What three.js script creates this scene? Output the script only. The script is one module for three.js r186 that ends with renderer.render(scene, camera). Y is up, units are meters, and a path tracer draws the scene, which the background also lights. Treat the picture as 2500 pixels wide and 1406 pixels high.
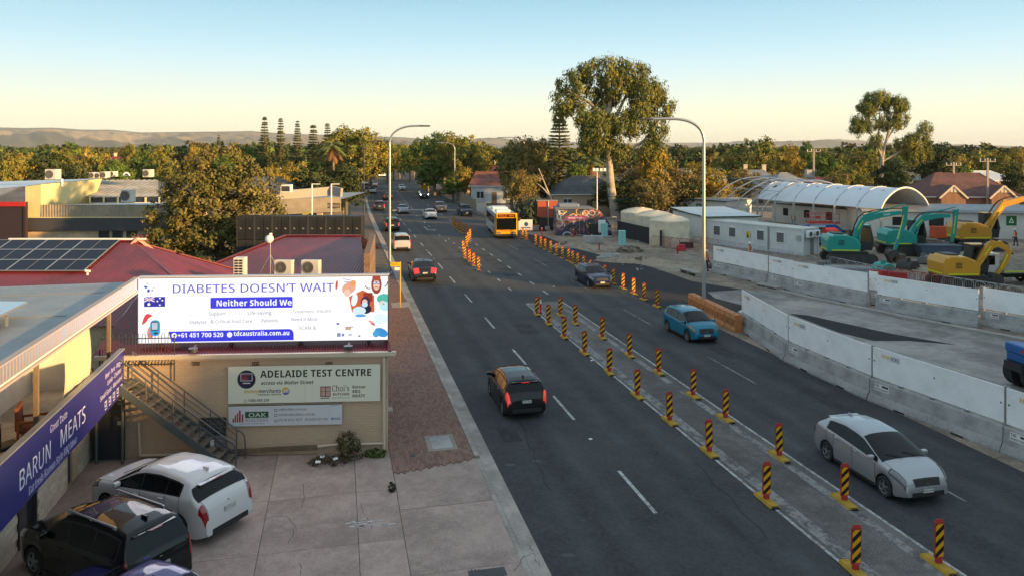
import * as THREE from 'three';
import { mergeGeometries, mergeVertices, toCreasedNormals } from 'three/addons/utils/BufferGeometryUtils.js';
import { RoundedBoxGeometry } from 'three/addons/geometries/RoundedBoxGeometry.js';
import { MarchingCubes } from 'three/addons/objects/MarchingCubes.js';
import { RectAreaLightUniformsLib } from 'three/addons/lights/RectAreaLightUniformsLib.js';

// ------------------------------------------------------------------ camera, sky, sun, exposure
const scene = new THREE.Scene();
const H = 10.3, F = 1850, CX = 1250, HY = 365;                     // eye height, focal length and horizon in photograph pixels
const camera = new THREE.PerspectiveCamera(2 * Math.atan(1041 / F) * 180 / Math.PI, 2500 / 2082, 0.1, 40000);
camera.setViewOffset(2500, 2082, 0, 676, 2500, 1406);
camera.position.set(0, H, 0); camera.lookAt(0, H, -100);
scene.add(camera);

const EXPO = 2.1;                                                  // exposed for the shade: the sky is stored divided by this
const SUN_AZ = 117 * Math.PI / 180, SUN_EL = 9.0 * Math.PI / 180;  // from the view axis to the right; low evening sun
const sunDir = new THREE.Vector3(Math.sin(SUN_AZ) * Math.cos(SUN_EL), Math.sin(SUN_EL), -Math.cos(SUN_AZ) * Math.cos(SUN_EL));
const SKY = [[-90, .20, .18, .16], [-6, .55, .48, .38], [0, .91, .83, .62], [1.2, .94, .90, .64], [2.8, .92, .95, .71], [4.6, .79, .90, .82], [6.2, .65, .85, .89], [8.2, .50, .76, .87], [11.2, .36, .62, .77], [18, .39, .58, .71], [35, .43, .56, .66], [90, .44, .54, .62]];
{
  const w = 256, h = 512, d = new Float32Array(w * h * 4);
  for (let j = 0; j < h; j++) {
    const el = ((j + .5) / h - .5) * 180;
    let k = 0; while (k < SKY.length - 2 && SKY[k + 1][0] < el) k++;
    const A = SKY[k], B = SKY[k + 1], f = Math.min(1, Math.max(0, (el - A[0]) / (B[0] - A[0])));
    for (let i = 0; i < w; i++) {
      const az = ((i + .5) / w - .5) * 2 * Math.PI, ce = Math.cos(el * Math.PI / 180);
      const c = Math.cos(az) * ce * sunDir.x + Math.sin(el * Math.PI / 180) * sunDir.y + Math.sin(az) * ce * sunDir.z;
      const glow = .55 * Math.pow(Math.max(0, c), 5), o = (j * w + i) * 4;   // the evening sky is brighter and warmer towards the sun
      for (let q = 0; q < 3; q++) d[o + q] = (A[q + 1] + (B[q + 1] - A[q + 1]) * f) * (1 + glow * [1, .72, .42][q]) * 1.13 / EXPO;
      d[o + 3] = 1;
    }
  }
  const t = new THREE.DataTexture(d, w, h, THREE.RGBAFormat, THREE.FloatType);
  t.mapping = THREE.EquirectangularReflectionMapping; t.magFilter = t.minFilter = THREE.LinearFilter; t.wrapS = THREE.RepeatWrapping; t.needsUpdate = true;
  scene.background = t; scene.environment = t;
}
const sun = new THREE.DirectionalLight(new THREE.Color().setRGB(1, .61, .23), 5);
sun.position.copy(sunDir).multiplyScalar(400).add(new THREE.Vector3(0, 0, -80)); sun.target.position.set(0, 0, -80);
sun.castShadow = true; sun.shadow.radius = 3; sun.shadow.mapSize.set(4096, 4096);
Object.assign(sun.shadow.camera, { left: -260, right: 260, top: 120, bottom: -120, near: 1, far: 1200 });
scene.add(sun, sun.target);
scene.fog = new THREE.FogExp2(new THREE.Color().setRGB(.80, .86, .94), .000035);              // evening haze
const renderer = new THREE.WebGLRenderer({ antialias: true });
renderer.toneMapping = THREE.LinearToneMapping; renderer.toneMappingExposure = EXPO;
renderer.shadowMap.enabled = true; renderer.setSize(1024, 575);
RectAreaLightUniformsLib.init();

// ------------------------------------------------------------------ helpers
const V = (x, y, z) => new THREE.Vector3(x, y, z);
const G = (px, py, h = 0) => { const k = (H - h) / (py - HY); return V((px - CX) * k, h, -F * k); };   // photograph pixel -> point on the level plane at height h
const D = (px, py, Z) => V((px - CX) * Z / F, H - (py - HY) * Z / F, -Z);                              // photograph pixel -> point at distance Z
const YAW = Math.atan(425 / F), SN = Math.sin(YAW), CS = Math.cos(YAW);
const bend = s => .045 * (Math.sqrt((s - 150) ** 2 + 900) + s - 150) / 2;
const P = (s, t, h = 0) => { const u = t + bend(s); return V(-SN * s + CS * u, h, -CS * s - SN * u); };   // along the road, across it to the right
const ST = v => [-v.x * SN - v.z * CS, v.x * CS - v.z * SN];
function rng(a) { return () => { a |= 0; a = a + 0x6D2B79F5 | 0; let t = Math.imul(a ^ a >>> 15, 1 | a); t = t + Math.imul(t ^ t >>> 7, 61 | t) ^ t; return ((t ^ t >>> 14) >>> 0) / 4294967296; }; }
const clamp = (x, a, b) => Math.min(b, Math.max(a, x)), lerp = (a, b, t) => a + (b - a) * t;
const lin = (r, g, b) => new THREE.Color().setRGB(r, g, b);

// tileable layered noise 0..1
function noiseField(n, seed, octs) {
  const out = new Float32Array(n * n);
  for (const [cells, amp] of octs) {
    const r = rng(seed++ * 7919 + cells), g = new Float32Array(cells * cells).map(() => r());
    for (let y = 0; y < n; y++) for (let x = 0; x < n; x++) {
      const fx = x / n * cells, fy = y / n * cells, x0 = fx | 0, y0 = fy | 0, ax = fx - x0, ay = fy - y0;
      const sx = ax * ax * (3 - 2 * ax), sy = ay * ay * (3 - 2 * ay), x1 = (x0 + 1) % cells, y1 = (y0 + 1) % cells;
      out[y * n + x] += amp * (lerp(lerp(g[y0 * cells + x0], g[y0 * cells + x1], sx), lerp(g[y1 * cells + x0], g[y1 * cells + x1], sx), sy) - .5);
    }
  }
  return out;
}
function dataTex(n, fn, srgb = false) {
  const d = new Uint8Array(n * n * 4);
  for (let i = 0; i < n * n; i++) { const c = fn(i % n, i / n | 0, i); for (let q = 0; q < 3; q++) d[i * 4 + q] = clamp(c[q], 0, 1) * 255; d[i * 4 + 3] = 255; }
  const t = new THREE.DataTexture(d, n, n); t.wrapS = t.wrapT = THREE.RepeatWrapping; t.magFilter = THREE.LinearFilter; t.minFilter = THREE.LinearMipmapLinearFilter; t.generateMipmaps = true;
  if (srgb) t.colorSpace = THREE.SRGBColorSpace; t.needsUpdate = true; return t;
}
const gam = x => Math.pow(Math.max(0, x), 1 / 2.2);
// a material whose colour wanders between a and b (linear rgb) with patches and grain; metres per tile
const texCache = {};
function grainMat(a, b, { n = 512, octs = [[5, 1.1], [13, .6], [47, .5], [160, .5]], tile = 4, rough = .9, bump = 0, seed = 3, metal = 0, coat = 0 } = {}) {
  const key = n + JSON.stringify(octs), f = texCache[key] ||= noiseField(n, 3, octs), avg = c => c[0] + c[1] + c[2];
  const ratio = clamp(Math.round(avg(a) / avg(b) * 8) / 8, .25, .875), mk2 = key + ratio;
  const base = texCache[mk2] ||= dataTex(n, (x, y, i) => { const v = gam(lerp(ratio, 1, clamp(.5 + f[i], 0, 1))); return [v, v, v]; }, true);
  const map = base.clone(); map.repeat.set(1 / tile, 1 / tile); map.offset.set((seed * .37) % 1, (seed * .71) % 1);
  const hue = [0, 1, 2].map(q => (a[q] / ratio + b[q]) / 2);
  const m = new THREE.MeshPhysicalMaterial({ color: lin(...hue), map, roughness: rough, metalness: metal, clearcoat: coat });
  if (bump) { const bb = texCache['b' + key] ||= dataTex(n, (x, y, i) => { const k = clamp(.5 + f[i], 0, 1); return [k, k, k]; }); const bm = bb.clone(); bm.repeat.copy(map.repeat); bm.offset.copy(map.offset); m.bumpMap = bm; m.bumpScale = bump; }
  m.userData.tri = true; return m;
}
const plain = (r, g, b, rough = .6, o = {}) => new THREE.MeshPhysicalMaterial({ color: lin(r, g, b), roughness: rough, ...o });
function canvasTex(w, h, draw) {
  const c = document.createElement('canvas'); c.width = w; c.height = h; draw(c.getContext('2d'), w, h);
  const t = new THREE.CanvasTexture(c); t.colorSpace = THREE.SRGBColorSpace; t.anisotropy = 8; return t;
}
const printMat = (w, h, draw, rough = .5, o = {}) => new THREE.MeshPhysicalMaterial({ map: canvasTex(w, h, draw), roughness: rough, ...o });
// texture coordinates in metres from the side a face points to
function metreUV(g) {
  const p = g.attributes.position, n = g.attributes.normal, uv = new Float32Array(p.count * 2);
  for (let i = 0; i < p.count; i++) {
    const ax = Math.abs(n.getX(i)), ay = Math.abs(n.getY(i)), az = Math.abs(n.getZ(i));
    const [u, v] = ay >= ax && ay >= az ? [p.getX(i), p.getZ(i)] : ax >= az ? [p.getZ(i), p.getY(i)] : [p.getX(i), p.getY(i)];
    uv[i * 2] = u; uv[i * 2 + 1] = v;
  }
  g.setAttribute('uv', new THREE.BufferAttribute(uv, 2)); return g;
}
const counts = {};
const numbered = n => { const k = counts[n] = (counts[n] ?? -1) + 1; return k ? n + '_' + String(k).padStart(3, '0') : n; };
function clean(g) { if (!g.attributes.uv) g.setAttribute('uv', new THREE.BufferAttribute(new Float32Array(g.attributes.position.count * 2), 2)); if (!g.attributes.normal) g.computeVertexNormals(); return g; }
function join(list) {
  const keep = list.filter(Boolean).map(g => { clean(g); const o = g.index ? g.toNonIndexed() : g; for (const k of Object.keys(o.attributes)) if (!['position', 'normal', 'uv', 'color'].includes(k)) o.deleteAttribute(k); return o; });
  const col = keep.some(g => g.attributes.color); if (!col) return keep.length === 1 ? keep[0] : mergeGeometries(keep);
  for (const g of keep) if (!g.attributes.color) g.setAttribute('color', new THREE.BufferAttribute(new Float32Array(g.attributes.position.count * 3).fill(1), 3));
  return mergeGeometries(keep);
}
function mk(name, geo, mat, parent) {                              // one mesh, a part of its parent
  const g = Array.isArray(geo) ? join(geo) : clean(geo);
  if (mat.userData.tri) metreUV(g);
  const m = new THREE.Mesh(g, mat); m.name = parent ? name : numbered(name); m.castShadow = m.receiveShadow = true;
  (parent || scene).add(m); return m;
}
function tag(o, label, category, group) { o.userData.label = label; o.userData.category = category; if (group) o.userData.group = group; return o; }
function struct(name, geo, mat, label) { const m = mk(name, geo, mat); m.userData.kind = 'structure'; m.userData.label = label; m.userData.category = name.split('_').pop(); return m; }
function thing(name, label, category, pos = V(0, 0, 0), yaw = 0, group) {
  const g = new THREE.Group(); g.name = numbered(name); g.position.copy(pos); g.rotation.y = yaw; scene.add(g); return tag(g, label, category, group);
}
function copyOf(o, pos, yaw, label, group) { const c = o.clone(); c.userData = { ...o.userData }; c.name = numbered(o.name.replace(/_\d{3}$/, '')); if (pos) c.position.copy(pos); if (yaw !== undefined) c.rotation.y = yaw; if (label) c.userData.label = label; if (group) c.userData.group = group; scene.add(c); return c; }
const bx = (w, h, d, x = 0, y = 0, z = 0, ry = 0, rx = 0, rz = 0) => { const g = new THREE.BoxGeometry(w, h, d); if (rx) g.rotateX(rx); if (rz) g.rotateZ(rz); if (ry) g.rotateY(ry); return g.translate(x, y, z); };   // centred at x y z
const rbx = (w, h, d, r, x = 0, y = 0, z = 0) => new RoundedBoxGeometry(w, h, d, 2, r).translate(x, y, z);
const cyl = (r0, r1, h, x = 0, y = 0, z = 0, n = 12) => new THREE.CylinderGeometry(r1, r0, h, n).translate(x, y + h / 2, z);   // stands on y
function bar(a, b, r, n = 6, r2 = r) {                             // round bar between two points
  const d = b.clone().sub(a), g = new THREE.CylinderGeometry(r2, r, d.length(), n);
  return g.applyQuaternion(new THREE.Quaternion().setFromUnitVectors(V(0, 1, 0), d.clone().normalize())).translate((a.x + b.x) / 2, (a.y + b.y) / 2, (a.z + b.z) / 2);
}
function beam(a, b, w, h) {                                        // square bar between two points, w across, h upright
  const d = b.clone().sub(a), L = d.length(), m = new THREE.Matrix4(), x = d.clone().normalize();
  let z = x.clone().cross(V(0, 1, 0)); if (z.lengthSq() < 1e-6) z = V(0, 0, 1); z.normalize(); const y = z.clone().cross(x);
  m.makeBasis(x, y, z).setPosition(a.clone().add(b).multiplyScalar(.5)); return new THREE.BoxGeometry(L, h, w).applyMatrix4(m);
}
const tube = (pts, r, n = 6, seg = pts.length * 4, closed = false) => new THREE.TubeGeometry(new THREE.CatmullRomCurve3(pts, closed), seg, r, n, closed);
function extrude(pts, depth, bevel = 0, holes) {                   // outline in x y, centred thickness along z
  const s = new THREE.Shape(pts.map(p => new THREE.Vector2(p[0], p[1]))); for (const h of holes || []) s.holes.push(new THREE.Path(h.map(p => new THREE.Vector2(p[0], p[1]))));
  const g = new THREE.ExtrudeGeometry(s, { depth: depth - 2 * bevel, bevelEnabled: bevel > 0, bevelSize: bevel, bevelThickness: bevel, bevelSegments: 2, bevelOffset: -bevel, curveSegments: 8 });
  return g.translate(0, 0, -(depth - 2 * bevel) / 2);
}
function quadGeo(a, b, c, d, uvs = [0, 0, 1, 0, 1, 1, 0, 1]) {     // a b c d anticlockwise seen from the front
  const g = new THREE.BufferGeometry(); g.setAttribute('position', new THREE.Float32BufferAttribute([a, b, c, d].flatMap(v => [v.x, v.y, v.z]), 3));
  g.setAttribute('uv', new THREE.Float32BufferAttribute(uvs, 2)); g.setIndex([0, 1, 2, 0, 2, 3]); g.computeVertexNormals(); return g;
}
function sheet(pts, y) {                                           // level polygon through world points
  const s = new THREE.Shape(pts.map(p => new THREE.Vector2(p.x, -p.z))); return new THREE.ShapeGeometry(s).rotateX(-Math.PI / 2).translate(0, y, 0);
}
// ribbed roof sheet over a convex polygon: ribs run up the slope; u is the eave direction
function corrugated(pts, u, pitch = .15, amp = .014, per = 4) {
  u = u.clone().normalize(); const o = pts[0]; let n = V(0, 0, 0);
  for (let i = 1; i < pts.length - 1; i++) n.add(pts[i].clone().sub(o).cross(pts[i + 1].clone().sub(o)));
  n.normalize(); if (n.y < 0) n.negate(); u.sub(n.clone().multiplyScalar(u.dot(n))).normalize(); const v = n.clone().cross(u);
  const q = pts.map(p => { const d = p.clone().sub(o); return [d.dot(u), d.dot(v)]; }), u0 = Math.min(...q.map(a => a[0])), u1 = Math.max(...q.map(a => a[0]));
  const N = Math.max(2, Math.round((u1 - u0) / pitch * per)), pos = [], idx = [], uv = [];
  for (let i = 0; i <= N; i++) {
    const x = clamp(lerp(u0, u1, i / N), u0 + 1e-5, u1 - 1e-5); let lo = 1e9, hi = -1e9;
    for (let k = 0; k < q.length; k++) { const a = q[k], b = q[(k + 1) % q.length]; if ((a[0] - x) * (b[0] - x) <= 0 && a[0] !== b[0]) { const y = lerp(a[1], b[1], (x - a[0]) / (b[0] - a[0])); lo = Math.min(lo, y); hi = Math.max(hi, y); } }
    const w = amp * Math.sin(i / per * 2 * Math.PI);
    for (const y of [lo, hi]) { const p = o.clone().addScaledVector(u, x).addScaledVector(v, y).addScaledVector(n, w + amp); pos.push(p.x, p.y, p.z); uv.push(x, y); }
    if (i < N) idx.push(i * 2, i * 2 + 2, i * 2 + 1, i * 2 + 1, i * 2 + 2, i * 2 + 3);
  }
  const g = new THREE.BufferGeometry(); g.setAttribute('position', new THREE.Float32BufferAttribute(pos, 3)); g.setAttribute('uv', new THREE.Float32BufferAttribute(uv, 2)); g.setIndex(idx); g.computeVertexNormals(); return g;
}
// alike pieces: up to 300 as parts, nearest first, the rest as one part
const Z0 = V(0, 0, 0), M4 = new THREE.Matrix4();
function pieces(name, parent, list, geos, mats, most = 300) {      // list of {m: Matrix4 in the parent's space, v: variant}
  parent.updateMatrixWorld(true); const cam = V(0, H, 0);
  const at = list.map(e => [e, V(0, 0, 0).setFromMatrixPosition(M4.multiplyMatrices(parent.matrixWorld, e.m)).distanceTo(cam)]).sort((a, b) => a[1] - b[1]);
  at.slice(0, most).forEach(([e]) => { const m = new THREE.Mesh(geos[e.g || 0], mats[e.v]); m.name = name; m.applyMatrix4(e.m); m.castShadow = m.receiveShadow = true; parent.add(m); });
  mats.forEach((mt, k) => {
    const rest = at.slice(most).filter(([e]) => e.v === k); if (!rest.length) return;
    const im = new THREE.InstancedMesh(geos[0], mt, rest.length); rest.forEach(([e], i) => im.setMatrixAt(i, e.m)); im.name = 'further_' + name + 's'; im.userData.kind = 'stuff'; im.castShadow = im.receiveShadow = true; parent.add(im);
  });
}
const pose = (x, y, z, ry = 0, sx = 1, sy = 1, sz = 1) => new THREE.Matrix4().compose(V(x, y, z), new THREE.Quaternion().setFromEuler(new THREE.Euler(0, ry, 0)), V(sx, sy, sz));

// ------------------------------------------------------------------ shared materials
const mat = {
  galv: plain(.42, .43, .44, .38, { metalness: .7 }), steel: plain(.30, .31, .32, .45, { metalness: .6 }), darkSteel: plain(.06, .06, .065, .55, { metalness: .3 }),
  black: plain(.018, .018, .02, .5), rubber: plain(.022, .022, .023, .85), white: plain(.78, .78, .76, .5), offWhite: grainMat([.62, .60, .55], [.72, .70, .65], { tile: 3, rough: .7, seed: 11 }),
  glass: plain(.006, .007, .008, .05, { specularIntensity: .6, ior: 1.5 }), paneGlass: plain(.03, .035, .04, .06, { ior: 1.6 }),
  chrome: plain(.75, .75, .76, .15, { metalness: 1 }), red: plain(.42, .02, .02, .5), orange: plain(.75, .16, .03, .55), yellow: plain(.72, .40, .02, .5), teal: plain(.25, .55, .52, .55),
  cream: grainMat([.49, .36, .245], [.61, .465, .335], { tile: 3.5, rough: .85, bump: .003, seed: 21 }), creamTrim: plain(.62, .52, .40, .6), concrete: grainMat([.27, .265, .255], [.40, .39, .375], { tile: 3, rough: .9, bump: .004, seed: 31 }),
  redRoof: grainMat([.115, .013, .018], [.18, .025, .032], { tile: 5, rough: .42, seed: 41, coat: .15 }), greyRoof: grainMat([.20, .21, .22], [.29, .295, .30], { tile: 5, rough: .5, seed: 42 }), slate: grainMat([.07, .075, .085], [.115, .12, .13], { tile: 3, rough: .8, seed: 43 }),
  whiteRoof: grainMat([.55, .58, .60], [.68, .70, .71], { tile: 5, rough: .45, seed: 44 }), tile: grainMat([.14, .045, .03], [.25, .09, .06], { tile: 2.5, rough: .8, bump: .02, seed: 45 }), tileDark: grainMat([.11, .05, .045], [.18, .085, .075], { tile: 2.5, rough: .8, bump: .02, seed: 46 }),
  solar: plain(.006, .008, .022, .35, { specularIntensity: .35 }), brick: grainMat([.20, .10, .065], [.32, .18, .115], { tile: 1.2, rough: .9, seed: 51, octs: [[4, .6], [24, .6], [90, .8]] }), wood: grainMat([.13, .09, .06], [.22, .16, .11], { tile: 2, rough: .9, seed: 52 }),
  bark: grainMat([.13, .10, .075], [.24, .19, .15], { tile: 2, rough: .95, bump: .02, seed: 53 }), gumBark: grainMat([.30, .25, .20], [.50, .44, .37], { tile: 4, rough: .9, bump: .01, seed: 54 }),
  dirt: grainMat([.185, .140, .105], [.36, .285, .22], { tile: 14, rough: .95, bump: .06, seed: 55, octs: [[5, 1], [13, .6], [41, .6], [150, .6]] })
};
// ------------------------------------------------------------------ ground, road, footpath
{
  const g = new THREE.PlaneGeometry(30000, 30000, 60, 60).rotateX(-Math.PI / 2).translate(0, -.06, -9000);
  struct('ground', g, grainMat([.07, .065, .035], [.17, .135, .075], { n: 512, tile: 60, rough: 1, seed: 61 }), 'dry suburban ground stretching to the hills');
}
function strip(t0, t1, s0, s1, y, step = 6, uvAcross = 1) {        // flat band along the road
  const n = Math.max(1, Math.ceil((s1 - s0) / step)), pos = [], uv = [], idx = [];
  for (let i = 0; i <= n; i++) { const s = lerp(s0, s1, i / n); for (const t of [t0, t1]) { const p = P(s, t, y); pos.push(p.x, y, p.z); uv.push(t, s); } if (i < n) idx.push(i * 2, i * 2 + 1, i * 2 + 2, i * 2 + 1, i * 2 + 3, i * 2 + 2); }
  const g = new THREE.BufferGeometry(); g.setAttribute('position', new THREE.Float32BufferAttribute(pos, 3)); g.setAttribute('uv', new THREE.Float32BufferAttribute(uv, 2)); g.setIndex(idx); g.computeVertexNormals(); return g;
}
const asphalt = (() => {                                           // worn lanes: polished wheel tracks and oil between them, with grain
  const n = 1024, f = noiseField(n, 71, [[6, .5], [17, .35], [60, .35], [340, .9]]), st = noiseField(n, 77, [[9, 1], [30, .8]]);
  const map = dataTex(n, (x, y, i) => {
    const t = x / n * 24; let k = 0; for (const c of [6.85, 10.4, 16.2, 19.5]) { const d = Math.abs(t - c); k += .016 * Math.exp(-(((d - .78) / .3) ** 2)) - .014 * Math.exp(-((d / .3) ** 2)); }
    const b = .037 + k * (.6 + 1.1 * st[(y * n + (x * 3) % n)]) + .024 * f[i] + .012 * st[i]; return [gam(b * .94), gam(b * .97), gam(b * 1.06)];
  }, true);
  map.repeat.set(1 / 24, 1 / 24); const bm = dataTex(n, (x, y, i) => { const k = .5 + f[i] * .6; return [k, k, k]; }); bm.repeat.copy(map.repeat);
  return new THREE.MeshPhysicalMaterial({ map, roughness: .86, bumpMap: bm, bumpScale: .008 });
})();
const KERB = 4.86, LANE1 = 8.7, MED0 = 12.1, MED1 = 14.75, LANE2 = 17.85, EDGE = 21.0;
const road = struct('road', strip(KERB - .32, EDGE + .4, -12, 900, 0), asphalt, 'dark asphalt multi-lane road running to the trees');
const oldAsphalt = grainMat([.082, .075, .070], [.165, .150, .138], { n: 1024, tile: 8, rough: .95, bump: .006, seed: 81, octs: [[4, .8], [11, .6], [40, .5], [300, .9]] });
struct('median_strip', strip(MED0 + .05, MED1 - .02, -12, 49.5, .004), oldAsphalt, 'worn grey asphalt median between two rows of striped posts');
{
  const paint = grainMat([.16, .16, .16], [.50, .50, .49], { tile: 1.6, rough: .7, seed: 83, octs: [[7, 1], [23, 1], [90, .8]] });
  const worn = grainMat([.10, .095, .09], [.25, .24, .23], { tile: 2.5, rough: .9, seed: 84, octs: [[6, 1.2], [23, 1.2], [90, 1]] });
  const line = (t0, t1, s0, s1, m = paint, y = .008, nm = 'lane_dash') => mk(nm, strip(t0, t1, s0, s1, y), m, road);
  for (let s = 20; s < 190; s += 7.6) line(LANE1 - .06, LANE1 + .06, s, s + 2.9);
  for (let s = 18.6; s < 88; s += 11.4) line(LANE2 - .045, LANE2 + .045, s, s + 4.6, worn);
  line(MED0, MED0 + .1, -10, 49, paint, .009, 'edge_line'); line(MED1 - .1, MED1, -10, 50.2, paint, .009, 'edge_line');
  line(MED0 + .22, MED0 + .62, -10, 49, worn, .0085, 'worn_paint_band'); line(MED1 - .66, MED1 - .36, -10, 30, worn, .0085, 'worn_paint_band');
  line(MED1 - .7, MED1 - .4, 31, 47, worn, .0085, 'worn_paint_band');
  for (let s = 52; s < 86; s += 4) { line(MED1 - .35, MED1 - .2, s, s + 1.3); line(MED0 + .1, MED0 + .22, s + 2, s + 3); }
  for (let s = 84; s < 132; s += 5.5) line(11.6, 11.72, s, s + 1.6);
  for (let s = 132; s < 210; s += 9) line(12.2, 12.3, s, s + 6);
  for (let s = 108; s < 210; s += 10) line(15.6, 15.72, s, s + 2.6);
  for (let s = 58; s < 130; s += 6) line(8.62, 8.74, s + 1, s + 1.5);
  // turn arrow, old patches and bus stop marks
  line(10.9, 11.05, 97, 101, paint, .009, 'turn_arrow'); line(10.9, 12.2, 96.6, 97, paint, .009, 'turn_arrow');
  for (const [t0, t1, s0, s1] of [[13.2, 14.4, 60, 73], [9.5, 12.3, 70, 71.3], [17.2, 20.4, 66, 67]]) line(t0, t1, s0, s1, grainMat([.02, .02, .022], [.05, .05, .052], { tile: 3, rough: .95, seed: 85 }), .006, 'asphalt_patch');
  for (const [px, py] of [[1245, 1135], [1310, 1126], [1388, 1356]]) { const c = G(px, py), g = new THREE.CircleGeometry(.18, 9).rotateX(-Math.PI / 2).scale(1, 1, .55).translate(c.x, .006, c.z); mk('manhole_cover', g, mat.darkSteel, road); }
  for (const [px, py] of [[1442, 1072], [1256, 858], [1352, 700], [1290, 742], [1445, 880]]) { const c = G(px, py); mk('road_stud', bx(.12, .02, .1, c.x, .012, c.z, YAW), mat.white, road); }
  { const r = rng(44), tar = plain(.012, .012, .013, .7); for (const [s0, t0, len, ang] of [[22, 6.2, 6, .1], [29, 10.6, 5, 1.4], [36, 7.4, 8, .06], [44, 11.2, 4, 1.2], [24, 19.2, 6, .08], [33, 16.0, 5, 1.5], [52, 6.0, 7, .1], [60, 10, 5, 1.3], [70, 16, 9, .05], [18, 11.0, 5, .15], [47, 17, 6, 1.45]]) { const l = []; let a = P(s0, t0, .0055); for (let k = 1; k <= 10; k++) { const b2 = P(s0 + len * Math.cos(ang) * k / 10 + (r() - .5) * .25, t0 + len * .6 * Math.sin(ang) * k / 10 + (r() - .5) * .25, .0055); l.push(beam(a, b2, .02 + r() * .025, .003)); a = b2; } mk('sealed_crack', l, tar, road); }
    for (const [s0, t0, w, d] of [[26, 5.6, .7, 1.6], [41, 9.9, 1.1, 2.4], [34, 18.6, .9, 2.2], [57, 7.2, 1.2, 2.0], [75, 18.2, 1.4, 3.0], [66, 10.8, 1.0, 4.0]]) line(t0, t0 + w, s0, s0 + d, grainMat([.022, .022, .024], [.045, .045, .048], { tile: 2, rough: .95, seed: s0 }), .0045, 'asphalt_patch'); }
  // splitter island in the far junction
  const isl = [G(1037, 506), G(1052, 520), G(1095, 528), G(1052, 512)].map(p => V(p.x, .1, p.z));
  struct('traffic_island', extrude([[0, 0], [11, 0], [11, .9], [1, 1.3]].map(p => [p[0] - 5, p[1]]), .14).rotateX(-Math.PI / 2).rotateY(YAW - .25).translate(G(1030, 515).x, .07, G(1030, 515).z), mat.concrete, 'low concrete splitter island at the far junction');
}
// kerbs: blocks with open joints beside a poured gutter
{
  const kerbMat = grainMat([.26, .225, .20], [.40, .35, .31], { tile: 3, rough: .9, bump: .004, seed: 91 });
  const gut = struct('gutter', strip(KERB - .34, KERB + .10, -8, 240, .006), kerbMat, 'poured concrete gutter beside the left kerb');
  const kb = struct('kerb', strip(KERB - .36, KERB - .34, -8, -7, .01), kerbMat, 'left concrete kerb edging the footpath');
  for (let s = 8; s < 128; s += 2.4) {
    const low = s < 24.4, a = P(s + 1.2, KERB - .43); const pr = [[-.09, 0], [.09, 0], [.075, low ? .035 : .115], [.055, low ? .045 : .135], [-.09, low ? .05 : .14]];
    const g = extrude(pr, 2.385).rotateY(-YAW).applyMatrix4(new THREE.Matrix4()); const q = g.rotateY(2 * YAW).translate(a.x, 0, a.z); mk('kerb_block', q, kerbMat, kb);
  }
  const kr = struct('kerb', strip(EDGE + .28, EDGE + .95, -6, 45, .006), mat.dirt, 'earth strewn channel between the right lane and the barriers');
  struct('kerb', extrude([[-.15, 0], [.15, 0], [.13, .13], [-.15, .14]], 130).rotateY(YAW).translate(P(165, 21.6).x, 0, P(165, 21.6).z), kerbMat, 'far right concrete kerb past the bus');
}
// footpath of clay pavers
{
  const base = struct('footpath', strip(1.62, KERB - .52, 24.75, 240, .115, 4), grainMat([.10, .07, .058], [.15, .11, .095], { tile: 2, seed: 93 }), 'red clay paver footpath between the shop and the road');
  const cols = [[.225, .122, .095], [.27, .148, .115], [.19, .108, .086], [.245, .15, .122]].map((c, i) => grainMat(c.map(v => v * .85), c.map(v => v * 1.15), { n: 128, tile: .5, rough: .92, seed: 95 + i, octs: [[4, .6], [40, .9]] }));
  cols.forEach(m => { m.userData.tri = false; });
  const geo = bx(.094, .03, .192), r = rng(5), list = [];
  for (let s = 23.6, k = 0; s < 62; s += .2, k++) for (let t = 1.67, j = 0; t < KERB - .58; t += .1, j++) {
    const ss = s + (j % 2 ? .1 : 0), edge = lerp(24.15, 26.35, clamp((t - 1.6) / 2.7, 0, 1)); if (ss < 24.02 + (t - 1.68) * .226) continue;
    const p = P(ss, t, .118 + r() * .004); list.push({ m: pose(p.x, p.y, p.z, YAW + (r() - .5) * .02), v: (r() * 3.99) | 0 });
  }
  pieces('paver', base, list, [geo], cols);
  mk('access_cover', bx(.7, .03, 1.1, P(26.2, 3.4).x, .13, P(26.2, 3.4).z, YAW), mat.concrete, base);
  mk('cover_frame', bx(1.0, .02, 1.4, P(26.2, 3.4).x, .127, P(26.2, 3.4).z, YAW), grainMat([.26, .22, .19], [.34, .29, .25], { seed: 99 }), base);
  mk('valve_cover', cyl(.09, .09, .02, P(25.3, 2.35).x, .125, P(25.3, 2.35).z), mat.darkSteel, base);
  const dark = grainMat([.05, .05, .052], [.09, .09, .09], { seed: 100, tile: 2 });
  mk('asphalt_repair', join([bx(1.3, .01, 3, P(63, 3.6).x, .137, P(63, 3.6).z, YAW), bx(1.6, .01, 2, P(67, 3.2).x, .137, P(67, 3.2).z, YAW)]), dark, base);
  const c = grainMat([.30, .27, .24], [.42, .38, .34], { seed: 101, tile: 2 });
  for (const [s, t, w, d] of [[36, 2.0, .4, .6], [30, 1.85, .3, .5], [50, 3.9, 1.2, 1.6]]) mk('concrete_patch', bx(w, .012, d, P(s, t).x, .137, P(s, t).z, YAW), c, base);
}
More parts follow.
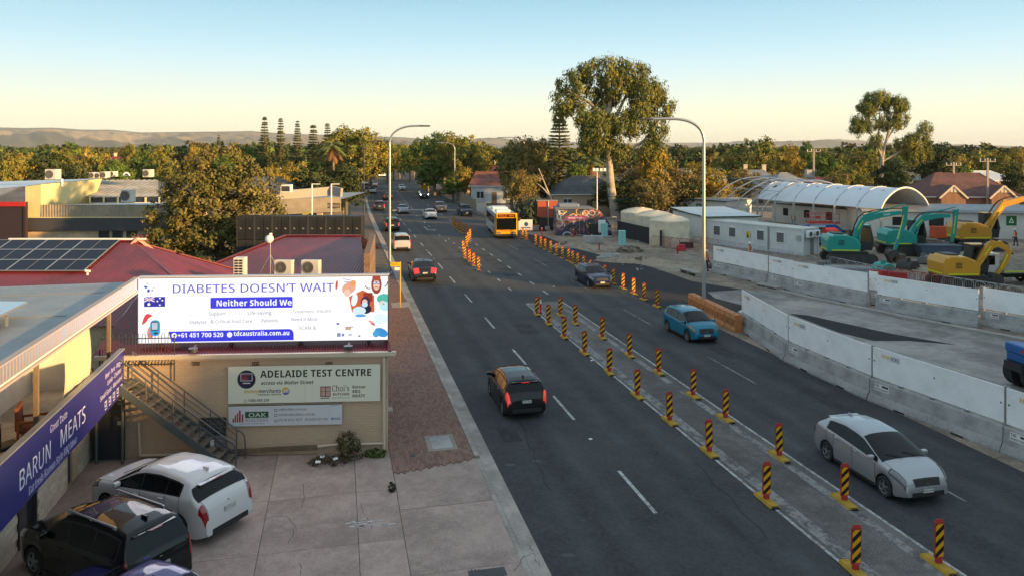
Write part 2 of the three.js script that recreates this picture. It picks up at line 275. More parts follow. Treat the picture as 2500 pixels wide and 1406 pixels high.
// concrete yard of poured slabs with open joints
{
  const cm = [0, 1, 2].map(i => grainMat([.25, .185, .160].map(v => v * (1 + .05 * i)), [.39, .30, .265].map(v => v * (1 + .04 * i)), { n: 1024, tile: 6.3, rough: .9, bump: .003, seed: 111 + i, octs: [[3, .6], [8, .6], [29, .5], [110, .5], [420, .7]] }));
  const lot = struct('parking_yard', sheet([P(6, -14), P(6, 4.4), P(26.5, 4.4), P(29, 1.6), P(29, -14)], -.01), grainMat([.255, .185, .160], [.405, .312, .278], { seed: 115 }), 'cracked concrete parking yard beside the butcher shop');
  const te = [-14, -11, -8, -5, -2.05, .44, 1.62], se = [7, 10.5, 14, 17.6, 20.0, 23.0, 28.6];
  const slab = (t0, t1, s0, s1, k) => { const j = .007, q = [P(s0 + j, t0 + j), P(s0 + j, t1 - j), P(s1 - j, t1 - j), P(s1 - j, t0 + j)]; const g = extrude(q.map(p => [p.x, -p.z]), .12).rotateX(-Math.PI / 2).translate(0, .045, 0); mk('concrete_slab', g, cm[k % 3], lot); };
  for (let i = 0; i < te.length - 1; i++) for (let k = 0; k < se.length - 1; k++) slab(te[i], te[i + 1], se[k], se[k + 1], i + 2 * k);
  const sk = [7, 11, 14.6, 18.2, 21.6]; for (let k = 0; k < sk.length - 1; k++) slab(1.62, KERB - .53, sk[k], sk[k + 1], k + 1);
  const q = [P(21.62, 1.63), P(21.62, 4.32), P(24.76, 4.32), P(24.76, 1.63)]; mk('concrete_slab', extrude(q.map(p => [p.x, -p.z]), .12).rotateX(-Math.PI / 2).translate(0, .045, 0), cm[0], lot);
  const ck = plain(.05, .045, .04, 1), r = rng(8), crack = (pts) => { const l = []; for (let i = 0; i < pts.length - 1; i++) { const a = G(...pts[i], .106), b = G(...pts[i + 1], .106), n = 5; let p = a; for (let k = 1; k <= n; k++) { const w = a.clone().lerp(b, k / n).add(V((r() - .5) * .09, 0, (r() - .5) * .09)); l.push(beam(p, w, .008 + r() * .008, .003)); p = w; } } mk('crack', l, ck, lot); };
  crack([[662, 1260], [700, 1262], [722, 1284], [705, 1325]]); crack([[740, 1180], [738, 1240]]); crack([[728, 1375], [736, 1406]]); crack([[1255, 1395], [1275, 1360], [1300, 1350], [1318, 1385]]); crack([[880, 1230], [905, 1290]]); crack([[1290, 1330], [1300, 1345]]);
  const stain = grainMat([.30, .28, .27], [.55, .53, .51], { n: 256, tile: .9, seed: 118, octs: [[6, 1.2], [30, 1]] });
  const sc = G(905, 1287), sp = []; for (let i = 0; i < 14; i++) sp.push(bx(.16 + r() * .4, .003, .02 + r() * .05, sc.x + (r() - .5) * 1.2, .1075, sc.z + (r() - .5) * .35, .3 + (r() - .5) * .5)); mk('paint_scuff', sp, stain, lot);
  const dr = G(1190, 1400, .1), bars = []; for (let i = 0; i < 9; i++) bars.push(bx(.035, .02, .3, dr.x - .36 + i * .09, .112, dr.z, YAW)); mk('drain_grate', [...bars, bx(.9, .012, .36, dr.x, .108, dr.z, YAW)], mat.darkSteel, lot);
}
// work site: earth, new asphalt, old paving
struct('site_ground', sheet([P(40, 21.4), P(30, 21.5), P(-8, 21.6), P(-8, 60), P(30, 110), P(130, 110), P(150, 40), P(128, 21.5)], .003), mat.dirt, 'bare earth of the roadworks site');
{
  const fresh = grainMat([.006, .006, .007], [.015, .015, .017], { n: 512, tile: 6, rough: .9, bump: .012, seed: 121, octs: [[6, .7], [30, .5], [200, 1]] });
  struct('new_asphalt', sheet([[1278, 571], [1330, 578], [1400, 606], [1510, 634], [1590, 652], [1690, 687], [1812, 707], [1728, 713], [1746, 728], [1840, 752], [1810, 800], [1690, 752], [1606, 752], [1500, 692], [1400, 641], [1306, 602]].map(p => G(...p)), .012), fresh, 'fresh black asphalt beside the right lane');
  const slabM = grainMat([.19, .175, .16], [.34, .31, .285], { n: 1024, tile: 11, rough: .92, bump: .006, seed: 123, octs: [[4, .9], [10, .8], [33, .6], [300, .6]] });
  struct('site_paving', sheet([[1722, 712], [1815, 708], [1950, 716], [2110, 748], [2380, 800], [2620, 850], [2900, 1120], [2480, 990], [2250, 900], [1960, 790], [1840, 752], [1748, 729]].map(p => G(...p)), .009), slabM, 'dusty old paving between the two barrier rows');
  struct('asphalt_wedge', sheet([[1925, 765], [1975, 770], [2180, 815], [2335, 842], [2220, 832], [2135, 832], [2050, 812]].map(p => G(...p)), .016), fresh, 'dark asphalt wedge behind the near barriers');
  const kb = grainMat([.30, .27, .24], [.42, .38, .34], { seed: 125, tile: 3 });
  const pts = [[1845, 700], [1905, 712], [2010, 736], [2120, 757], [2250, 784], [2400, 812], [2560, 842]].map(p => G(...p)), l = [];
  for (let i = 0; i < pts.length - 1; i++) l.push(beam(V(pts[i].x, .06, pts[i].z), V(pts[i + 1].x, .06, pts[i + 1].z), .45, .14)); struct('kerb', l, kb, 'new concrete kerb in front of the far barrier row');
  // side entry pits
  for (const [a, b, lab] of [[[1663, 664], [1702, 676], 'concrete side entry pit by the lamp post'], [[1850, 701], [1900, 712], 'concrete side entry pit below the far barriers']]) {
    const p = G(...a), q = G(...b), t = thing('drain_pit', lab, 'drain pit', p.clone().add(q).multiplyScalar(.5), Math.atan2(-(q.z - p.z), q.x - p.x)), w = p.distanceTo(q);
    mk('pit_cover', bx(w, .1, .7, 0, .28, -.2), kb, t); mk('pit_wall', [bx(.1, .3, .6, -w / 2 + .05, .1, -.2), bx(.1, .3, .6, w / 2 - .05, .1, -.2), bx(w, .3, .08, 0, .1, -.5), bx(.08, .24, .5, 0, .1, -.1)], kb, t);
  }
}
// hills
{
  const hill = (name, label, Z, pts, col, seed) => {
    const f = noiseField(256, seed, [[4, 1], [9, .7], [23, .5], [61, .3]]), nx = 200, nd = 26, pos = [], idx = [], colr = [];
    for (let i = 0; i <= nx; i++) {
      const px = lerp(pts[0][0], pts[pts.length - 1][0], i / nx); let k = 0; while (k < pts.length - 2 && pts[k + 1][0] < px) k++;
      const y = lerp(pts[k][1], pts[k + 1][1], clamp((px - pts[k][0]) / (pts[k + 1][0] - pts[k][0]), 0, 1)), top = (HY - y) / F * Z + H;
      for (let j = 0; j <= nd; j++) {
        const d = j / nd, z = Z * (1 - .42 * (1 - d)), rough = f[((j * 9) % 256) * 256 + (i * 3) % 256];
        const hh = Math.max(-4, top * (Math.pow(d, 1.1) + .55 * rough * (d * (1 - d) * 4)) + (j === nd ? top * .03 * f[i % 256] : 0)); const p = (px - CX) / F * z; pos.push(p, hh, -z);
        const g = f[((j * 17) % 256) * 256 + (i * 5 + 90) % 256]; colr.push(...col(d, g, px));
        if (i < nx && j < nd) { const a = i * (nd + 1) + j; idx.push(a, a + nd + 1, a + 1, a + 1, a + nd + 1, a + nd + 2); }
      }
    }
    const g = new THREE.BufferGeometry(); g.setAttribute('position', new THREE.Float32BufferAttribute(pos, 3)); g.setAttribute('color', new THREE.Float32BufferAttribute(colr, 3)); g.setIndex(idx); g.computeVertexNormals();
    struct(name, g, new THREE.MeshPhysicalMaterial({ vertexColors: true, roughness: 1 }), label);
  };
  const bush = [.055, .065, .05], grass = [.36, .25, .13];
  hill('hills', 'wooded hills with dry grass slopes on the left skyline', 10500, [[-700, 318], [-250, 315], [0, 312], [60, 314], [130, 313], [200, 318], [270, 318], [340, 324], [420, 323], [520, 322], [610, 320], [700, 327], [800, 330], [900, 333], [990, 336], [1060, 345], [1200, 358]], (d, g, px) => { const k = clamp((g + .16) * 6, 0, 1) * (px < 470 ? 1 : .45) * (d > .3 && d < .93 ? 1 : .1); return bush.map((b, q) => lerp(b, grass[q], k)); }, 131);
  hill('hills', 'low hazy hills on the right skyline', 15000, [[850, 352], [1000, 343], [1150, 341], [1220, 340], [1330, 346], [1480, 350], [1640, 349], [1760, 349], [1830, 346], [1960, 345], [2080, 345], [2150, 348], [2260, 354], [2360, 353], [2500, 358], [2900, 352], [3300, 356]], (d, g) => bush.map((b, q) => lerp(b, grass[q], clamp(g * 2, 0, .5))), 137);
}
// ------------------------------------------------------------------ left: shop with billboard, butcher with balcony
const wallA = G(945, 1110), wallDir = V(-1, 0, .0605).normalize();    // front wall runs left from the downpipe corner, nearly square to the camera
const WY = Math.atan2(.0605, 1);                                     // yaw of that wall
const onWall = (px, py, off = 0) => {                                // pixel -> point on the front wall plane (off metres in front)
  const n = V(.0605, 0, 1).normalize(), d = V((px - CX) / F, -(py - HY) / F, -1), k = (wallA.clone().addScaledVector(n, off).sub(V(0, H, 0)).dot(n)) / d.dot(n); return V(0, H, 0).addScaledVector(d, k);
};
const wallL = 9.35, wallH = 3.36;
{
  const t = thing('shop_building', 'cream painted brick shop wall with red ribbed roof under the bright screen', 'building', wallA, WY);   // x runs left (negative), z towards the camera
  mk('wall', [bx(wallL, wallH, .2, -wallL / 2, wallH / 2, -.14), beam(V(-.1, wallH / 2, -.2), V(-2.5, wallH / 2, -8.4), .2, wallH), bx(wallL + .02, .34, .05, -wallL / 2, .17, -.02)], mat.cream, t);
  // courses of painted bricks
  const bm = [0, 1, 2].map(i => { const m = grainMat([.50, .368, .25].map(v => v * (.98 + .02 * i)), [.61, .468, .335].map(v => v * (.98 + .02 * i)), { n: 256, tile: .8, rough: .8, seed: 141 + i, octs: [[3, .7], [12, .6], [70, .7]] }); m.userData.tri = false; return m; });
  const r = rng(3), list = [], geo = bx(.237, .0815, .012);
  for (let y = .36, k = 0; y < wallH - .1; y += .0865, k++) for (let x = -.13 - (k % 2 ? .12 : 0); x > -wallL + .1; x -= .243) list.push({ m: pose(x, y + .04, -.0385 + r() * .0015), v: (r() * 2.99) | 0 });
  pieces('brick', t, list, [geo], bm);
  // three terracotta air bricks
  for (const px of [471, 616, 796]) { const p = onWall(px, 885); t.worldToLocal(p); const l = []; for (let i = 0; i < 4; i++) for (let j = 0; j < 2; j++) l.push(bx(.045, .045, .02, p.x + i * .06, p.y - j * .07, .0, 0, 0, .78)); mk('air_brick', l, plain(.12, .075, .05, .9), t); }
  mk('gutter', [extrude([[-.1, 0], [.06, 0], [.08, .13], [-.1, .13]], wallL + .5).rotateY(Math.PI / 2).translate(-wallL / 2 + .05, wallH + .02, .07), bx(wallL + .3, .12, .03, -wallL / 2, wallH - .02, -.02)], mat.creamTrim, t);
  mk('downpipe', [bar(V(-.1, .05, .08), V(-.1, wallH - .05, .08), .05, 10), bar(V(-.1, wallH - .05, .08), V(-.02, wallH + .08, .1), .05, 10), bar(V(-.1, .42, .08), V(-1.9, .40, .07), .045, 10), bar(V(-1.9, .4, .07), V(-3.6, .22, .07), .045, 10), bar(V(-3.6, .22, .07), V(-8.1, .2, .07), .045, 10), bar(V(-8.1, .2, .07), V(-8.15, 1.3, .07), .045, 10)], mat.creamTrim, t);
  // roof: front slope, ribs up the slope
  const e = wallH + .1, R0 = [V(.12, e, .12), V(-wallL - .3, e, .12), V(-wallL - .3, e + 1.55, -4.0), V(-1.06, e + 1.55, -4.0)];
  mk('roof', corrugated(R0, V(1, 0, 0), .09, .012, 4), mat.redRoof, t); mk('roof_back', corrugated([V(-1.06, e + 1.55, -4.0), V(-wallL - .3, e + 1.55, -4.0), V(-wallL - .3, e, -8.2), V(-2.3, e, -8.2)], V(1, 0, 0), .18, .012, 4), mat.redRoof, t);
  mk('barge_cap', beam(V(.1, e + .04, .1), V(-1.08, e + 1.59, -4), .1, .1), mat.redRoof, t);
}
// glowing screen
const scr = { l: onWall(340, 700, -.35), r: onWall(947, 700, -.35) };
{
  const A = onWall(340, 835, -.35), B = onWall(947, 826, -.35), C = onWall(947, 673, -.35), w = A.distanceTo(B), h = (C.y - B.y), c = A.clone().lerp(B, .5); c.y = B.y;
  const t = thing('led_billboard', 'wide glowing white advertising screen above the red roof', 'billboard', c, Math.atan2(-(B.z - A.z), B.x - A.x));
  const draw = (x, W, Hh) => {
    x.fillStyle = '#fdfdff'; x.fillRect(0, 0, W, Hh); const s = W / 1785, X = a => (a - 22) * s, Y = a => (a - 82) * s * .985;   // coordinates measured on an enlargement of the photograph
    const T = (str, a, b, size, col, font = 'sans-serif', wt = '', width) => { x.fillStyle = col; x.font = `${wt} ${size * s}px ${font}`; x.textAlign = 'left'; if (width) { const m = x.measureText(str).width; x.save(); x.translate(X(a), Y(b)); x.scale(width * s / m, 1); x.fillText(str, 0, 0); x.restore(); } else x.fillText(str, X(a), Y(b)); };
    T('DIABETES DOESN\u2019T WAIT', 256, 188, 82, '#4a3fc0', 'sans-serif', '', 1160);
    x.fillStyle = '#3538d8'; x.beginPath(); x.roundRect(X(532), Y(222), 586 * s, 78 * s, 8 * s); x.fill(); T('Neither Should We', 570, 284, 58, '#ffffff', 'sans-serif', 'bold', 545);
    T('Support', 517, 350, 32, '#77798a', 'sans-serif', '', 125); T('Life-saving', 795, 348, 32, '#77798a', 'sans-serif', '', 172); T('Treatment', 1120, 342, 31, '#90929f', 'sans-serif', '', 152); T('insulin', 1294, 340, 31, '#90929f', 'sans-serif', '', 104); T('Cancer', 360, 354, 28, '#d3d5de', 'sans-serif', '', 80); T('Provide', 655, 350, 28, '#d3d5de', 'sans-serif', '', 105);
    T('Dialysis', 382, 408, 32, '#77798a', 'sans-serif', '', 122); T('& Critical Foot Care', 532, 406, 32, '#85879a', 'sans-serif', '', 298); T('Patients', 893, 404, 32, '#77798a', 'sans-serif', '', 124); T('Need it Most', 1108, 398, 32, '#85879a', 'sans-serif', '', 190);
    x.fillStyle = '#3538d8'; x.beginPath(); x.moveTo(X(234), Y(462)); x.lineTo(X(1090), Y(455)); x.quadraticCurveTo(X(1126), Y(458), X(1126), Y(500)); x.lineTo(X(1126), Y(536)); x.lineTo(X(256), Y(536)); x.fill();
    x.fillStyle = '#fff'; for (const a of [275, 668]) { x.beginPath(); x.arc(X(a), Y(491), 19 * s, 0, 7); x.fill(); } x.fillStyle = '#3538d8'; x.beginPath(); x.arc(X(277), Y(489), 8 * s, 0, 7); x.fill();
    T('+61 451 700 520', 298, 506, 44, '#ffffff', 'sans-serif', 'bold', 326); T('tdcaustralia.com.au', 696, 500, 44, '#ffffff', 'sans-serif', 'bold', 402);
    T('SCAN &', 1162, 462, 32, '#8c8e9c', 'sans-serif', '', 128);
    // flag
    x.fillStyle = '#2a2f9e'; x.fillRect(X(63), Y(212), 148 * s, 70 * s); x.strokeStyle = '#f4f0f4'; x.lineWidth = 7 * s; x.beginPath(); x.moveTo(X(63), Y(212)); x.lineTo(X(137), Y(247)); x.moveTo(X(137), Y(212)); x.lineTo(X(63), Y(247)); x.moveTo(X(100), Y(212)); x.lineTo(X(100), Y(247)); x.moveTo(X(63), Y(229)); x.lineTo(X(137), Y(229)); x.stroke(); x.strokeStyle = '#c8566a'; x.lineWidth = 3 * s; x.beginPath(); x.moveTo(X(100), Y(212)); x.lineTo(X(100), Y(247)); x.moveTo(X(63), Y(229)); x.lineTo(X(137), Y(229)); x.stroke();
    x.fillStyle = '#fff'; for (const [a, b, q] of [[97, 265, 10], [175, 222, 6], [157, 243, 6], [192, 238, 6], [174, 270, 6]]) { x.beginPath(); x.arc(X(a), Y(b), q * s, 0, 7); x.fill(); }
    x.fillStyle = '#3d45b8'; for (const [a, b, q, e] of [[75, 142, 12, 8], [94, 168, 9, 12], [120, 166, 4, 8], [84, 116, 6, 3], [132, 150, 3, 4]]) { x.beginPath(); x.ellipse(X(a), Y(b), q * s, e * s, .3, 0, 7); x.fill(); }
    // meter held in a hand
    x.fillStyle = '#e08a80'; x.beginPath(); x.ellipse(X(112), Y(462), 26 * s, 46 * s, .2, 0, 7); x.fill(); x.fillStyle = '#d8484f'; x.beginPath(); x.moveTo(X(48), Y(412)); x.quadraticCurveTo(X(62), Y(330), X(92), Y(332)); x.lineTo(X(126), Y(346)); x.lineTo(X(92), Y(366)); x.quadraticCurveTo(X(80), Y(400), X(48), Y(412)); x.fill();
    x.fillStyle = '#2aa3dc'; x.beginPath(); x.roundRect(X(106), Y(378), 70 * s, 112 * s, 30 * s); x.fill(); x.fillStyle = '#33425c'; x.beginPath(); x.roundRect(X(112), Y(388), 52 * s, 66 * s, 8 * s); x.fill(); x.fillStyle = '#b9c4cf'; x.fillRect(X(117), Y(396), 42 * s, 50 * s); x.fillStyle = '#20304a'; x.beginPath(); x.ellipse(X(146), Y(472), 16 * s, 7 * s, 0, 0, 7); x.fill();
    // cluster of portraits on the right: generic figures
    const E = (col, a, b, q, e, rot = 0) => { x.fillStyle = col; x.beginPath(); x.ellipse(X(a), Y(b), q * s, e * s, rot, 0, 7); x.fill(); };
    E('#c9463a', 1436, 142, 8, 34, .1); E('#e3a58c', 1525, 165, 52, 40, -.5); E('#f0c3ae', 1512, 200, 22, 26); E('#e89a5a', 1556, 130, 20, 22); x.strokeStyle = '#8d8f98'; x.lineWidth = 5 * s; x.beginPath(); x.moveTo(X(1482), Y(98)); x.lineTo(X(1540), Y(110)); x.moveTo(X(1490), Y(118)); x.lineTo(X(1545), Y(124)); x.stroke();
    E('#8e3f2c', 1725, 142, 38, 66); E('#f3c6ae', 1725, 142, 24, 40); E('#a5412e', 1725, 92, 30, 22); E('#4b62a8', 1712, 128, 13, 12); E('#4b62a8', 1738, 128, 13, 12); E('#f7e4dc', 1712, 128, 8, 7); E('#f7e4dc', 1738, 128, 8, 7); x.fillStyle = '#c7545e'; x.fillRect(X(1712), Y(158), 26 * s, 7 * s); x.strokeStyle = '#3a4560'; x.lineWidth = 6 * s; x.beginPath(); x.arc(X(1672), Y(140), 30 * s, 1.2, 2.9); x.stroke(); x.beginPath(); x.arc(X(1778), Y(130), 26 * s, -.3, 1.4); x.stroke();
    x.fillStyle = '#c9603a'; x.beginPath(); x.moveTo(X(1525), Y(228)); x.lineTo(X(1625), Y(180)); x.lineTo(X(1708), Y(222)); x.lineTo(X(1710), Y(340)); x.lineTo(X(1548), Y(340)); x.fill(); x.fillStyle = '#8a2f22'; x.fillRect(X(1630), Y(200), 66 * s, 62 * s);
    E('#3a2050', 1645, 268, 34, 40); E('#2b2238', 1648, 318, 40, 34); E('#e6c0ac', 1640, 268, 20, 22); E('#bfe3ee', 1640, 286, 22, 18); E('#cfe7ef', 1600, 330, 48, 30); E('#e9f0f5', 1565, 250, 22, 46, .2); E('#5c9ed6', 1610, 366, 40, 10);
    E('#4db6a4', 1780, 245, 52, 36); E('#e8c7b4', 1770, 280, 26, 22); E('#b9e6ea', 1788, 300, 40, 34); E('#d4475d', 1778, 282, 5, 6); E('#dff0f4', 1755, 390, 52, 40); E('#e2a9a0', 1690, 415, 26, 10, .5); E('#d15c66', 1700, 430, 18, 6, .4); E('#3b8fd0', 1760, 490, 50, 30, .4); E('#4a9fd4', 1722, 500, 24, 24);
    x.fillStyle = '#7d8ab8'; for (const [a, b, q, e] of [[1452, 490, 26, 26], [1482, 494, 18, 20], [1530, 444, 54, 6], [1445, 415, 20, 16], [1535, 500, 26, 8], [1600, 508, 16, 12]]) x.fillRect(X(a - q / 2), Y(b), q * s, e * s); x.fillStyle = '#c9a284'; x.fillRect(X(1500), Y(446), 40 * s, 22 * s);
  };
  const tex = canvasTex(1792, 456, draw);
  const lit = new THREE.MeshPhysicalMaterial({ color: 0x000000, emissive: 0xffffff, emissiveMap: tex, emissiveIntensity: 1.1 / EXPO, roughness: .6 });
  mk('screen', new THREE.PlaneGeometry(w, h).translate(0, h / 2, .13), lit, t);
  mk('casing', bx(w + .04, h + .05, .24, 0, h / 2, 0), plain(.12, .12, .13, .5), t);
  mk('top_edge', bx(w + .06, .03, .3, 0, h + .045, 0), plain(.5, .5, .55, .5), t);
  for (const x of [-w * .42, -w * .14, w * .14, w * .42]) mk('post', bx(.12, 1.2, .12, x, -.5, -.12), mat.darkSteel, t);
  for (const x of [-2.22, 2.86]) mk('floodlight', [bx(.07, .06, .5, x, -.1, .25, 0, .25), cyl(.16, .15, .12, x, -.22, .48, 14), bx(.02, .06, .3, x, -.12, .48)], mat.darkSteel, t);
  const la = new THREE.RectAreaLight(new THREE.Color(0.93, .92, 1), 1.1, w, h); la.position.set(0, h / 2, .16); la.lookAt(0, h / 2, 5); la.name = 'screen_light';
  la.rotation.set(0, Math.PI, 0); t.add(la);
}
// wall signs
{
  const sign = (a, b, c, d, name, label, draw, w, h) => {
    const p = onWall(...a, .06), q = onWall(...b, .06), r2 = onWall(...c, .06), W = p.distanceTo(q), Hh = q.y - r2.y, m = p.clone().lerp(q, .5); m.y = r2.y;
    const t = thing(name, label, 'sign', m, WY); mk('panel', bx(W, Hh, .03, 0, Hh / 2, 0), mat.creamTrim, t); mk('print', new THREE.PlaneGeometry(W - .01, Hh - .01).translate(0, Hh / 2, .018), printMat(w, h, draw, .45), t); return [t, W, Hh];
  };
  const [t1, W1, H1] = sign([556, 892], [928, 888], [928, 978], 0, 'wall_sign', 'large pale sign with a round computer emblem on the brick wall', (x, W, Hh) => {
    x.fillStyle = '#e4e6d4'; x.fillRect(0, 0, W, Hh); const s = W / 1090, X = a => (a - 660) * s, Y = a => (a - 705) * s;
    const T = (str, a, b, size, col, wt, width, font = 'sans-serif') => { x.fillStyle = col; x.font = `${wt} ${size * s}px ${font}`; const m = x.measureText(str).width; x.save(); x.translate(X(a), Y(b)); x.scale(width * s / m, 1); x.fillText(str, 0, 0); x.restore(); };
    T('ADELAIDE TEST CENTRE', 888, 786, 70, '#221e1c', 'bold', 802); T('access via Walter Street', 890, 836, 34, '#2c2a26', 'italic bold', 376);
    x.fillStyle = '#2b2b42'; x.beginPath(); x.arc(X(790), Y(797), 65 * s, 0, 7); x.fill(); x.strokeStyle = '#e9e9ee'; x.lineWidth = 4 * s; x.strokeRect(X(750), Y(756), 80 * s, 50 * s); x.fillStyle = '#c04a4a'; for (const [b, l] of [[766, 66], [776, 40], [786, 54], [794, 44]]) x.fillRect(X(754), Y(b), l * s, 4 * s); x.strokeRect(X(765), Y(822), 50 * s, 3 * s);
    T('money', 770, 894, 36, '#c9a531', 'italic bold', 102); T('merchants', 872, 894, 36, '#3c3a48', 'italic bold', 162); T('FINANCIAL SERVICES', 868, 912, 15, '#4a4858', 'italic bold', 168); x.fillStyle = '#d8b84a'; x.beginPath(); x.arc(X(1070), Y(884), 27 * s, 0, 7); x.fill(); x.fillStyle = '#5a62a8'; x.beginPath(); x.arc(X(1070), Y(884), 27 * s, -.5, 2.6); x.fill(); T('m', 1052, 896, 40, '#eee', 'italic bold', 38);
    T('1300 450 230', 800, 956, 26, '#45434a', 'bold', 152); T('www.moneymerchants.com.au', 772, 972, 11, '#6b6a66', '', 156); x.strokeStyle = '#45434a'; x.lineWidth = 2 * s; x.beginPath(); x.arc(X(782), Y(950), 10 * s, 0, 7); x.stroke();
    x.fillStyle = '#8a3a3c'; x.fillRect(X(1318), Y(856), 74 * s, 74 * s); x.strokeStyle = '#dfd6c0'; x.lineWidth = 4 * s; for (const [a, b] of [[1328, 866], [1362, 866], [1328, 898], [1362, 898]]) { x.strokeRect(X(a), Y(b), 22 * s, 22 * s); x.beginPath(); x.moveTo(X(a + 11), Y(b)); x.lineTo(X(a + 11), Y(b + 22)); x.moveTo(X(a), Y(b + 12)); x.lineTo(X(a + 22), Y(b + 12)); x.stroke(); }
    T('Choi\u2019s', 1400, 892, 56, '#5e2b2e', '', 128, 'serif'); T('BUTCHER', 1406, 922, 24, '#7d3336', 'bold', 122); T('Korean', 1548, 874, 28, '#2f2d2a', 'bold', 96); T('BBQ', 1548, 906, 28, '#2f2d2a', 'bold', 60); T('MEATS', 1548, 938, 28, '#2f2d2a', 'bold', 92); T('www.choisbutcher.com', 1402, 942, 11, '#5b5048', '', 128); x.fillStyle = '#4a3a36'; for (let i = 0; i < 6; i++) x.fillRect(X(1320 + i * 11), Y(936), 8 * s, 8 * s);
    x.fillStyle = '#b9bd9f'; x.fillRect(X(1208), 0, 2 * s, Hh);
  }, 1090, 262);
  const [t2, W2, H2] = sign([557, 988], [835, 983], [835, 1035], 0, 'wall_sign', 'smaller white builders sign below the large pale sign', (x, W, Hh) => {
    x.fillStyle = '#cfd3d8'; x.fillRect(0, 0, W, Hh); const s = W / 818, X = a => (a - 662) * s, Y = a => (a - 995) * s;
    const T = (str, a, b, size, col, wt, width, font = 'sans-serif') => { x.fillStyle = col; x.font = `${wt} ${size * s}px ${font}`; const m = x.measureText(str).width; x.save(); x.translate(X(a), Y(b)); x.scale(width * s / m, 1); x.fillText(str, 0, 0); x.restore(); };
    x.fillStyle = '#4b4a2e'; x.fillRect(0, 0, W, 8 * s);
    x.fillStyle = '#1d5a34'; x.fillRect(X(780), Y(1044), 168 * s, 44 * s); T('OAK', 802, 1082, 40, '#e4e8e2', '', 128); T('BUILDERS', 780, 1116, 30, '#77808a', '', 168); x.fillStyle = '#a33a3e'; for (const [a, b, w2] of [[690, 1090, 12], [706, 1066, 10], [720, 1052, 10], [735, 1034, 14], [755, 1060, 12]]) x.fillRect(X(a), Y(b), w2 * s, (1118 - b) * s); T('Quality Houses | Building Solutions', 735, 1132, 10, '#77808a', 'italic', 190);
    T('oakbuilders.com.au', 1020, 1040, 23, '#3c4048', '', 202); T('info@oakbuilders.com.au', 1020, 1078, 23, '#3c4048', '', 264); T('(O) 08 8552 5075   (P) 0433 631 401', 1020, 1116, 23, '#2c3038', '', 360); T('BLD325711', 1394, 1014, 11, '#555', '', 72); x.strokeStyle = '#3c4048'; x.lineWidth = 3 * s; for (const b of [1030, 1066, 1106]) x.strokeRect(X(992), Y(b), 17 * s, 14 * s); x.fillStyle = '#5a78b0'; x.fillRect(X(1402), Y(1098), 16 * s, 16 * s); x.fillStyle = '#8f98ac'; x.fillRect(X(1422), Y(1098), 46 * s, 7 * s); x.fillRect(X(1422), Y(1108), 46 * s, 6 * s);
  }, 818, 152);
}
// meter opening, letterbox, bush, weeds, plank at the wall foot
{
  const p = onWall(518, 1092, .03), t = thing('meter_recess', 'black wire caged meter box full of pipes behind the stairs', 'meter box', p, WY);
  mk('frame', [bx(.84, .06, .1, 0, .95, 0), bx(.06, .95, .1, -.4, .5, 0), bx(.06, .95, .1, .4, .5, 0)], mat.darkSteel, t); mk('back_plate', bx(.78, .95, .03, 0, .48, -.01), plain(.34, .31, .27, .7), t);
  const l = [], r = rng(4); for (let i = 0; i < 13; i++) mk('cage_bar', bar(V(-.36 + i * .06, .04, .06), V(-.36 + i * .06, .92, .06), .012, 5), mat.darkSteel, t); for (let i = 0; i < 7; i++) mk('cage_bar', bar(V(-.38, .1 + i * .13, .065), V(.38, .1 + i * .13, .065), .012, 5), mat.darkSteel, t); for (let i = 0; i < 12; i++) l.push(bar(V(-.3 + r() * .6, .1 + r() * .7, .03), V(-.3 + r() * .6, .1 + r() * .7, .05), .014)); mk('meter_pipe', l, mat.steel, t);
  const q = onWall(537, 1098, .55); q.y = .75; const b = thing('letterbox', 'small grey letterbox fixed at the foot of the stairs', 'letterbox', q, WY); mk('box', rbx(.3, .38, .14, .02, 0, .02, 0), plain(.10, .10, .11, .5), b); mk('slot', bx(.2, .03, .02, 0, .1, .075), mat.chrome, b); mk('notice', bx(.12, .2, .01, -.26, 0, 0), mat.white, b);
  const pl = thing('timber_plank', 'long weathered timber plank lying along the wall foot', 'plank', onWall(655, 1112, .1), WY); mk('plank', bx(3.2, .16, .05, 0, .2, .02, 0, 0, .03), mat.wood, pl);
}
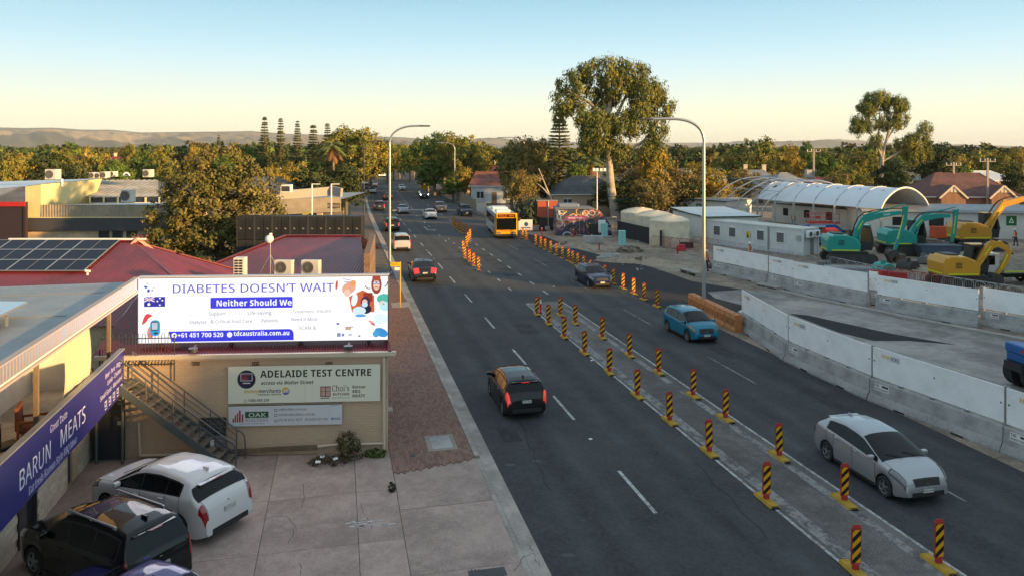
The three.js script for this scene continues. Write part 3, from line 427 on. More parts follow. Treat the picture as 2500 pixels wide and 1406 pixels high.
// butcher with balcony, parallel to the road: wall at t = -8, sign on the balcony front at t = -6.9
const T0 = -8.0, TS = -6.9, S1 = 27.4;
const roadYaw = YAW;                                                // local x = across (right), -z = forward along the road
{
  const t = thing('butcher_shop', 'two storey butcher shop with brick ground floor, balcony and grey flat roof', 'building', P(0, 0), roadYaw);   // local (t, y, -s)
  const blockMats = [0, 1, 2].map(i => { const m = grainMat([.48, .41, .31].map(v => v * (.92 + .06 * i)), [.64, .56, .45].map(v => v * (.92 + .06 * i)), { n: 256, tile: 1.2, rough: .88, seed: 151 + i, octs: [[3, .8], [14, .6], [80, .6]] }); m.userData.tri = false; return m; });
  const openings = [[21.6, 22.7, 0, 2.2], [25.3, 26.1, 0, 2.2], [11, 15, .9, 2.1]];
  mk('wall', [bx(.18, 2.5, 2.1, T0 - .12, 1.25, -26.75), bx(.18, 2.5, 2.55, T0 - .12, 1.25, -24.0), bx(.18, 2.5, 6.55, T0 - .12, 1.25, -18.3), bx(.18, .9, 7, T0 - .12, .45, -11.5), bx(.3, .3, 20, T0 - .2, 2.35, -18), bx(6, 3, .2, T0 - 3.1, 1.5, -27.9)], mat.cream, t);
  const list = [], geo = bx(.03, .185, .385), r = rng(6);
  for (let y = 0.02, k = 0; y < 2.2; y += .197, k++) for (let s = 15.2 + (k % 2 ? .2 : 0); s < S1; s += .397) { const c = s + .2; if (openings.some(o => c > o[0] - .19 && c < o[1] + .19 && y < o[3] && y + .1 > o[2])) continue; list.push({ m: pose(T0 - .02 + r() * .004, y + .1, -c), v: (r() * 2.99) | 0 }); }
  pieces('brick', t, list, [geo], blockMats, 300);
  mk('door', bx(.06, 2.15, 1.05, T0 - .12, 1.08, -22.15), mat.paneGlass, t); mk('door', bx(.06, 2.15, .75, T0 - .12, 1.08, -25.7), plain(.03, .04, .06, .4), t);
  mk('door_frame', [bx(.12, 2.2, .06, T0 - .03, 1.1, -21.6), bx(.12, 2.2, .06, T0 - .03, 1.1, -22.72), bx(.12, .06, 1.15, T0 - .03, 2.2, -22.15)], mat.darkSteel, t);
  mk('door_notice', bx(.01, .5, .4, T0 + .02, 1.55, -22.15), mat.white, t);
  mk('window', bx(.05, 1.2, 4, T0 - .1, 1.5, -13), mat.paneGlass, t);
  // balcony slab, sign, upper wall
  mk('balcony_floor', bx(TS - T0 + 4.2, .14, 18, (TS + T0) / 2 - 2.1 + .02, 2.62, -17.8), mat.concrete, t);
  const sg = mk('sign_band', bx(.1, 1.4, 18.0, TS, 3.13, -17.75), plain(.05, .05, .20, .45), t);
  const navy = '#2b2a72';
  const pm = printMat(2000, 150, (x, W, Hh) => {                     // from the far end (left of the canvas is nearest)
    x.fillStyle = navy; x.fillRect(0, 0, W, Hh); const s = W / 18.0, px = m => (m - 8.75) * s;
    const T = (str, m0, y, size, width, font = 'sans-serif', wt = '') => { x.fillStyle = '#dcd8ea'; x.font = `${wt} ${size * s}px ${font}`; const m = x.measureText(str).width; x.save(); x.translate(px(m0), y * s); x.scale(width * s / m, 1); x.fillText(str, 0, 0); x.restore(); };
    T('Great Taste', 20.3, .36, .24, 1.2, 'serif'); T('BARUN', 18.45, .95, .6, 1.95); T('MEATS', 20.95, .95, .6, 2.0); T('Eat fresh Korean Style BBQ Meat', 19.0, 1.26, .24, 3.2, 'serif');
    T('Beef - Pork - Wagyu', 24.75, .36, .19, 1.75); T('Lamb - Chicken', 24.95, .60, .19, 1.5); T('Small Good - Marinated', 24.25, .86, .19, 2.3);
    x.strokeStyle = '#dcd8ea'; x.lineWidth = .03 * s; for (let i = 0; i < 5; i++) { const a = px(24.7 + i * .42), b = 1.02 * s; x.strokeRect(a, b, .13 * s, .13 * s); x.beginPath(); x.moveTo(a + .2 * s, b - .02 * s); x.lineTo(a + .2 * s, b + .25 * s); x.moveTo(a, b + .22 * s); x.lineTo(a + .14 * s, b + .22 * s); x.stroke(); }
  }, .4);
  mk('sign_print', new THREE.PlaneGeometry(18, 1.38).rotateY(Math.PI / 2).scale(1, 1, 1).translate(TS + .054, 3.13, -17.75), pm, sg);
  mk('sign_cap', bx(.16, .04, 18.0, TS, 3.85, -17.75), mat.greyRoof, t);
  mk('lower_sign', bx(.05, .8, 3.2, T0 + .05, 1.45, -16.6), printMat(512, 128, (x, W, Hh) => { x.fillStyle = '#1f1f52'; x.fillRect(0, 0, W, Hh); x.fillStyle = '#c9c6dc'; x.font = 'italic 26px serif'; x.fillText('Quality & Premium meat', 200, 50); x.fillText('Korean style BBQ meats', 200, 96); }, .4), t);
  const up = T0 - 1.6;
  mk('upper_wall', [bx(.2, 3.0, 18, up, 4.15, -17.8), bx(1.7, 2.95, .16, T0 - .75, 4.15, -26.7)], mat.offWhite, t);
  for (const [s, w] of [[24.2, .9], [22.4, 1.1], [19.6, 1.5], [17.2, 1.3], [14.5, 1.6]]) { const wn = mk('window', bx(.05, 1.5, w, up + .12, 4.3, -s), mat.glass, t); mk('window_frame', [bx(.08, .06, w + .1, up + .13, 5.06, -s), bx(.08, .08, w + .1, up + .13, 3.52, -s), bx(.08, 1.5, .05, up + .13, 4.3, -s - w / 2), bx(.08, 1.5, .05, up + .13, 4.3, -s + w / 2)], mat.white, wn); }
  for (const s of [26.6, 23.3, 20.6, 17.5]) mk('balcony_post', bx(.1, 2.9, .1, TS - .35, 4.2, -s), mat.wood, t);
  // roof
  mk('roof', [bx(17, .06, 18, -15.05, 5.93, -18.0)], mat.greyRoof, t); mk('ceiling', bx(3.2, .05, 18, -8.1, 5.68, -18.0), mat.offWhite, t);
  const fas = corrugated([V(0, 0, 0), V(18, 0, 0), V(18, 0, .42), V(0, 0, .42)], V(1, 0, 0), .16, .016, 4); fas.rotateX(-Math.PI / 2).rotateY(Math.PI / 2).translate(-6.5, 5.66, -9.0); mk('fascia', fas, plain(.35, .27, .25, .55), t);
  mk('fascia_back', bx(.04, .42, 18, -6.53, 5.87, -18), mat.steel, t); mk('fascia_trim', [bx(.09, .05, 18, -6.49, 5.64, -18), bx(.16, .03, 18, -6.52, 6.1, -18)], plain(.40, .33, .30, .6), t);
  mk('roof_seam', [bx(12, .02, .04, -13, 5.97, -25.2), bx(12, .02, .04, -13, 5.97, -21.9)], mat.steel, t);
  mk('back_parapet', [bx(9, .62, .2, -18.0, 6.2, -27.2), bx(3.3, .62, .14, -13.0, 6.2, -27.0)], mat.cream, t);
}
// panels lying on racks on the butcher's roof
{
  const g = 'tilted panels on the grey roof';
  for (let i = 0; i < 5; i++) {
    const t = thing('solar_panel', 'pale tilted solar panel on a rack at the roof edge', 'solar panel', P(14.4 + i * 1.72, -9.35, 6.0), roadYaw, g);
    mk('panel', bx(3.5, .04, 1.68, -.4, .42, 0, 0, 0, -.06), plain(.34, .38, .42, .18, { clearcoat: 1 }), t); mk('frame', [bx(3.52, .05, .03, -.4, .43, .83, 0, 0, -.06), bx(.03, .05, 1.68, 1.35, .31, 0)], mat.galv, t); mk('bracket', [bx(.3, .04, .05, 1.25, .27, .5), bx(.05, .27, .05, 1.38, .135, .5), bx(.05, .5, .05, -1.4, .25, .5)], mat.galv, t);
  }
}
// things on the balcony
{
  const at = (s, t, h) => P(s, t, h);
  const cl = new THREE.PlaneGeometry(2.25, 2.45, 14, 14), p = cl.attributes.position; for (let i = 0; i < p.count; i++) { const v = p.getY(i) / 2.45 + .5; p.setZ(i, .22 * Math.sin(v * Math.PI) * (.6 + .2 * Math.sin(p.getX(i) * 2)) + .02 * Math.sin(p.getX(i) * 9)); p.setX(i, p.getX(i) - .12 * Math.sin(v * Math.PI) * Math.sign(p.getX(i))); } cl.computeVertexNormals();
  const b = thing('roller_blind', 'cream canvas roller blind bellying out on the balcony', 'blind', at(23.0, TS - .28, 3.2), roadYaw); mk('canvas', cl.rotateY(Math.PI / 2).translate(0, 1.2, 0), new THREE.MeshPhysicalMaterial({ color: lin(.62, .50, .30), roughness: .9, side: THREE.DoubleSide }), b); mk('bottom_bar', bar(V(0, -.02, -1.1), V(0, -.02, 1.1), .03), mat.creamTrim, b);
  const ch = thing('office_chair', 'black padded office chair on the balcony', 'chair', at(20.6, -7.9, 2.69), 1.0); mk('seat', rbx(.52, .1, .5, .04, 0, .45, 0), mat.black, ch); mk('backrest', rbx(.1, .6, .48, .04, -.26, .8, 0), mat.black, ch); mk('stem', cyl(.03, .03, .4, 0, .05, 0), mat.steel, ch); mk('star_base', [0, 1, 2, 3, 4].map(i => bar(V(0, .08, 0), V(.28 * Math.cos(i * 1.257), .04, .28 * Math.sin(i * 1.257)), .02)), mat.black, ch);
  const ar = thing('timber_armchair', 'reddish timber armchair on the balcony', 'chair', at(21.9, -7.8, 2.69), .4); mk('seat', rbx(.6, .12, .55, .04, 0, .42, 0), plain(.20, .06, .03, .7), ar); for (const z of [-.3, .3]) mk('armrest', [bx(.6, .06, .08, 0, .66, z), bx(.06, .66, .06, .27, .33, z), bx(.06, .66, .06, -.27, .33, z)], plain(.28, .09, .03, .5), ar); mk('backrest', bx(.08, .6, .6, -.3, .75, 0), plain(.20, .06, .03, .7), ar);
  const bo = thing('leaning_board', 'white and blue display board leaning on the balcony', 'board', at(17.0, -7.35, 2.69), roadYaw); mk('board', bx(.03, 2.0, 1.1, 0, .95, 0, 0, 0, .25), printMat(128, 256, (x, W, Hh) => { x.fillStyle = '#dfe4ea'; x.fillRect(0, 0, W, Hh); x.fillStyle = '#3f8fc8'; x.fillRect(20, 90, 80, 60); }, .5), bo); mk('batten', bx(.04, .05, 1.1, -.03, 1.5, 0), mat.wood, bo);
}
// door wall at the back of the yard and steel stairs
{
  const c = onWall(262, 1112, .2), t = thing('back_door', 'dark blue metal security door at the back of the yard', 'door', V(c.x, 0.1, c.z), WY);
  mk('leaf', bx(.95, 1.95, .05, 0, 1.0, 0), plain(.025, .03, .045, .45), t); mk('frame', [bx(.06, 2.05, .1, -.5, 1.02, 0), bx(.06, 2.05, .1, .5, 1.02, 0), bx(1.06, .06, .1, 0, 2.06, 0)], mat.darkSteel, t); mk('lock_plate', bx(.12, .12, .02, .38, 1.25, .04), mat.galv, t); mk('sill', bx(1.0, .05, .16, 0, .02, .05), mat.steel, t); mk('slat', [0, 1, 2, 3, 4].map(i => bx(.85, .02, .02, 0, 1.5 + i * .09, .03)), mat.darkSteel, t);
  const st = thing('steel_stairs', 'grey steel stairs with pipe handrails rising to the balcony', 'stairs', V(0, 0, 0)), steelM = plain(.12, .145, .15, .5, { metalness: .4 }), rail = plain(.14, .14, .145, .45, { metalness: .5 });
  const zb = onWall(560, 1130, .6), top = V(-12.55, 2.68, zb.z + .1), bot = V(-9.1, .12, zb.z + .1), dir = bot.clone().sub(top), Wd = .85;
  const off = z => V(0, 0, z);
  for (const z of [-Wd / 2, Wd / 2]) { mk('stringer', beam(top.clone().add(off(z)), bot.clone().add(off(z)), .05, .24), steelM, st); }
  for (let i = 0; i < 14; i++) { const q = top.clone().addScaledVector(dir, (i + .5) / 14); mk('tread', [bx(.25, .03, Wd - .06, q.x, q.y + .06, q.z), bx(.02, .1, Wd - .06, q.x - .12, q.y + .03, q.z)], i % 3 ? plain(.16, .13, .10, .6) : plain(.20, .16, .12, .6), st); }
  mk('landing', bx(1.1, .08, 1.3, top.x - .55, 2.68, top.z), steelM, st);
  for (const z of [-Wd / 2, Wd / 2]) {
    const up = h => V(0, h, 0), a = top.clone().add(off(z)), b = bot.clone().add(off(z)); mk('handrail', tube([a.clone().add(up(.95)), b.clone().add(up(.95)), b.clone().add(V(.22, .8, 0)), b.clone().add(V(.28, .5, 0)), b.clone().add(V(.28, 0, 0))], .024, 6, 60), rail, st);
    for (const h of [.35, .55, .75]) mk('rail', bar(a.clone().add(up(h)), b.clone().add(up(h)), .011, 5), rail, st); for (let i = 0; i <= 4; i++) { const q = a.clone().lerp(b, i / 4); mk('baluster', bar(q, q.clone().add(up(.95)), .02), rail, st); }
  }
  for (const x of [-.95, -.1]) mk('support', bar(V(top.x + x, 0.1, top.z), V(top.x + x, 2.66, top.z), .045), steelM, st);
  // looped balustrade behind the landing
  const bl = thing('balustrade', 'black looped top balustrade behind the stair landing', 'railing', V(-12.4, 3.15, zb.z - .35), WY), r2 = plain(.03, .03, .032, .5);
  mk('rail', [bx(2.4, .03, .03, 0, .06, 0), bx(2.4, .03, .03, 0, .92, 0)], r2, bl); for (let i = 0; i < 11; i++) { const x = -1.1 + i * .21; mk('loop', tube([V(x, 0, 0), V(x, .9, 0), V(x + .02, 1.07, 0), V(x + .09, 1.07, 0), V(x + .11, .9, 0)], .01, 5, 16), r2, bl); mk('baluster', bar(V(x + .11, 0, 0), V(x + .11, .95, 0), .01, 5), r2, bl); }
  mk('post', [bar(V(-1.2, -.5, 0), V(-1.2, 1, 0), .02), bar(V(1.2, -.5, 0), V(1.2, 1, 0), .02)], r2, bl);
}
// ------------------------------------------------------------------ left: roofs behind the screen and the street block beyond
const solarArray = (t, o, u, v, nu, nv, w = 1.72, h = 1.05) => { for (let i = 0; i < nu; i++) for (let j = 0; j < nv; j++) { const a = o.clone().addScaledVector(u, i * (w + .03)).addScaledVector(v, j * (h + .03)), n = u.clone().cross(v).normalize(); if (n.y < 0) n.negate(); a.addScaledVector(n, .12); const m = new THREE.Matrix4().makeBasis(u, n, u.clone().cross(n)); const g = bx(w, .035, h); g.applyMatrix4(m).translate(...a.clone().addScaledVector(u, w / 2).addScaledVector(v, h / 2).toArray()); const pn = mk('solar_panel', g, mat.solar, t); const fr = [[-w / 2, 0, .03, h], [w / 2, 0, .03, h], [0, -h / 2, w, .03], [0, h / 2, w, .03], [0, 0, .012, h]].map(([x, z, ww, hh]) => bx(ww, .05, hh, x, .004, z).applyMatrix4(m).translate(...a.clone().addScaledVector(u, w / 2).addScaledVector(v, h / 2).toArray())); mk('panel_frame', fr, mat.galv, pn); } };
{
  // hip roof with a gablet, panels on its near slope
  const t = thing('red_roof_building', 'red ribbed hip roof with small gablet and dark solar panels', 'building');
  const rg = D(321, 590, 37), rl = D(-260, 588, 37), e = 3.4;
  const nearL = V(-32, e, -29.6), nearR = V(-11.0, e, -29.6), farC = V(-14.6, e, -42), farR = V(-7.2, 3.8, -41), rEnd = V(-7.6, 3.9, -35);
  mk('roof', corrugated([nearL, nearR, rg, V(rl.x, rg.y, rg.z)], V(1, 0, 0), .16, .016), mat.redRoof, t);
  mk('hip_slope', corrugated([nearR, farC, rg], farC.clone().sub(nearR), .16, .016), mat.redRoof, t);
  mk('hip_slope', corrugated([V(-32, e, -42), farC, rg, V(rl.x, rg.y, rg.z)], V(1, 0, 0), .4, .016), mat.redRoof, t);
  mk('ridge_cap', [beam(rg.clone().add(V(0, .05, 0)), V(rl.x, rg.y + .05, rg.z), .22, .06), beam(rg.clone().add(V(.1, -.05, 0)), nearR.clone().add(V(0, .06, 0)), .18, .06), beam(rg.clone().add(V(.1, .02, 0)), farC.clone().add(V(0, .06, 0)), .18, .06)], mat.redRoof, t);
  const g0 = rg.clone(); mk('gablet', [beam(g0.clone().add(V(.25, .15, 0)), g0.clone().add(V(-.35, -.85, .95)), .1, .14), beam(g0.clone().add(V(.25, .15, 0)), g0.clone().add(V(.9, -.62, -.6)), .1, .14)], plain(.50, .22, .16, .6), t); mk('gablet_vent', quadGeo(g0.clone().add(V(.05, .05, 0)), g0.clone().add(V(-.3, -.8, .85)), g0.clone().add(V(.3, -.8, .3)), g0.clone().add(V(.75, -.6, -.55))), mat.darkSteel, t);
  mk('wall', [bx(18, e, .2, -22, e / 2, -29.9), beam(V(-11.4, e / 2, -29.9), V(-14.9, e / 2, -41.7), .2, e)], mat.cream, t);
  const v = rg.clone().sub(V(rg.x, e, -29.6)).normalize(), o = V(-32, e, -29.6).addScaledVector(v, 3.55);
  solarArray(t, V(-29.6, e, -29.6).addScaledVector(v, 4.45), V(1, 0, 0), v, 6, 3, 1.72, 1.05);
  mk('ridge_flashing', beam(V(-24.6, rg.y + .12, rg.z), V(-17.9, rg.y + .12, rg.z), .08, .08), mat.white, t);
  // small panel group near the fascia corner
  solarArray(t, V(-14.6, e + .55, -28.4), V(1, 0, -.05).normalize(), V(0, .42, -.9).normalize(), 2, 2, 1.2, .9);
  // second red roof, ridge level, wall fin at the footpath end
  const b = thing('red_roof_building', 'red ribbed roof with air conditioners and a brick end fin by the footpath', 'building');
  const A = D(696, 577, 47), B = D(880, 577, 47), E0 = D(445, 676, 40), E1 = D(893, 673, 40);
  mk('roof', corrugated([E0, E1, B, A], E1.clone().sub(E0), .16, .018), mat.redRoof, b); mk('roof_back', corrugated([A, B, V(B.x, 3.2, -54), V(A.x - 3, 3.2, -54)], V(1, 0, 0), .4, .016), mat.redRoof, b);
  mk('hip_slope', corrugated([E0, A, V(A.x - 3.6, 3.4, -54)], V(A.x - 3.6 - E0.x, 0, -54 - E0.z), .2, .016), mat.redRoof, b);
  mk('ridge_cap', [beam(A.clone().add(V(0, .06, 0)), B.clone().add(V(0, .06, 0)), .2, .06), beam(A.clone().add(V(0, .06, 0)), E0.clone().add(V(0, .06, 0)), .18, .05)], mat.redRoof, b);
  mk('wall', [bx(8.8, 3.3, .2, (E0.x + E1.x) / 2, 1.65, -40.2), beam(V(E1.x - .25, 1.65, -40.3), V(E1.x - 3.3, 1.65, -53.4), .2, 3.3)], mat.cream, b);
  const f0 = D(885, 560, 44), f1 = D(893, 668, 40); mk('end_fin', beam(V(f1.x + .16, 3.6, f1.z + .6), V(f0.x + .22, 3.9, f0.z - 2), .3, 2.6), grainMat([.14, .085, .06], [.22, .15, .11], { tile: 1, seed: 161 }), b);
}
// air conditioners standing on the near roof behind the screen
function acUnit(pos, yaw, label, w = .85, h = .62, d = .34, cat = 'air conditioner', group) {
  const t = thing('air_conditioner', label, cat, pos, yaw, group); mk('case', rbx(w, h, d, .03, 0, h / 2 + .05, 0), plain(.60, .56, .50, .5), t); mk('fan_grille', [0, 1, 2].map(i => new THREE.TorusGeometry((.12 + i * .07) * h / .62, .008, 4, 20).translate(-w * .12, h / 2 + .05, d / 2 + .01)), mat.darkSteel, t); mk('fan', new THREE.CircleGeometry(h * .38, 20).translate(-w * .12, h / 2 + .05, d / 2 + .003), plain(.12, .115, .11, .7), t); for (const s of [-1, 1]) mk('foot', bx(.08, .05, d, s * w * .35, .025, 0), mat.darkSteel, t); return t;
}
acUnit(D(693, 672, 33.5), -.1, 'cream air conditioner beside the dish mast above the screen', .82, .62); acUnit(D(759, 672, 33.5), -.1, 'cream air conditioner with large round fan right of the dish mast', .82, .62);
{
  const t = thing('louvre_vent', 'white louvred roof vent box above the screen', 'vent', D(586, 676, 31)); mk('case', bx(.42, .8, .4, 0, .4, 0), plain(.66, .62, .56, .5), t); for (let i = 0; i < 6; i++) for (const x of [-.09, .09]) mk('louvre', bx(.13, .07, .02, x, .14 + i * .11, .21), mat.black, t);
  const m = thing('dish_mast', 'guyed white dish antenna mast on the red roof', 'antenna', D(659, 668, 36)); mk('mast', bar(V(0, 0, 0), V(0, 1.75, 0), .02), mat.galv, m); for (const a of [-.5, .5, 0]) mk('stay', bar(V(a, 0, a ? 0 : -.4), V(0, .9, 0), .014, 5), mat.galv, m); mk('dish', new THREE.SphereGeometry(.24, 16, 8, 0, 7, 0, 1).rotateX(1.3).scale(1, 1, 1).translate(0, 1.62, .02), mat.white, m); mk('feed_horn', [rbx(.12, .14, .12, .03, .05, 1.86, .1), bar(V(0, 1.7, 0), V(.05, 1.86, .1), .012)], mat.white, m);
  const c = thing('security_camera', 'small white security camera on the parapet', 'camera', D(212, 662, 29)); mk('body', new THREE.CapsuleGeometry(.05, .14, 4, 10).rotateZ(1.5), mat.white, c); mk('bracket', bx(.05, .14, .05, 0, -.09, 0), mat.white, c);
}
// stacked black storage pods
{
  const base = thing('shipping_container', 'dark shipping container under the stacked storage pods', 'container', D(722, 620, 52.5).setY(0)); mk('shell', bx(8.9, 2.3, 2.4, 0, 1.17, -1.3), plain(.02, .021, .024, .6), base); mk('door_bar', [-3, -1, 1, 3].map(x => bar(V(x, .1, -.07), V(x, 2.3, -.07), .03)), mat.darkSteel, base);
  const podM = grainMat([.011, .011, .011], [.022, .021, .020], { tile: 2, rough: .6, seed: 171 }), lab = printMat(64, 32, (x, W, Hh) => { x.fillStyle = '#14120f'; x.fillRect(0, 0, W, Hh); x.fillStyle = '#cfccc4'; x.font = 'bold 15px sans-serif'; x.fillText('BLK', 10, 15); x.fillRect(18, 19, 30, 4); x.fillRect(14, 25, 22, 2); }, .5);
  const a = D(569, 532, 52), b = D(878, 528, 52), W = (b.x - a.x) / 7, top = (a.y + b.y) / 2, hh = 1.64;
  const pod = thing('storage_pod', 'black storage pod with two labelled doors in the stacked row', 'storage pod', V(a.x + W / 2, top - hh, -52.6), 0, 'black storage pods in two stacked rows');
  mk('shell', rbx(W - .03, hh - .03, 1.2, .02, 0, hh / 2, -.6), podM, pod); for (const s of [-1, 1]) { const d = mk('door', bx(W / 2 - .06, hh - .16, .03, s * W / 4, hh / 2, .012), podM, pod); mk('label', new THREE.PlaneGeometry(.26, .13).translate(s * W / 4, hh * .48, .03), lab, d); mk('hinge', [bx(.28, .05, .02, s * W / 4, hh * .82, .035), bx(.28, .05, .02, s * W / 4, hh * .2, .035)], mat.black, d); } for (const s of [-1, 1]) mk('corner_post', bx(.05, hh, .05, s * (W / 2 - .03), hh / 2, .02), mat.darkSteel, pod);
  for (let r = 0; r < 2; r++) for (let i = 0; i < 7; i++) if (r || i) copyOf(pod, V(a.x + W * (i + .5), top - hh * (r + 1), -52.6), 0);
}
// yellow walled warehouse
{
  const Z = 60, t = thing('warehouse', 'yellow rendered warehouse with ribbed parapet and grey fascia', 'building');
  const yel = grainMat([.62, .52, .25], [.74, .63, .33], { tile: 4, rough: .8, seed: 181 }), q = (px, py, z = Z) => D(px, py, z);
  const a = q(100, 500), b = q(100, 432), c = q(245, 438), wallP = (p0, p1, p2, p3, m, nm) => { const l = [quadGeo(p0, p1, p2, p3)]; return mk(nm, l, m, t); };
  // side wall turned towards the road, rising roofline, then the grey saw-tooth roof
  const yw = [q(62, 504), q(100, 500), q(218, 498, 66), q(248, 438, 66), q(100, 452), q(62, 456)];
  mk('side_wall', [quadGeo(q(98, 502), q(222, 500, 67), q(248, 437, 67), q(98, 451)), quadGeo(q(60, 532), q(98, 532), q(98, 451), q(60, 456))], yel, t);
  mk('roof', [quadGeo(q(-80, 466), q(60, 455), q(248, 436, 67), q(-80, 446, 75)), quadGeo(q(60, 455), q(98, 450), q(248, 436, 67), q(150, 440, 66))], mat.whiteRoof, t);
  mk('sawtooth_roof', corrugated([q(213, 482, 65), q(385, 478, 65), q(385, 440, 72), q(245, 437, 72)], V(1, 0, 0), .5, .03), grainMat([.30, .27, .22], [.46, .43, .38], { tile: 3, rough: .8, seed: 182 }), t);
  mk('clerestory', quadGeo(q(213, 495, 65), q(400, 494, 65), q(400, 480, 65), q(215, 483, 65)), mat.paneGlass, t); for (let i = 0; i < 6; i++) mk('mullion', bx(.12, .5, .1, q(218 + i * 34, 488, 64.9).x, q(218, 489, 64.9).y, -64.9), yel, t);
  mk('flat_roof', quadGeo(q(98, 501), q(400, 501), q(400, 495, 65), q(220, 498, 66)), mat.whiteRoof, t);
  mk('parapet', corrugated([q(98, 530), q(420, 530), V(q(420, 500).x, q(420, 500).y, -60.02), V(q(98, 500).x, q(98, 500).y, -60.02)], V(1, 0, 0), .22, .03), grainMat([.30, .245, .18], [.40, .33, .25], { tile: 3, seed: 183 }), t);
  mk('fascia', bx(16, 1.0, .3, q(210, 546).x, q(210, 547).y, -59.7), plain(.055, .052, .06, .6), t);
  mk('lower_wall', bx(16, 4.2, .2, q(210, 560).x, 2.05, -60), mat.cream, t); mk('gutter_strip', bx(16, .1, .25, q(210, 531).x, q(210, 531.5).y, -59.8), yel, t);
  for (const x of [252, 285, 320]) { const p = q(x, 585, 59.85); const w = mk('window', bx(.7, 1.6, .06, p.x, p.y, -59.86), mat.paneGlass, t); mk('window_frame', [bx(.06, 1.6, .1, p.x - .36, p.y, -59.84), bx(.06, 1.6, .1, p.x + .36, p.y, -59.84)], mat.darkSteel, w); }
  const dk = thing('roller_door_bay', 'dark maroon loading bay beside the yellow warehouse', 'loading bay', q(10, 590, 59).setY(0)); mk('bay_wall', bx(4.0, 6.2, .3, -.3, 3.1, 0), plain(.030, .018, .025, .7), dk); mk('red_strip', bx(4.0, .35, .1, -.3, 6.05, .2), mat.red, dk); mk('door_rail', [bx(.1, 6, .08, -.5, 3, .18), bx(.1, 6, .08, 1.6, 3, .18)], mat.black, dk);
  for (const [px, py, Zz, w, h, l] of [[128, 440, 63, .9, .85, 'tan rooftop cooler on the white warehouse roof'], [228, 437, 70, .5, .55, 'first small rooftop unit in the row on the warehouse ridge'], [242, 437, 70, .42, .5, 'narrow rooftop unit second in the ridge row'], [256, 437, 70, .5, .62, 'third rooftop unit in the ridge row'], [276, 433, 71, .45, .5, 'white rooftop unit at the end of the ridge row'], [361, 434, 68, .68, .68, 'large square fan unit at the far end of the ridge'], [312, 495, 61, .8, 1.0, 'white evaporative cooler on the low flat roof']]) acUnit(D(px, py, Zz), 0, l, w, h, .8);
  for (const [px, py, Z2] of [[150, 455, 62], [307, 430, 70]]) { const v = thing('roof_pipe', px < 200 ? 'thin white vent pipe on the pale warehouse roof' : 'curved white pipe cowl on the warehouse ridge', 'pipe', D(px, py, Z2)); mk('pipe', px < 200 ? cyl(.08, .08, .6) : new THREE.TorusGeometry(.28, .08, 8, 14, Math.PI).translate(0, 0, 0), mat.white, v); mk('collar', cyl(.14, .12, .06), mat.white, v); }
}
// grey parapet shop with two white light poles
{
  const Z = 76, q = (x, y, z = Z) => D(x, y, z), t = thing('flat_roof_shop', 'grey flat roofed shop with banded parapet near the kerb', 'building');
  const tan = grainMat([.19, .165, .14], [.27, .24, .205], { tile: 3, seed: 191 }), gr = plain(.30, .29, .27, .7);
  const a = q(560, 520), b = q(826, 500), c = q(826, 472);
  mk('parapet', [beam(V(a.x, 6.0 - .6, -72), V(q(795, 470).x, 6.0, -78), .3, .9), beam(V(q(795, 470).x, 6.1, -78), V(q(828, 470).x, 5.9, -77), .3, .9)], gr, t);
  mk('fascia', [beam(V(a.x, 4.55, -71.8), V(q(828, 500).x, 4.75, -76.6), .3, 1.5)], tan, t); mk('lettering', new THREE.PlaneGeometry(2.8, .5).rotateY(.1).translate(q(800, 500).x - .2, 4.65, -75.9), printMat(256, 48, (x, W, Hh) => { x.fillStyle = '#4c443c'; x.fillRect(0, 0, W, Hh); x.fillStyle = '#b5aca0'; x.font = '30px sans-serif'; x.fillText('Salvatore : Hotel Beauty', 6, 34, 244); }, .7), t);
  mk('wall', [beam(V(a.x, 2, -73), V(q(826, 500).x, 2, -77.5), .2, 4)], plain(.10, .09, .085, .7), t); mk('column', [bx(.5, 3.9, .5, q(780, 520).x, 1.95, -76)], mat.cream, t); mk('roof', sheet([V(a.x, 0, -72), V(q(826, 500).x, 0, -77), V(q(826, 500).x, 0, -90), V(a.x - 2, 0, -88)], 5.2), mat.greyRoof, t); mk('side_wall', beam(V(q(846, 500, 79).x, 2.4, -79), V(q(846, 500, 79).x - 1.9, 2.4, -87), .25, 4.8), plain(.13, .125, .12, .7), t);
  const tank = thing('air_conditioner', 'white box air conditioner on the tan parapet building', 'air conditioner', q(699, 470, 74)); mk('case', rbx(1.0, .75, .7, .03, 0, .38, 0), mat.white, tank); mk('grille', bx(.8, .5, .02, 0, .36, .36), mat.darkSteel, tank);
  for (const px of [761, 808]) { const p = thing('light_pole', 'thin white light pole with a short arm by the grey shop', 'light pole', q(px, 530, 70).setY(0), 0, 'white poles by the grey shop'); mk('pole', bar(V(0, 0, 0), V(0, q(px, 450, 70).y, 0), .07, 8), mat.white, p); mk('arm', bar(V(0, q(px, 450, 70).y, 0), V(.75, q(px, 450, 70).y, 0), .05), mat.white, p); }
  const fl = thing('yellow_sign_board', 'tilted yellow sign board on the shop awning', 'sign', q(748, 523, 68)); mk('board', bx(.8, .04, .5, 0, .1, 0, 0, .5, .3), plain(.75, .45, .05, .5), fl); mk('strut', bar(V(0, -.3, 0), V(0, .1, 0), .03), mat.darkSteel, fl);
}
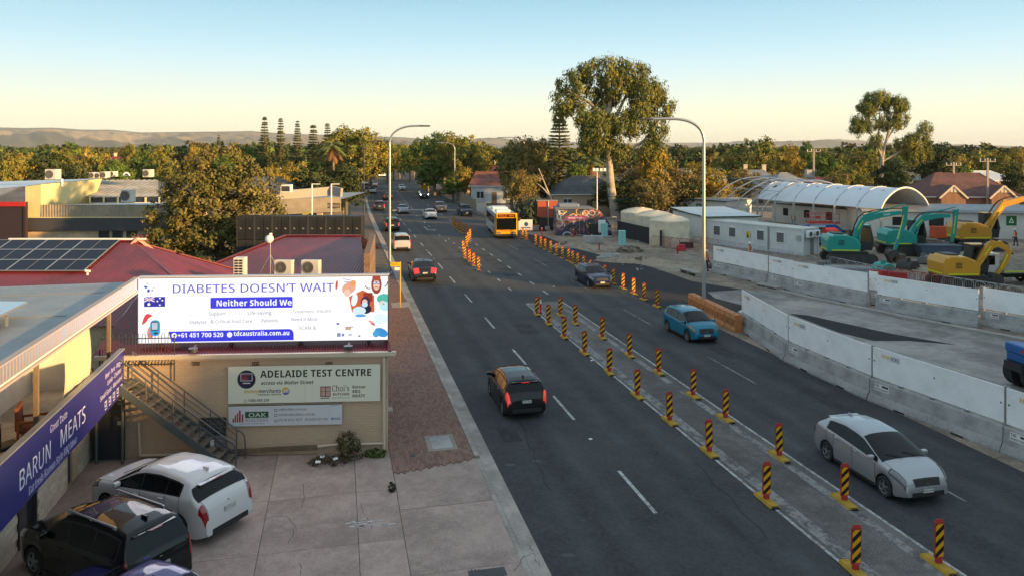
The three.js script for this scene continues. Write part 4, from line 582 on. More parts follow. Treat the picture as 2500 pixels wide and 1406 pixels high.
// generic houses behind: hip or gable roofs on walls
function house(pos, yaw, label, { w = 10, d = 9, wall = 2.9, rise = 2.2, hip = 2.6, roof = mat.slate, walls = mat.cream, chimney = 0, group, gable = 0 } = {}) {
  const t = thing('house', label, 'house', pos, yaw, group), o = .4, W = w / 2 + o, Dd = d / 2 + o, a = V(-W, wall, Dd), b = V(W, wall, Dd), c = V(W, wall, -Dd), e = V(-W, wall, -Dd), r0 = V(-W + hip, wall + rise, 0), r1 = V(W - hip, wall + rise, 0), X = V(1, 0, 0), Zx = V(0, 0, 1), cg = roof === mat.tile || roof === mat.tileDark || roof === mat.slate ? [.3, .02] : [.22, .02];
  mk('wall', bx(w, wall, d, 0, wall / 2, 0), walls, t); mk('roof', [corrugated([a, b, r1, r0], X, ...cg), corrugated([c, e, r0, r1], X, ...cg), corrugated([b, c, r1], Zx, ...cg), corrugated([e, a, r0], Zx, ...cg)], roof, t);
  mk('ridge_cap', [beam(r0, r1, .22, .12), ...[[a, r0], [e, r0], [b, r1], [c, r1]].map(([p, q]) => beam(p, q, .2, .1))], roof, t); mk('gutter', [bx(2 * W, .12, .1, 0, wall - .02, Dd), bx(2 * W, .12, .1, 0, wall - .02, -Dd), bx(.1, .12, 2 * Dd, W, wall - .02, 0), bx(.1, .12, 2 * Dd, -W, wall - .02, 0)], mat.white, t);
  for (const x of [-w * .3, w * .28]) { const wn = mk('window', bx(1.3, 1.3, .06, x, 1.6, d / 2 + .02), mat.paneGlass, t); mk('window_frame', [bx(1.4, .08, .1, x, 2.27, d / 2 + .03), bx(1.4, .08, .1, x, .93, d / 2 + .03), bx(.08, 1.3, .1, x, 1.6, d / 2 + .03)], mat.white, wn); }
  mk('door', bx(.95, 2.1, .08, 0, 1.05, d / 2 + .02), mat.wood, t); for (let i = 0; i < chimney; i++) { const x = (i ? -1 : 1) * w * .2; mk('chimney', [bx(.7, 1.8, .6, x, wall + rise + .1, -.6), bx(.84, .16, .74, x, wall + rise + 1.0, -.6)], mat.creamTrim, t); }
  if (gable) for (const x of gable === 2 ? [-w * .27, w * .27] : [w * .25]) {
    const gw = 1.9, gy = wall, gz = d / 2 + 1.6, top = wall + 1.75; mk('gable_wall', [bx(gw * 2 - .4, wall, 1.8, x, wall / 2, d / 2 + .7), extrude([[-gw + .2, 0], [gw - .2, 0], [0, 1.55]], .1).translate(x, gy, gz - .05)], walls, t); mk('gable_board', [beam(V(x - gw - .1, gy - .15, gz + .12), V(x, top, gz + .12), .1, .24), beam(V(x + gw + .1, gy - .15, gz + .12), V(x, top, gz + .12), .1, .24)], mat.creamTrim, t);
    mk('gable_infill', [extrude([[-1.0, .75], [1.0, .75], [0, 1.6]], .04).translate(x, gy, gz + .06)], mat.creamTrim, t); mk('gable_batten', [-.5, 0, .5].map(k => bx(.07, .8 - Math.abs(k) * .8, .04, x + k, gy + 1.1 - Math.abs(k) * .3, gz + .1)), mat.wood, t);
    mk('gable_roof', [corrugated([V(x - gw - .1, gy - .12, gz + .1), V(x, top, gz + .1), V(x, top, 0), V(x - gw - .1, gy - .12, 0)], Zx, ...cg), corrugated([V(x + gw + .1, gy - .12, gz + .1), V(x, top, gz + .1), V(x, top, 0), V(x + gw + .1, gy - .12, 0)], Zx, ...cg)], roof, t); mk('window_awning', [quadGeo(V(x - 1, 2.15, gz + .1), V(x - .9, 1.2, gz + .9), V(x + .9, 1.2, gz + .9), V(x + 1, 2.15, gz + .1))], plain(.30, .07, .05, .7), t); mk('awning_frame', [bar(V(x - .95, 1.2, gz + .1), V(x - .92, 1.2, gz + .9), .03), bar(V(x + .95, 1.2, gz + .1), V(x + .92, 1.2, gz + .9), .03), bar(V(x - .95, 2.2, gz + .1), V(x - .9, 1.2, gz + .93), .04), bar(V(x + .95, 2.2, gz + .1), V(x + .9, 1.2, gz + .93), .04)], mat.white, t);
  }
  return t;
}
const onG = (px, Z) => V((px - CX) * Z / F, 0, -Z);
house(onG(150, 92), .1, 'slate blue hip roofed house behind the warehouse cooler', { w: 15, d: 11, wall: 3.4, rise: 2.6, hip: 4 });
house(onG(30, 98), -.2, 'slate roof at the far left with a white solar strip', { w: 14, d: 10, wall: 3, rise: 2.4, roof: mat.greyRoof });
house(onG(395, 100), .2, 'small slate hip roof behind the big fan unit', { w: 11, d: 9, wall: 3.6, rise: 2.4 });
house(onG(650, 105), .15, 'grey hip roofed cream house behind the dense tree', { w: 9, d: 9, wall: 4.2, rise: 2.3, hip: 3.4 });
house(onG(735, 112), -.1, 'slate roofed cottage beside the dark hedge trees', { w: 9, d: 8, wall: 3.6, rise: 1.8 });
house(onG(243, 215), .3, 'far red roofed villa with white gables among trees', { w: 19, d: 12, wall: 4, rise: 4.2, roof: mat.redRoof, gable: 2, chimney: 2 });
house(onG(330, 225), -.15, 'long dark red roof among trees beyond the villa', { w: 17, d: 10, wall: 3.5, rise: 3.2, roof: mat.redRoof });
house(onG(455, 190), .5, 'small far red gabled roof near the pine', { w: 8, d: 8, wall: 3, rise: 2.6, roof: mat.redRoof, gable: 1 });
house(onG(660, 160), .1, 'pale grey iron roof behind the yellow wattles', { w: 12, d: 9, wall: 4.5, rise: 1.8, roof: mat.whiteRoof });
// ------------------------------------------------------------------ vehicles
const paint = (r, g, b, metal = 0) => new THREE.MeshPhysicalMaterial({ color: lin(r, g, b), roughness: .45, metalness: metal, specularIntensity: metal ? .5 : .15, clearcoat: .9, clearcoatRoughness: .04 });
const carM = { trim: plain(.02, .02, .022, .6), under: plain(.012, .012, .012, .9), rim: plain(.38, .38, .40, .3, { metalness: .8 }), darkRim: plain(.08, .08, .085, .35, { metalness: .7 }), head: plain(.16, .165, .17, .1, { clearcoat: 1 }), tail: plain(.30, .006, .008, .15, { clearcoat: 1 }), seam: plain(.008, .008, .008, .8) };
const glowM = (c, k) => new THREE.MeshPhysicalMaterial({ color: lin(.3, .3, .3), emissive: c, emissiveIntensity: k, roughness: .3 });
carM.tailOn = new THREE.MeshPhysicalMaterial({ color: lin(.35, .01, .01), emissive: lin(1, .05, .03), emissiveIntensity: .28, roughness: .2, clearcoat: 1 });
carM.headOn = glowM(lin(1, .93, .8), 4);
const plates = {};
const plateMat = txt => plates[txt] ||= printMat(128, 48, (x, W, Hh) => { x.fillStyle = '#d9d9d4'; x.fillRect(0, 0, W, Hh); x.strokeStyle = '#222'; x.lineWidth = 3; x.strokeRect(2, 2, W - 4, Hh - 4); x.fillStyle = '#1a1a1c'; x.font = 'bold 30px sans-serif'; x.textAlign = 'center'; x.fillText(txt, W / 2, 35, 116); }, .4);
// wheel facing +z, axle along z
const wheelGeos = (() => { const mkW = (R) => { const tyre = new THREE.LatheGeometry([[R * .66, -.1], [R * .9, -.105], [R * .985, -.08], [R, 0], [R * .985, .08], [R * .9, .105], [R * .66, .1], [R * .64, 0]].map(p => new THREE.Vector2(...p)), 24).rotateX(Math.PI / 2); const sp = []; for (let i = 0; i < 5; i++) sp.push(bx(R * .2, R * .58, .03, 0, R * .36, .075).rotateZ(i * 1.2566)); sp.push(new THREE.CylinderGeometry(R * .16, R * .16, .05, 10).rotateX(Math.PI / 2).translate(0, 0, .075)); sp.push(new THREE.TorusGeometry(R * .63, R * .045, 5, 22).translate(0, 0, .08)); const disc = new THREE.CylinderGeometry(R * .62, R * .62, .06, 18).rotateX(Math.PI / 2).translate(0, 0, .02); return [tyre, join(sp), disc]; }; return { .31: mkW(.31), .34: mkW(.34), .36: mkW(.36), .48: mkW(.48) }; })();
function wheel(parent, x, z, R, rimM, side) { const [t, s, d] = wheelGeos[R], w = mk('wheel', t, mat.rubber, parent); w.position.set(x, R, z); if (side < 0) w.rotation.y = Math.PI; mk('rim', s, rimM, w); mk('brake_disc', d, carM.darkRim, w); return w; }
// body types: [x from the middle, height of the centre line], front first
const TYPES = {
  hatch: { L: 3.95, W: 1.70, Hr: 1.50, belt: [.88, .98], R: .31, wb: [1.27, -1.24], prof: [[1.97, .42], [1.96, .64], [1.89, .80], [1.66, .94], [1.28, 1.05], [.40, 1.43], [.05, 1.48], [-.6, 1.50], [-1.25, 1.46], [-1.55, 1.40], [-1.80, 1.02], [-1.90, .92], [-1.95, .70], [-1.97, .45]], ws: [1.24, .38], rg: [-1.58, -1.80], sw: [[1.08, .08], [-.02, -.78], [-.84, -1.42]] },
  hatch2: { L: 4.30, W: 1.77, Hr: 1.53, belt: [.90, 1.10], R: .31, wb: [1.37, -1.33], prof: [[2.15, .42], [2.14, .62], [2.07, .78], [1.82, .92], [1.28, 1.05], [.30, 1.45], [-.05, 1.50], [-.6, 1.53], [-1.2, 1.47], [-1.55, 1.38], [-1.95, 1.08], [-2.08, .98], [-2.13, .74], [-2.15, .45]], ws: [1.24, .28], rg: [-1.58, -1.94], sw: [[1.04, .0], [-.06, -.92], [-.96, -1.28]] },
  golf: { L: 4.28, W: 1.79, Hr: 1.46, belt: [.90, .97], R: .31, wb: [1.31, -1.31], prof: [[2.14, .42], [2.13, .63], [2.07, .77], [1.8, .89], [1.08, .99], [.18, 1.40], [-.1, 1.44], [-.6, 1.46], [-1.3, 1.42], [-1.65, 1.36], [-1.95, .98], [-2.06, .9], [-2.12, .7], [-2.14, .45]], ws: [1.04, .16], rg: [-1.67, -1.95], sw: [[.85, .02], [-.05, -.84], [-.9, -1.48]] },
  suv: { L: 4.55, W: 1.84, Hr: 1.68, belt: [1.02, 1.20], R: .36, wb: [1.40, -1.30], prof: [[2.27, .48], [2.26, .78], [2.18, .96], [1.85, 1.08], [1.24, 1.14], [.38, 1.56], [.08, 1.64], [-.5, 1.68], [-1.2, 1.63], [-1.62, 1.54], [-1.98, 1.18], [-2.14, 1.06], [-2.24, .80], [-2.27, .5]], ws: [1.18, .36], rg: [-1.70, -1.97], sw: [[1.0, .1], [.04, -.84], [-.88, -1.36]] },
  boxsuv: { L: 4.4, W: 1.80, Hr: 1.72, belt: [1.02, 1.08], R: .34, wb: [1.35, -1.3], prof: [[2.19, .48], [2.17, .75], [2.08, .94], [1.7, 1.05], [1.15, 1.10], [.42, 1.60], [.12, 1.68], [-.5, 1.72], [-1.4, 1.70], [-1.82, 1.64], [-2.04, 1.12], [-2.12, 1.02], [-2.17, .78], [-2.19, .5]], ws: [1.12, .4], rg: [-1.85, -2.03], sw: [[.95, .12], [.04, -.84], [-.9, -1.68]] },
  coupe: { L: 4.7, W: 1.90, Hr: 1.60, belt: [1.02, 1.12], R: .36, wb: [1.43, -1.43], prof: [[2.34, .48], [2.32, .75], [2.22, .90], [1.8, 1.02], [1.15, 1.09], [.25, 1.52], [-.1, 1.58], [-.5, 1.60], [-1.1, 1.52], [-1.9, 1.20], [-2.15, 1.10], [-2.28, .95], [-2.33, .75], [-2.34, .5]], ws: [1.1, .23], rg: [-1.15, -1.9], sw: [[.95, .05], [-.03, -.85], [-.91, -1.4]] },
  sedan: { L: 4.75, W: 1.82, Hr: 1.45, belt: [.90, .96], R: .34, wb: [1.45, -1.35], prof: [[2.37, .42], [2.35, .60], [2.25, .74], [1.85, .88], [1.15, .96], [.2, 1.38], [-.1, 1.43], [-.5, 1.45], [-1.0, 1.41], [-1.75, 1.06], [-2.2, 1.02], [-2.3, .92], [-2.36, .72], [-2.37, .45]], ws: [1.1, .2], rg: [-1.02, -1.72], sw: [[.95, .02], [-.05, -.82], [-.88, -1.4]] },
  ute: { L: 5.2, W: 1.86, Hr: 1.78, belt: [1.08, 1.10], R: .36, wb: [1.6, -1.5], prof: [[2.6, .5], [2.58, .8], [2.48, 1.0], [2.0, 1.12], [1.4, 1.16], [.75, 1.64], [.45, 1.74], [-.1, 1.78], [-.62, 1.72], [-.88, 1.14], [-1.0, 1.10], [-2.5, 1.10], [-2.58, .8], [-2.6, .5]], ws: [1.36, .73], rg: [-.64, -.86], sw: [[1.15, .42], [.34, -.55]] }
};
const geoCache = {};
function carShape(type, lod) {
  const key = type + lod; if (geoCache[key]) return geoCache[key];
  const t = TYPES[type], hw = t.W / 2, L2 = t.L / 2, pr = t.prof;
  const T = x => { if (x >= pr[0][0]) return pr[0][1]; for (let i = 0; i < pr.length - 1; i++) if (x >= pr[i + 1][0]) { const f = (pr[i][0] - x) / (pr[i][0] - pr[i + 1][0]); return lerp(pr[i][1], pr[i + 1][1], f); } return pr[pr.length - 1][1]; };
  const sm = x => { const a = .055, e = Math.min(a, L2 - Math.abs(x)); return e <= 0 ? T(x) : (T(x - e) + T(x - e / 2) + 2 * T(x) + T(x + e / 2) + T(x + e)) / 6; };
  const w = x => { const f = clamp((x - (L2 - .85)) / .85, 0, 1), r = clamp((-x - (L2 - .7)) / .7, 0, 1); return hw * (1 - .24 * f * f * f - .15 * r * r * r); };
  const B = x => lerp(t.belt[0], t.belt[1], clamp((1.2 - x) / 2.8, 0, 1));
  const sill = .20, Ra = t.R + .055;
  const y0 = x => { let y = sill + .10 * clamp((Math.abs(x) - L2 + .35) / .35, 0, 1); for (const c of t.wb) { const d = Math.abs(x - c); if (d < Ra) y = Math.max(y, t.R + Math.sqrt(Ra * Ra - d * d)); } return y; };
  const sec = x => {
    const top = sm(x), b = B(x), ww = w(x), k = clamp((top - b - .02) / .22, 0, 1), lo = y0(x);
    const r = lerp(.93 * ww, ww * (1 - .27 * clamp((top - b) / (t.Hr - b), 0, 1.1)), k), yb = Math.max(lo + .05, lerp(Math.min(top - .12, b), b, k));
    const m = Math.max(lo + .02, lerp(yb, lo, .45));
    return [[0, top], [.5 * r, top - .008], [.84 * r, top - .03 - .01 * k], [r, top - lerp(.05, .085, k)], [lerp(.99, .975, k) * ww, yb], [lerp(1.0, .992, k) * ww, Math.max(lo + .03, yb - .09)], [ww * 1.0, m], [.985 * ww, lerp(m, lo, .7)], [.955 * ww, lo]];
  };
  let xs = []; const step = lod ? .16 : .07; for (let i = 0; i < pr.length - 1; i++) { const n = Math.max(2, Math.ceil((pr[i][0] - pr[i + 1][0]) / step)); for (let k = 0; k < n; k++) xs.push(lerp(pr[i][0], pr[i + 1][0], k / n)); } xs.push(-L2 + .001);
  if (true) for (const c of t.wb) for (let a = -1; a <= 1.001; a += lod ? .2 : .1) xs.push(c + Ra * Math.sin(a * Math.PI / 2)); xs.push(...t.wb.flatMap(c => [c + Ra + .002, c - Ra - .002])); xs = [...new Set(xs.map(x => +x.toFixed(4)))].sort((a, b) => b - a).filter((x, i, a) => !i || a[i - 1] - x > .0015);
  const half = sec(0).length, cols = half * 2 - 1, pos = [], idx = [];
  for (const x of xs) { const s = sec(x); for (let j = half - 1; j > 0; j--) pos.push(x, s[j][1], -s[j][0]); for (let j = 0; j < half; j++) pos.push(x, s[j][1], s[j][0]); }
  for (let i = 0; i < xs.length - 1; i++) for (let j = 0; j < cols - 1; j++) { const a = i * cols + j, b = a + cols; idx.push(a, b, a + 1, a + 1, b, b + 1); }
  for (const [row, flip] of [[0, 1], [xs.length - 1, 0]]) for (let j = 1; j < half - 1 + half - 1; j++) { const a = row * cols; flip ? idx.push(a, a + j, a + j + 1) : idx.push(a, a + j + 1, a + j); }
  const body = new THREE.BufferGeometry(); body.setAttribute('position', new THREE.Float32BufferAttribute(pos, 3)); body.setIndex(idx); body.computeVertexNormals();
  // a patch that follows the body: rows of stations, across runs of the section; section parameter 0..8
  const at = (x, q, side, off = .008) => { const s = sec(x), i = clamp(Math.floor(q), 0, half - 2), f = q - i, e = .01, z = lerp(s[i][0], s[i + 1][0], f), y = lerp(s[i][1], s[i + 1][1], f); let nz = (s[i][1] - s[i + 1][1]), ny = (s[i + 1][0] - s[i][0]); const s2 = sec(x - e), s3 = sec(x + e), dy = (lerp(s3[i][1], s3[i + 1][1], f) - lerp(s2[i][1], s2[i + 1][1], f)) / (2 * e), dz = (lerp(s3[i][0], s3[i + 1][0], f) - lerp(s2[i][0], s2[i + 1][0], f)) / (2 * e); const tx = V(1, dy, dz), tq = V(0, -nz, ny), n = tx.clone().cross(tq).normalize(); if (n.y * Math.max(0, ny) + n.z * Math.max(0, nz) < 0) n.negate(); return V(x + n.x * off, y + n.y * off, (z + n.z * off) * side); };
  const patch = (xa, xb, qa, qb, side, nx = 8, nq = 4, off = .008) => { const p = [], id = []; for (let i = 0; i <= nx; i++) for (let j = 0; j <= nq; j++) { const fa = i / nx, xx = (typeof xa === 'function') ? lerp(xa(j / nq), xb(j / nq), fa) : lerp(xa, xb, fa); const v = at(xx, lerp(qa, qb, j / nq), side, off); p.push(v.x, v.y, v.z); if (i < nx && j < nq) { const a = i * (nq + 1) + j; id.push(a, a + 1, a + nq + 1, a + 1, a + nq + 2, a + nq + 1); } } const g = new THREE.BufferGeometry(); g.setAttribute('position', new THREE.Float32BufferAttribute(p, 3)); g.setIndex(id); g.computeVertexNormals(); return g; };
  const span = (xa, xb, q = 2.8) => join([patch(xa, xb, 0, q, 1, 10, 5), patch(xa, xb, 0, q, -1, 10, 5)]);
  const R = { xs, body, at, patch, span, t, T: sm, w };
  R.windscreen = span(t.ws[0], t.ws[1]); R.rearGlass = span(t.rg[0], t.rg[1], 2.7);
  R.sideGlass = [1, -1].map(s => t.sw.map(([a, b], i) => patch(a, b, 3.18, 3.88, s, 8, 3)));
  R.surround = [1, -1].map(s => patch(t.sw[0][0] + .05, t.sw[t.sw.length - 1][1] - .05, 3.1, 3.95, s, 22, 3, .004)); R.screenEdge = [join([patch(t.ws[0] + .03, t.ws[1] - .02, 0, 2.98, 1, 10, 5, .004), patch(t.ws[0] + .03, t.ws[1] - .02, 0, 2.98, -1, 10, 5, .004)]), join([patch(t.rg[0] + .02, t.rg[1] - .02, 0, 2.88, 1, 8, 5, .004), patch(t.rg[0] + .02, t.rg[1] - .02, 0, 2.88, -1, 8, 5, .004)])];
  R.seams = [1, -1].map(s => t.sw.map(([a, b]) => patch(b - .02, b - .035, 4.05, 7.6, s, 1, 8, .004)).concat([patch(t.sw[0][0] - .02, t.sw[0][0] - .034, 4.1, 7.6, s, 1, 8, .004)]));
  R.headl = [1, -1].map(s => patch(L2 - .52, L2 - .07, 2.75, 4.7, s, 8, 5, .010)); R.bezel = [1, -1].map(s => patch(L2 - .56, L2 - .055, 2.6, 4.95, s, 8, 5, .005)); R.upGrille = join([patch(L2 - .10, L2 - .012, 0, 1.45, 1, 4, 4, .008), patch(L2 - .10, L2 - .012, 0, 1.45, -1, 4, 4, .008)]); R.hatchSeam = [1, -1].map(s => patch(t.rg[1] - .02, -L2 + .05, 2.35, 2.43, s, 8, 1, .005)); R.hoodSeam = [1, -1].map(s => patch(t.ws[0] + .03, L2 - .2, 2.5, 2.55, s, 10, 1, .005));
  const tq = type === 'coupe' ? [1.2, 4.6] : type === 'boxsuv' ? [3.0, 5.9] : [2.55, 5.2]; R.taill = [1, -1].map(s => patch(-L2 + (type === 'coupe' ? .3 : .22), -L2 + .035, ...tq, s, 9, 6, .008));
  return geoCache[key] = R;
}
function car(type, label, pos, yaw, body, { lod = 0, brake = 0, lights = 0, plate = '', rims = carM.rim, rails = 0, roofM, group, cat = 'car', spoiler = 1, name = 'car' } = {}) {
  const S = carShape(type, lod), t = TYPES[type], L2 = t.L / 2, hw = t.W / 2, g = thing(name, label, cat, pos, yaw, group);
  mk('body', S.body, body, g); mk('underbody', [bx(t.L * .93, .42, t.W * .80, 0, .40, 0), bx(t.L * .7, .1, t.W * .9, 0, .2, 0)], carM.under, g);
  if (lod < 1) { S.surround.forEach(q => mk('window_surround', q, carM.trim, g)); mk('windscreen_edge', S.screenEdge[0], carM.trim, g); mk('rear_window_edge', S.screenEdge[1], carM.trim, g); } mk('windscreen', S.windscreen, mat.glass, g); mk('rear_window', S.rearGlass, mat.glass, g); S.sideGlass.flat().forEach(q => mk('side_window', q, mat.glass, g));
  mk('grille', S.upGrille, carM.trim, g); S.bezel.forEach(q => mk('headlight_bezel', q, carM.trim, g)); if (!lod) { S.hatchSeam.forEach(q => mk('tailgate_seam', q, carM.seam, g)); S.hoodSeam.forEach(q => mk('bonnet_seam', q, carM.seam, g)); } S.headl.forEach(q => mk('headlight', q, lights ? carM.headOn : carM.head, g)); S.taill.forEach(q => mk('tail_light', q, brake ? carM.tailOn : carM.tail, g));
  for (const c of t.wb) for (const s of [1, -1]) wheel(g, c, s * (hw - .115), t.R, rims, s);
  const mz = hw + .03, my = t.belt[0] + .12, mx = t.sw[0][0] - .12; for (const s of [1, -1]) { const m = mk('mirror', rbx(.14, .13, .20, .045, mx, my, s * (mz + .03)), body, g); if (!lod) mk('mirror_arm', bx(.05, .04, .16, mx, my - .06, s * (mz - .07)), carM.trim, m); }
  const nose = (y, front) => { const d = front ? 1 : -1; let x = L2 * d; for (let i = 0; i < 60; i++) { const xx = (L2 - i * .012) * d; if (S.T(xx) >= y) { x = xx; break; } } return x; };
  const py = t.Hr > 1.55 ? .62 : .52, ry = t.Hr > 1.55 ? .82 : .74;
  mk('number_plate', new THREE.BoxGeometry(.02, .115, .37).translate(nose(py, 1) + .03, py - .07, 0), plateMat(plate || 'S123 ABC'), g); mk('number_plate', new THREE.BoxGeometry(.02, .115, .37).translate(nose(ry, 0) - .034, ry - .05, 0), plateMat(plate || 'S123 ABC'), g);
  mk('lower_intake', bx(.06, .13, t.W * .60, L2 - .012, .35, 0), carM.trim, g);
  mk('bumper_trim', bx(.05, .14, t.W * .66, -L2 + .012, .36, 0), carM.trim, g);
  if (lod < 2) { mk('emblem', new THREE.CylinderGeometry(.05, .05, .015, 14).rotateZ(Math.PI / 2).translate(nose(ry + .16, 0) - .012, ry + .1, 0), mat.chrome, g); mk('emblem', new THREE.CylinderGeometry(.055, .055, .02, 14).rotateZ(Math.PI / 2).translate(nose(py + .14, 1) + .03, py + .1, 0), mat.chrome, g); }
  if (!lod) {
    S.seams.flat().forEach(q => mk('door_seam', q, carM.seam, g));
    for (const [k, s] of [[0, 1], [1, 1], [0, -1], [1, -1]]) { const b = t.sw[Math.min(k, t.sw.length - 1)][1] + .12; const v = S.at(b, 4.75, s, .02); mk('door_handle', rbx(.18, .035, .04, .015, v.x, v.y - .02, v.z), body, g); }
    for (const s of [1, -1]) mk('sill_trim', bx(t.wb[0] - t.wb[1] - .8, .08, .04, (t.wb[0] + t.wb[1]) / 2, .22, s * (hw - .03)), carM.trim, g);
    mk('wiper', [bar(V(t.ws[0] + .04, S.T(t.ws[0]) + .03, .1), V(t.ws[0] - .16, S.T(t.ws[0] - .16) + .03, .55), .012, 4), bar(V(t.ws[0] + .04, S.T(t.ws[0]) + .03, -.5), V(t.ws[0] - .16, S.T(t.ws[0] - .16) + .03, -.05), .012, 4)], carM.trim, g);
    mk('aerial', rbx(.2, .08, .05, .02, t.rg[0] + .32, S.T(t.rg[0] + .32) + .03, 0), body, g);
  }
  if (spoiler && type !== 'sedan' && type !== 'ute' && type !== 'coupe') { const x = t.rg[0]; const sp = mk('spoiler', rbx(.2, .035, t.W * .62, .015, x + .01, S.T(x) - .012, 0), body, g); mk('brake_light', bx(.02, .022, .3, x - .095, S.T(x) - .012, 0), brake ? carM.tailOn : carM.tail, sp); }
  if (rails) for (const s of [1, -1]) mk('roof_rail', [bar(V(.35, t.Hr - .03, s * hw * .68), V(-1.35, t.Hr - .04, s * hw * .68), .025, 6), ...[.35, -.5, -1.35].map(x => bx(.1, .08, .04, x, t.Hr - .07, s * hw * .68))], mat.galv, g);
  if (type === 'ute') mk('tray_bed', [bx(1.45, .02, t.W * .82, -1.78, 1.105, 0)], carM.trim, g);
  return g;
}
const col = { white: paint(.70, .70, .70), black: paint(.010, .010, .012), charcoal: paint(.022, .020, .022), silver: paint(.40, .41, .43, .6), champagne: paint(.52, .49, .47, .5), teal: paint(.003, .17, .27, 0), navy: paint(.006, .012, .05, 0), grey: paint(.10, .10, .11, .4), brown: paint(.055, .035, .03, .3), violet: paint(.03, .03, .16, .3), paleBlue: paint(.25, .30, .36, .4) };
const AWAY = Math.PI / 2 + YAW, TO = AWAY + Math.PI;                 // facing along the road away from, or towards, the camera
const mid = (a, b) => G(...a).add(G(...b)).multiplyScalar(.5);
// near traffic; positions from the wheels' ground contacts
car('hatch', 'black hatchback with red brake lights driving away in the kerb lanes', P(30.0, 6.95), AWAY, paint(.012, .010, .010), { brake: 1, plate: 'S455 BAH' });
car('hatch', 'bright blue hatchback driving past the orange plastic barriers', P(38.8, 19.0), TO, col.teal, { plate: 'S377 BEN' });
car('hatch2', 'silver hatchback driving beside the striped median posts', P(20.8, 16.57), TO, col.silver, { plate: 'S920 AXM' });
car('golf', 'dark blue hatchback with lit headlamps beside the new asphalt', P(55.3, 19.0), TO, col.navy, { plate: 'S128 CSD' });
car('suv', 'white sport utility parked beside the steel stairs', V(-9.5, .105, -21.0), 2.70, paint(.62, .60, .60), { plate: 'S177 CZL', rims: carM.darkRim });
car('boxsuv', 'black sport utility with roof rails parked below the butcher sign', V(-9.86, .105, -18.24), 2.65, paint(.006, .006, .007), { plate: 'S693 CVX', rails: 1 });
car('sedan', 'dark violet blue car roof at the yard entrance', V(-7.9, .105, -15.75), 2.70, col.violet, { lod: 0 });
// mid and far traffic: body colour, label, pixel of the rear or front ground centre, direction
const far = [['coupe', 'black coupe styled sport utility with wide red tail lights', 1037, 690, 1, col.black, 1], ['boxsuv', 'silver boxy sport utility driving away near the bus stop', 981, 614, 1, col.champagne, 1], ['suv', 'black sport utility behind the tall left lamp post', 958, 565, 1, col.black, 1], ['suv', 'black sport utility with glowing tail lamps near the storage pods', 926, 515, 1, col.charcoal, 1], ['sedan', 'silver coupe beside the splitter island', 985, 523, 1, col.paleBlue, 0], ['sedan', 'white sedan at the start of the curved striped posts', 1053, 536, 1, col.white, 0], ['suv', 'dark teal sport utility coming past the white sedan', 1078, 519, 0, col.grey, 0], ['ute', 'dark pickup with bull bar coming past the picket fence', 1140, 529, 0, col.navy, 0], ['suv', 'dark car with bright headlights on the far right lane', 1036, 486, 0, col.black, 2], ['hatch', 'small white hatchback coming along the far road', 982, 466, 0, col.white, 0], ['sedan', 'brown red sedan hidden behind the golden lamp post', 947, 489, 1, col.brown, 1], ['suv', 'white car parked in the far left row', 902, 437, 1, col.white, 0], ['sedan', 'silver hatch in the left lane near the dark hedge', 909, 473, 1, col.silver, 0], ['sedan', 'pale silver sedan queueing in the centre lane', 914, 457, 1, col.silver, 0], ['suv', 'dark car just ahead of the pale silver sedan', 910, 446, 1, col.grey, 0], ['hatch', 'white hatch parked nearest the far hedge', 884, 451, 1, col.white, 0], ['suv', 'dark wagon in the left queue by the hedge', 893, 463, 1, col.grey, 0], ['hatch', 'pale car facing us far up the road', 902, 414, 0, col.silver, 2], ['suv', 'white car beside the approaching truck', 943, 431, 0, col.white, 2], ['sedan', 'grey car waiting far up the road', 919, 416, 0, col.grey, 0], ['suv', 'white car parked at the far end of the hedge', 884, 428, 1, col.white, 0], ['sedan', 'maroon car behind the far white hatch', 890, 436, 1, col.brown, 0]];
for (const [ty, lb, px, py, away, m, br] of far) { const p = G(px, py), L2 = TYPES[ty].L / 2, d = V(-SN, 0, -CS); p.addScaledVector(d, away ? L2 * .9 : L2 * .9); car(ty, lb, p, away ? AWAY : TO, m, { lod: py > 600 ? 0 : 1, brake: away ? br : 0, lights: !away && br === 2 ? 1 : 0, group: undefined }); }
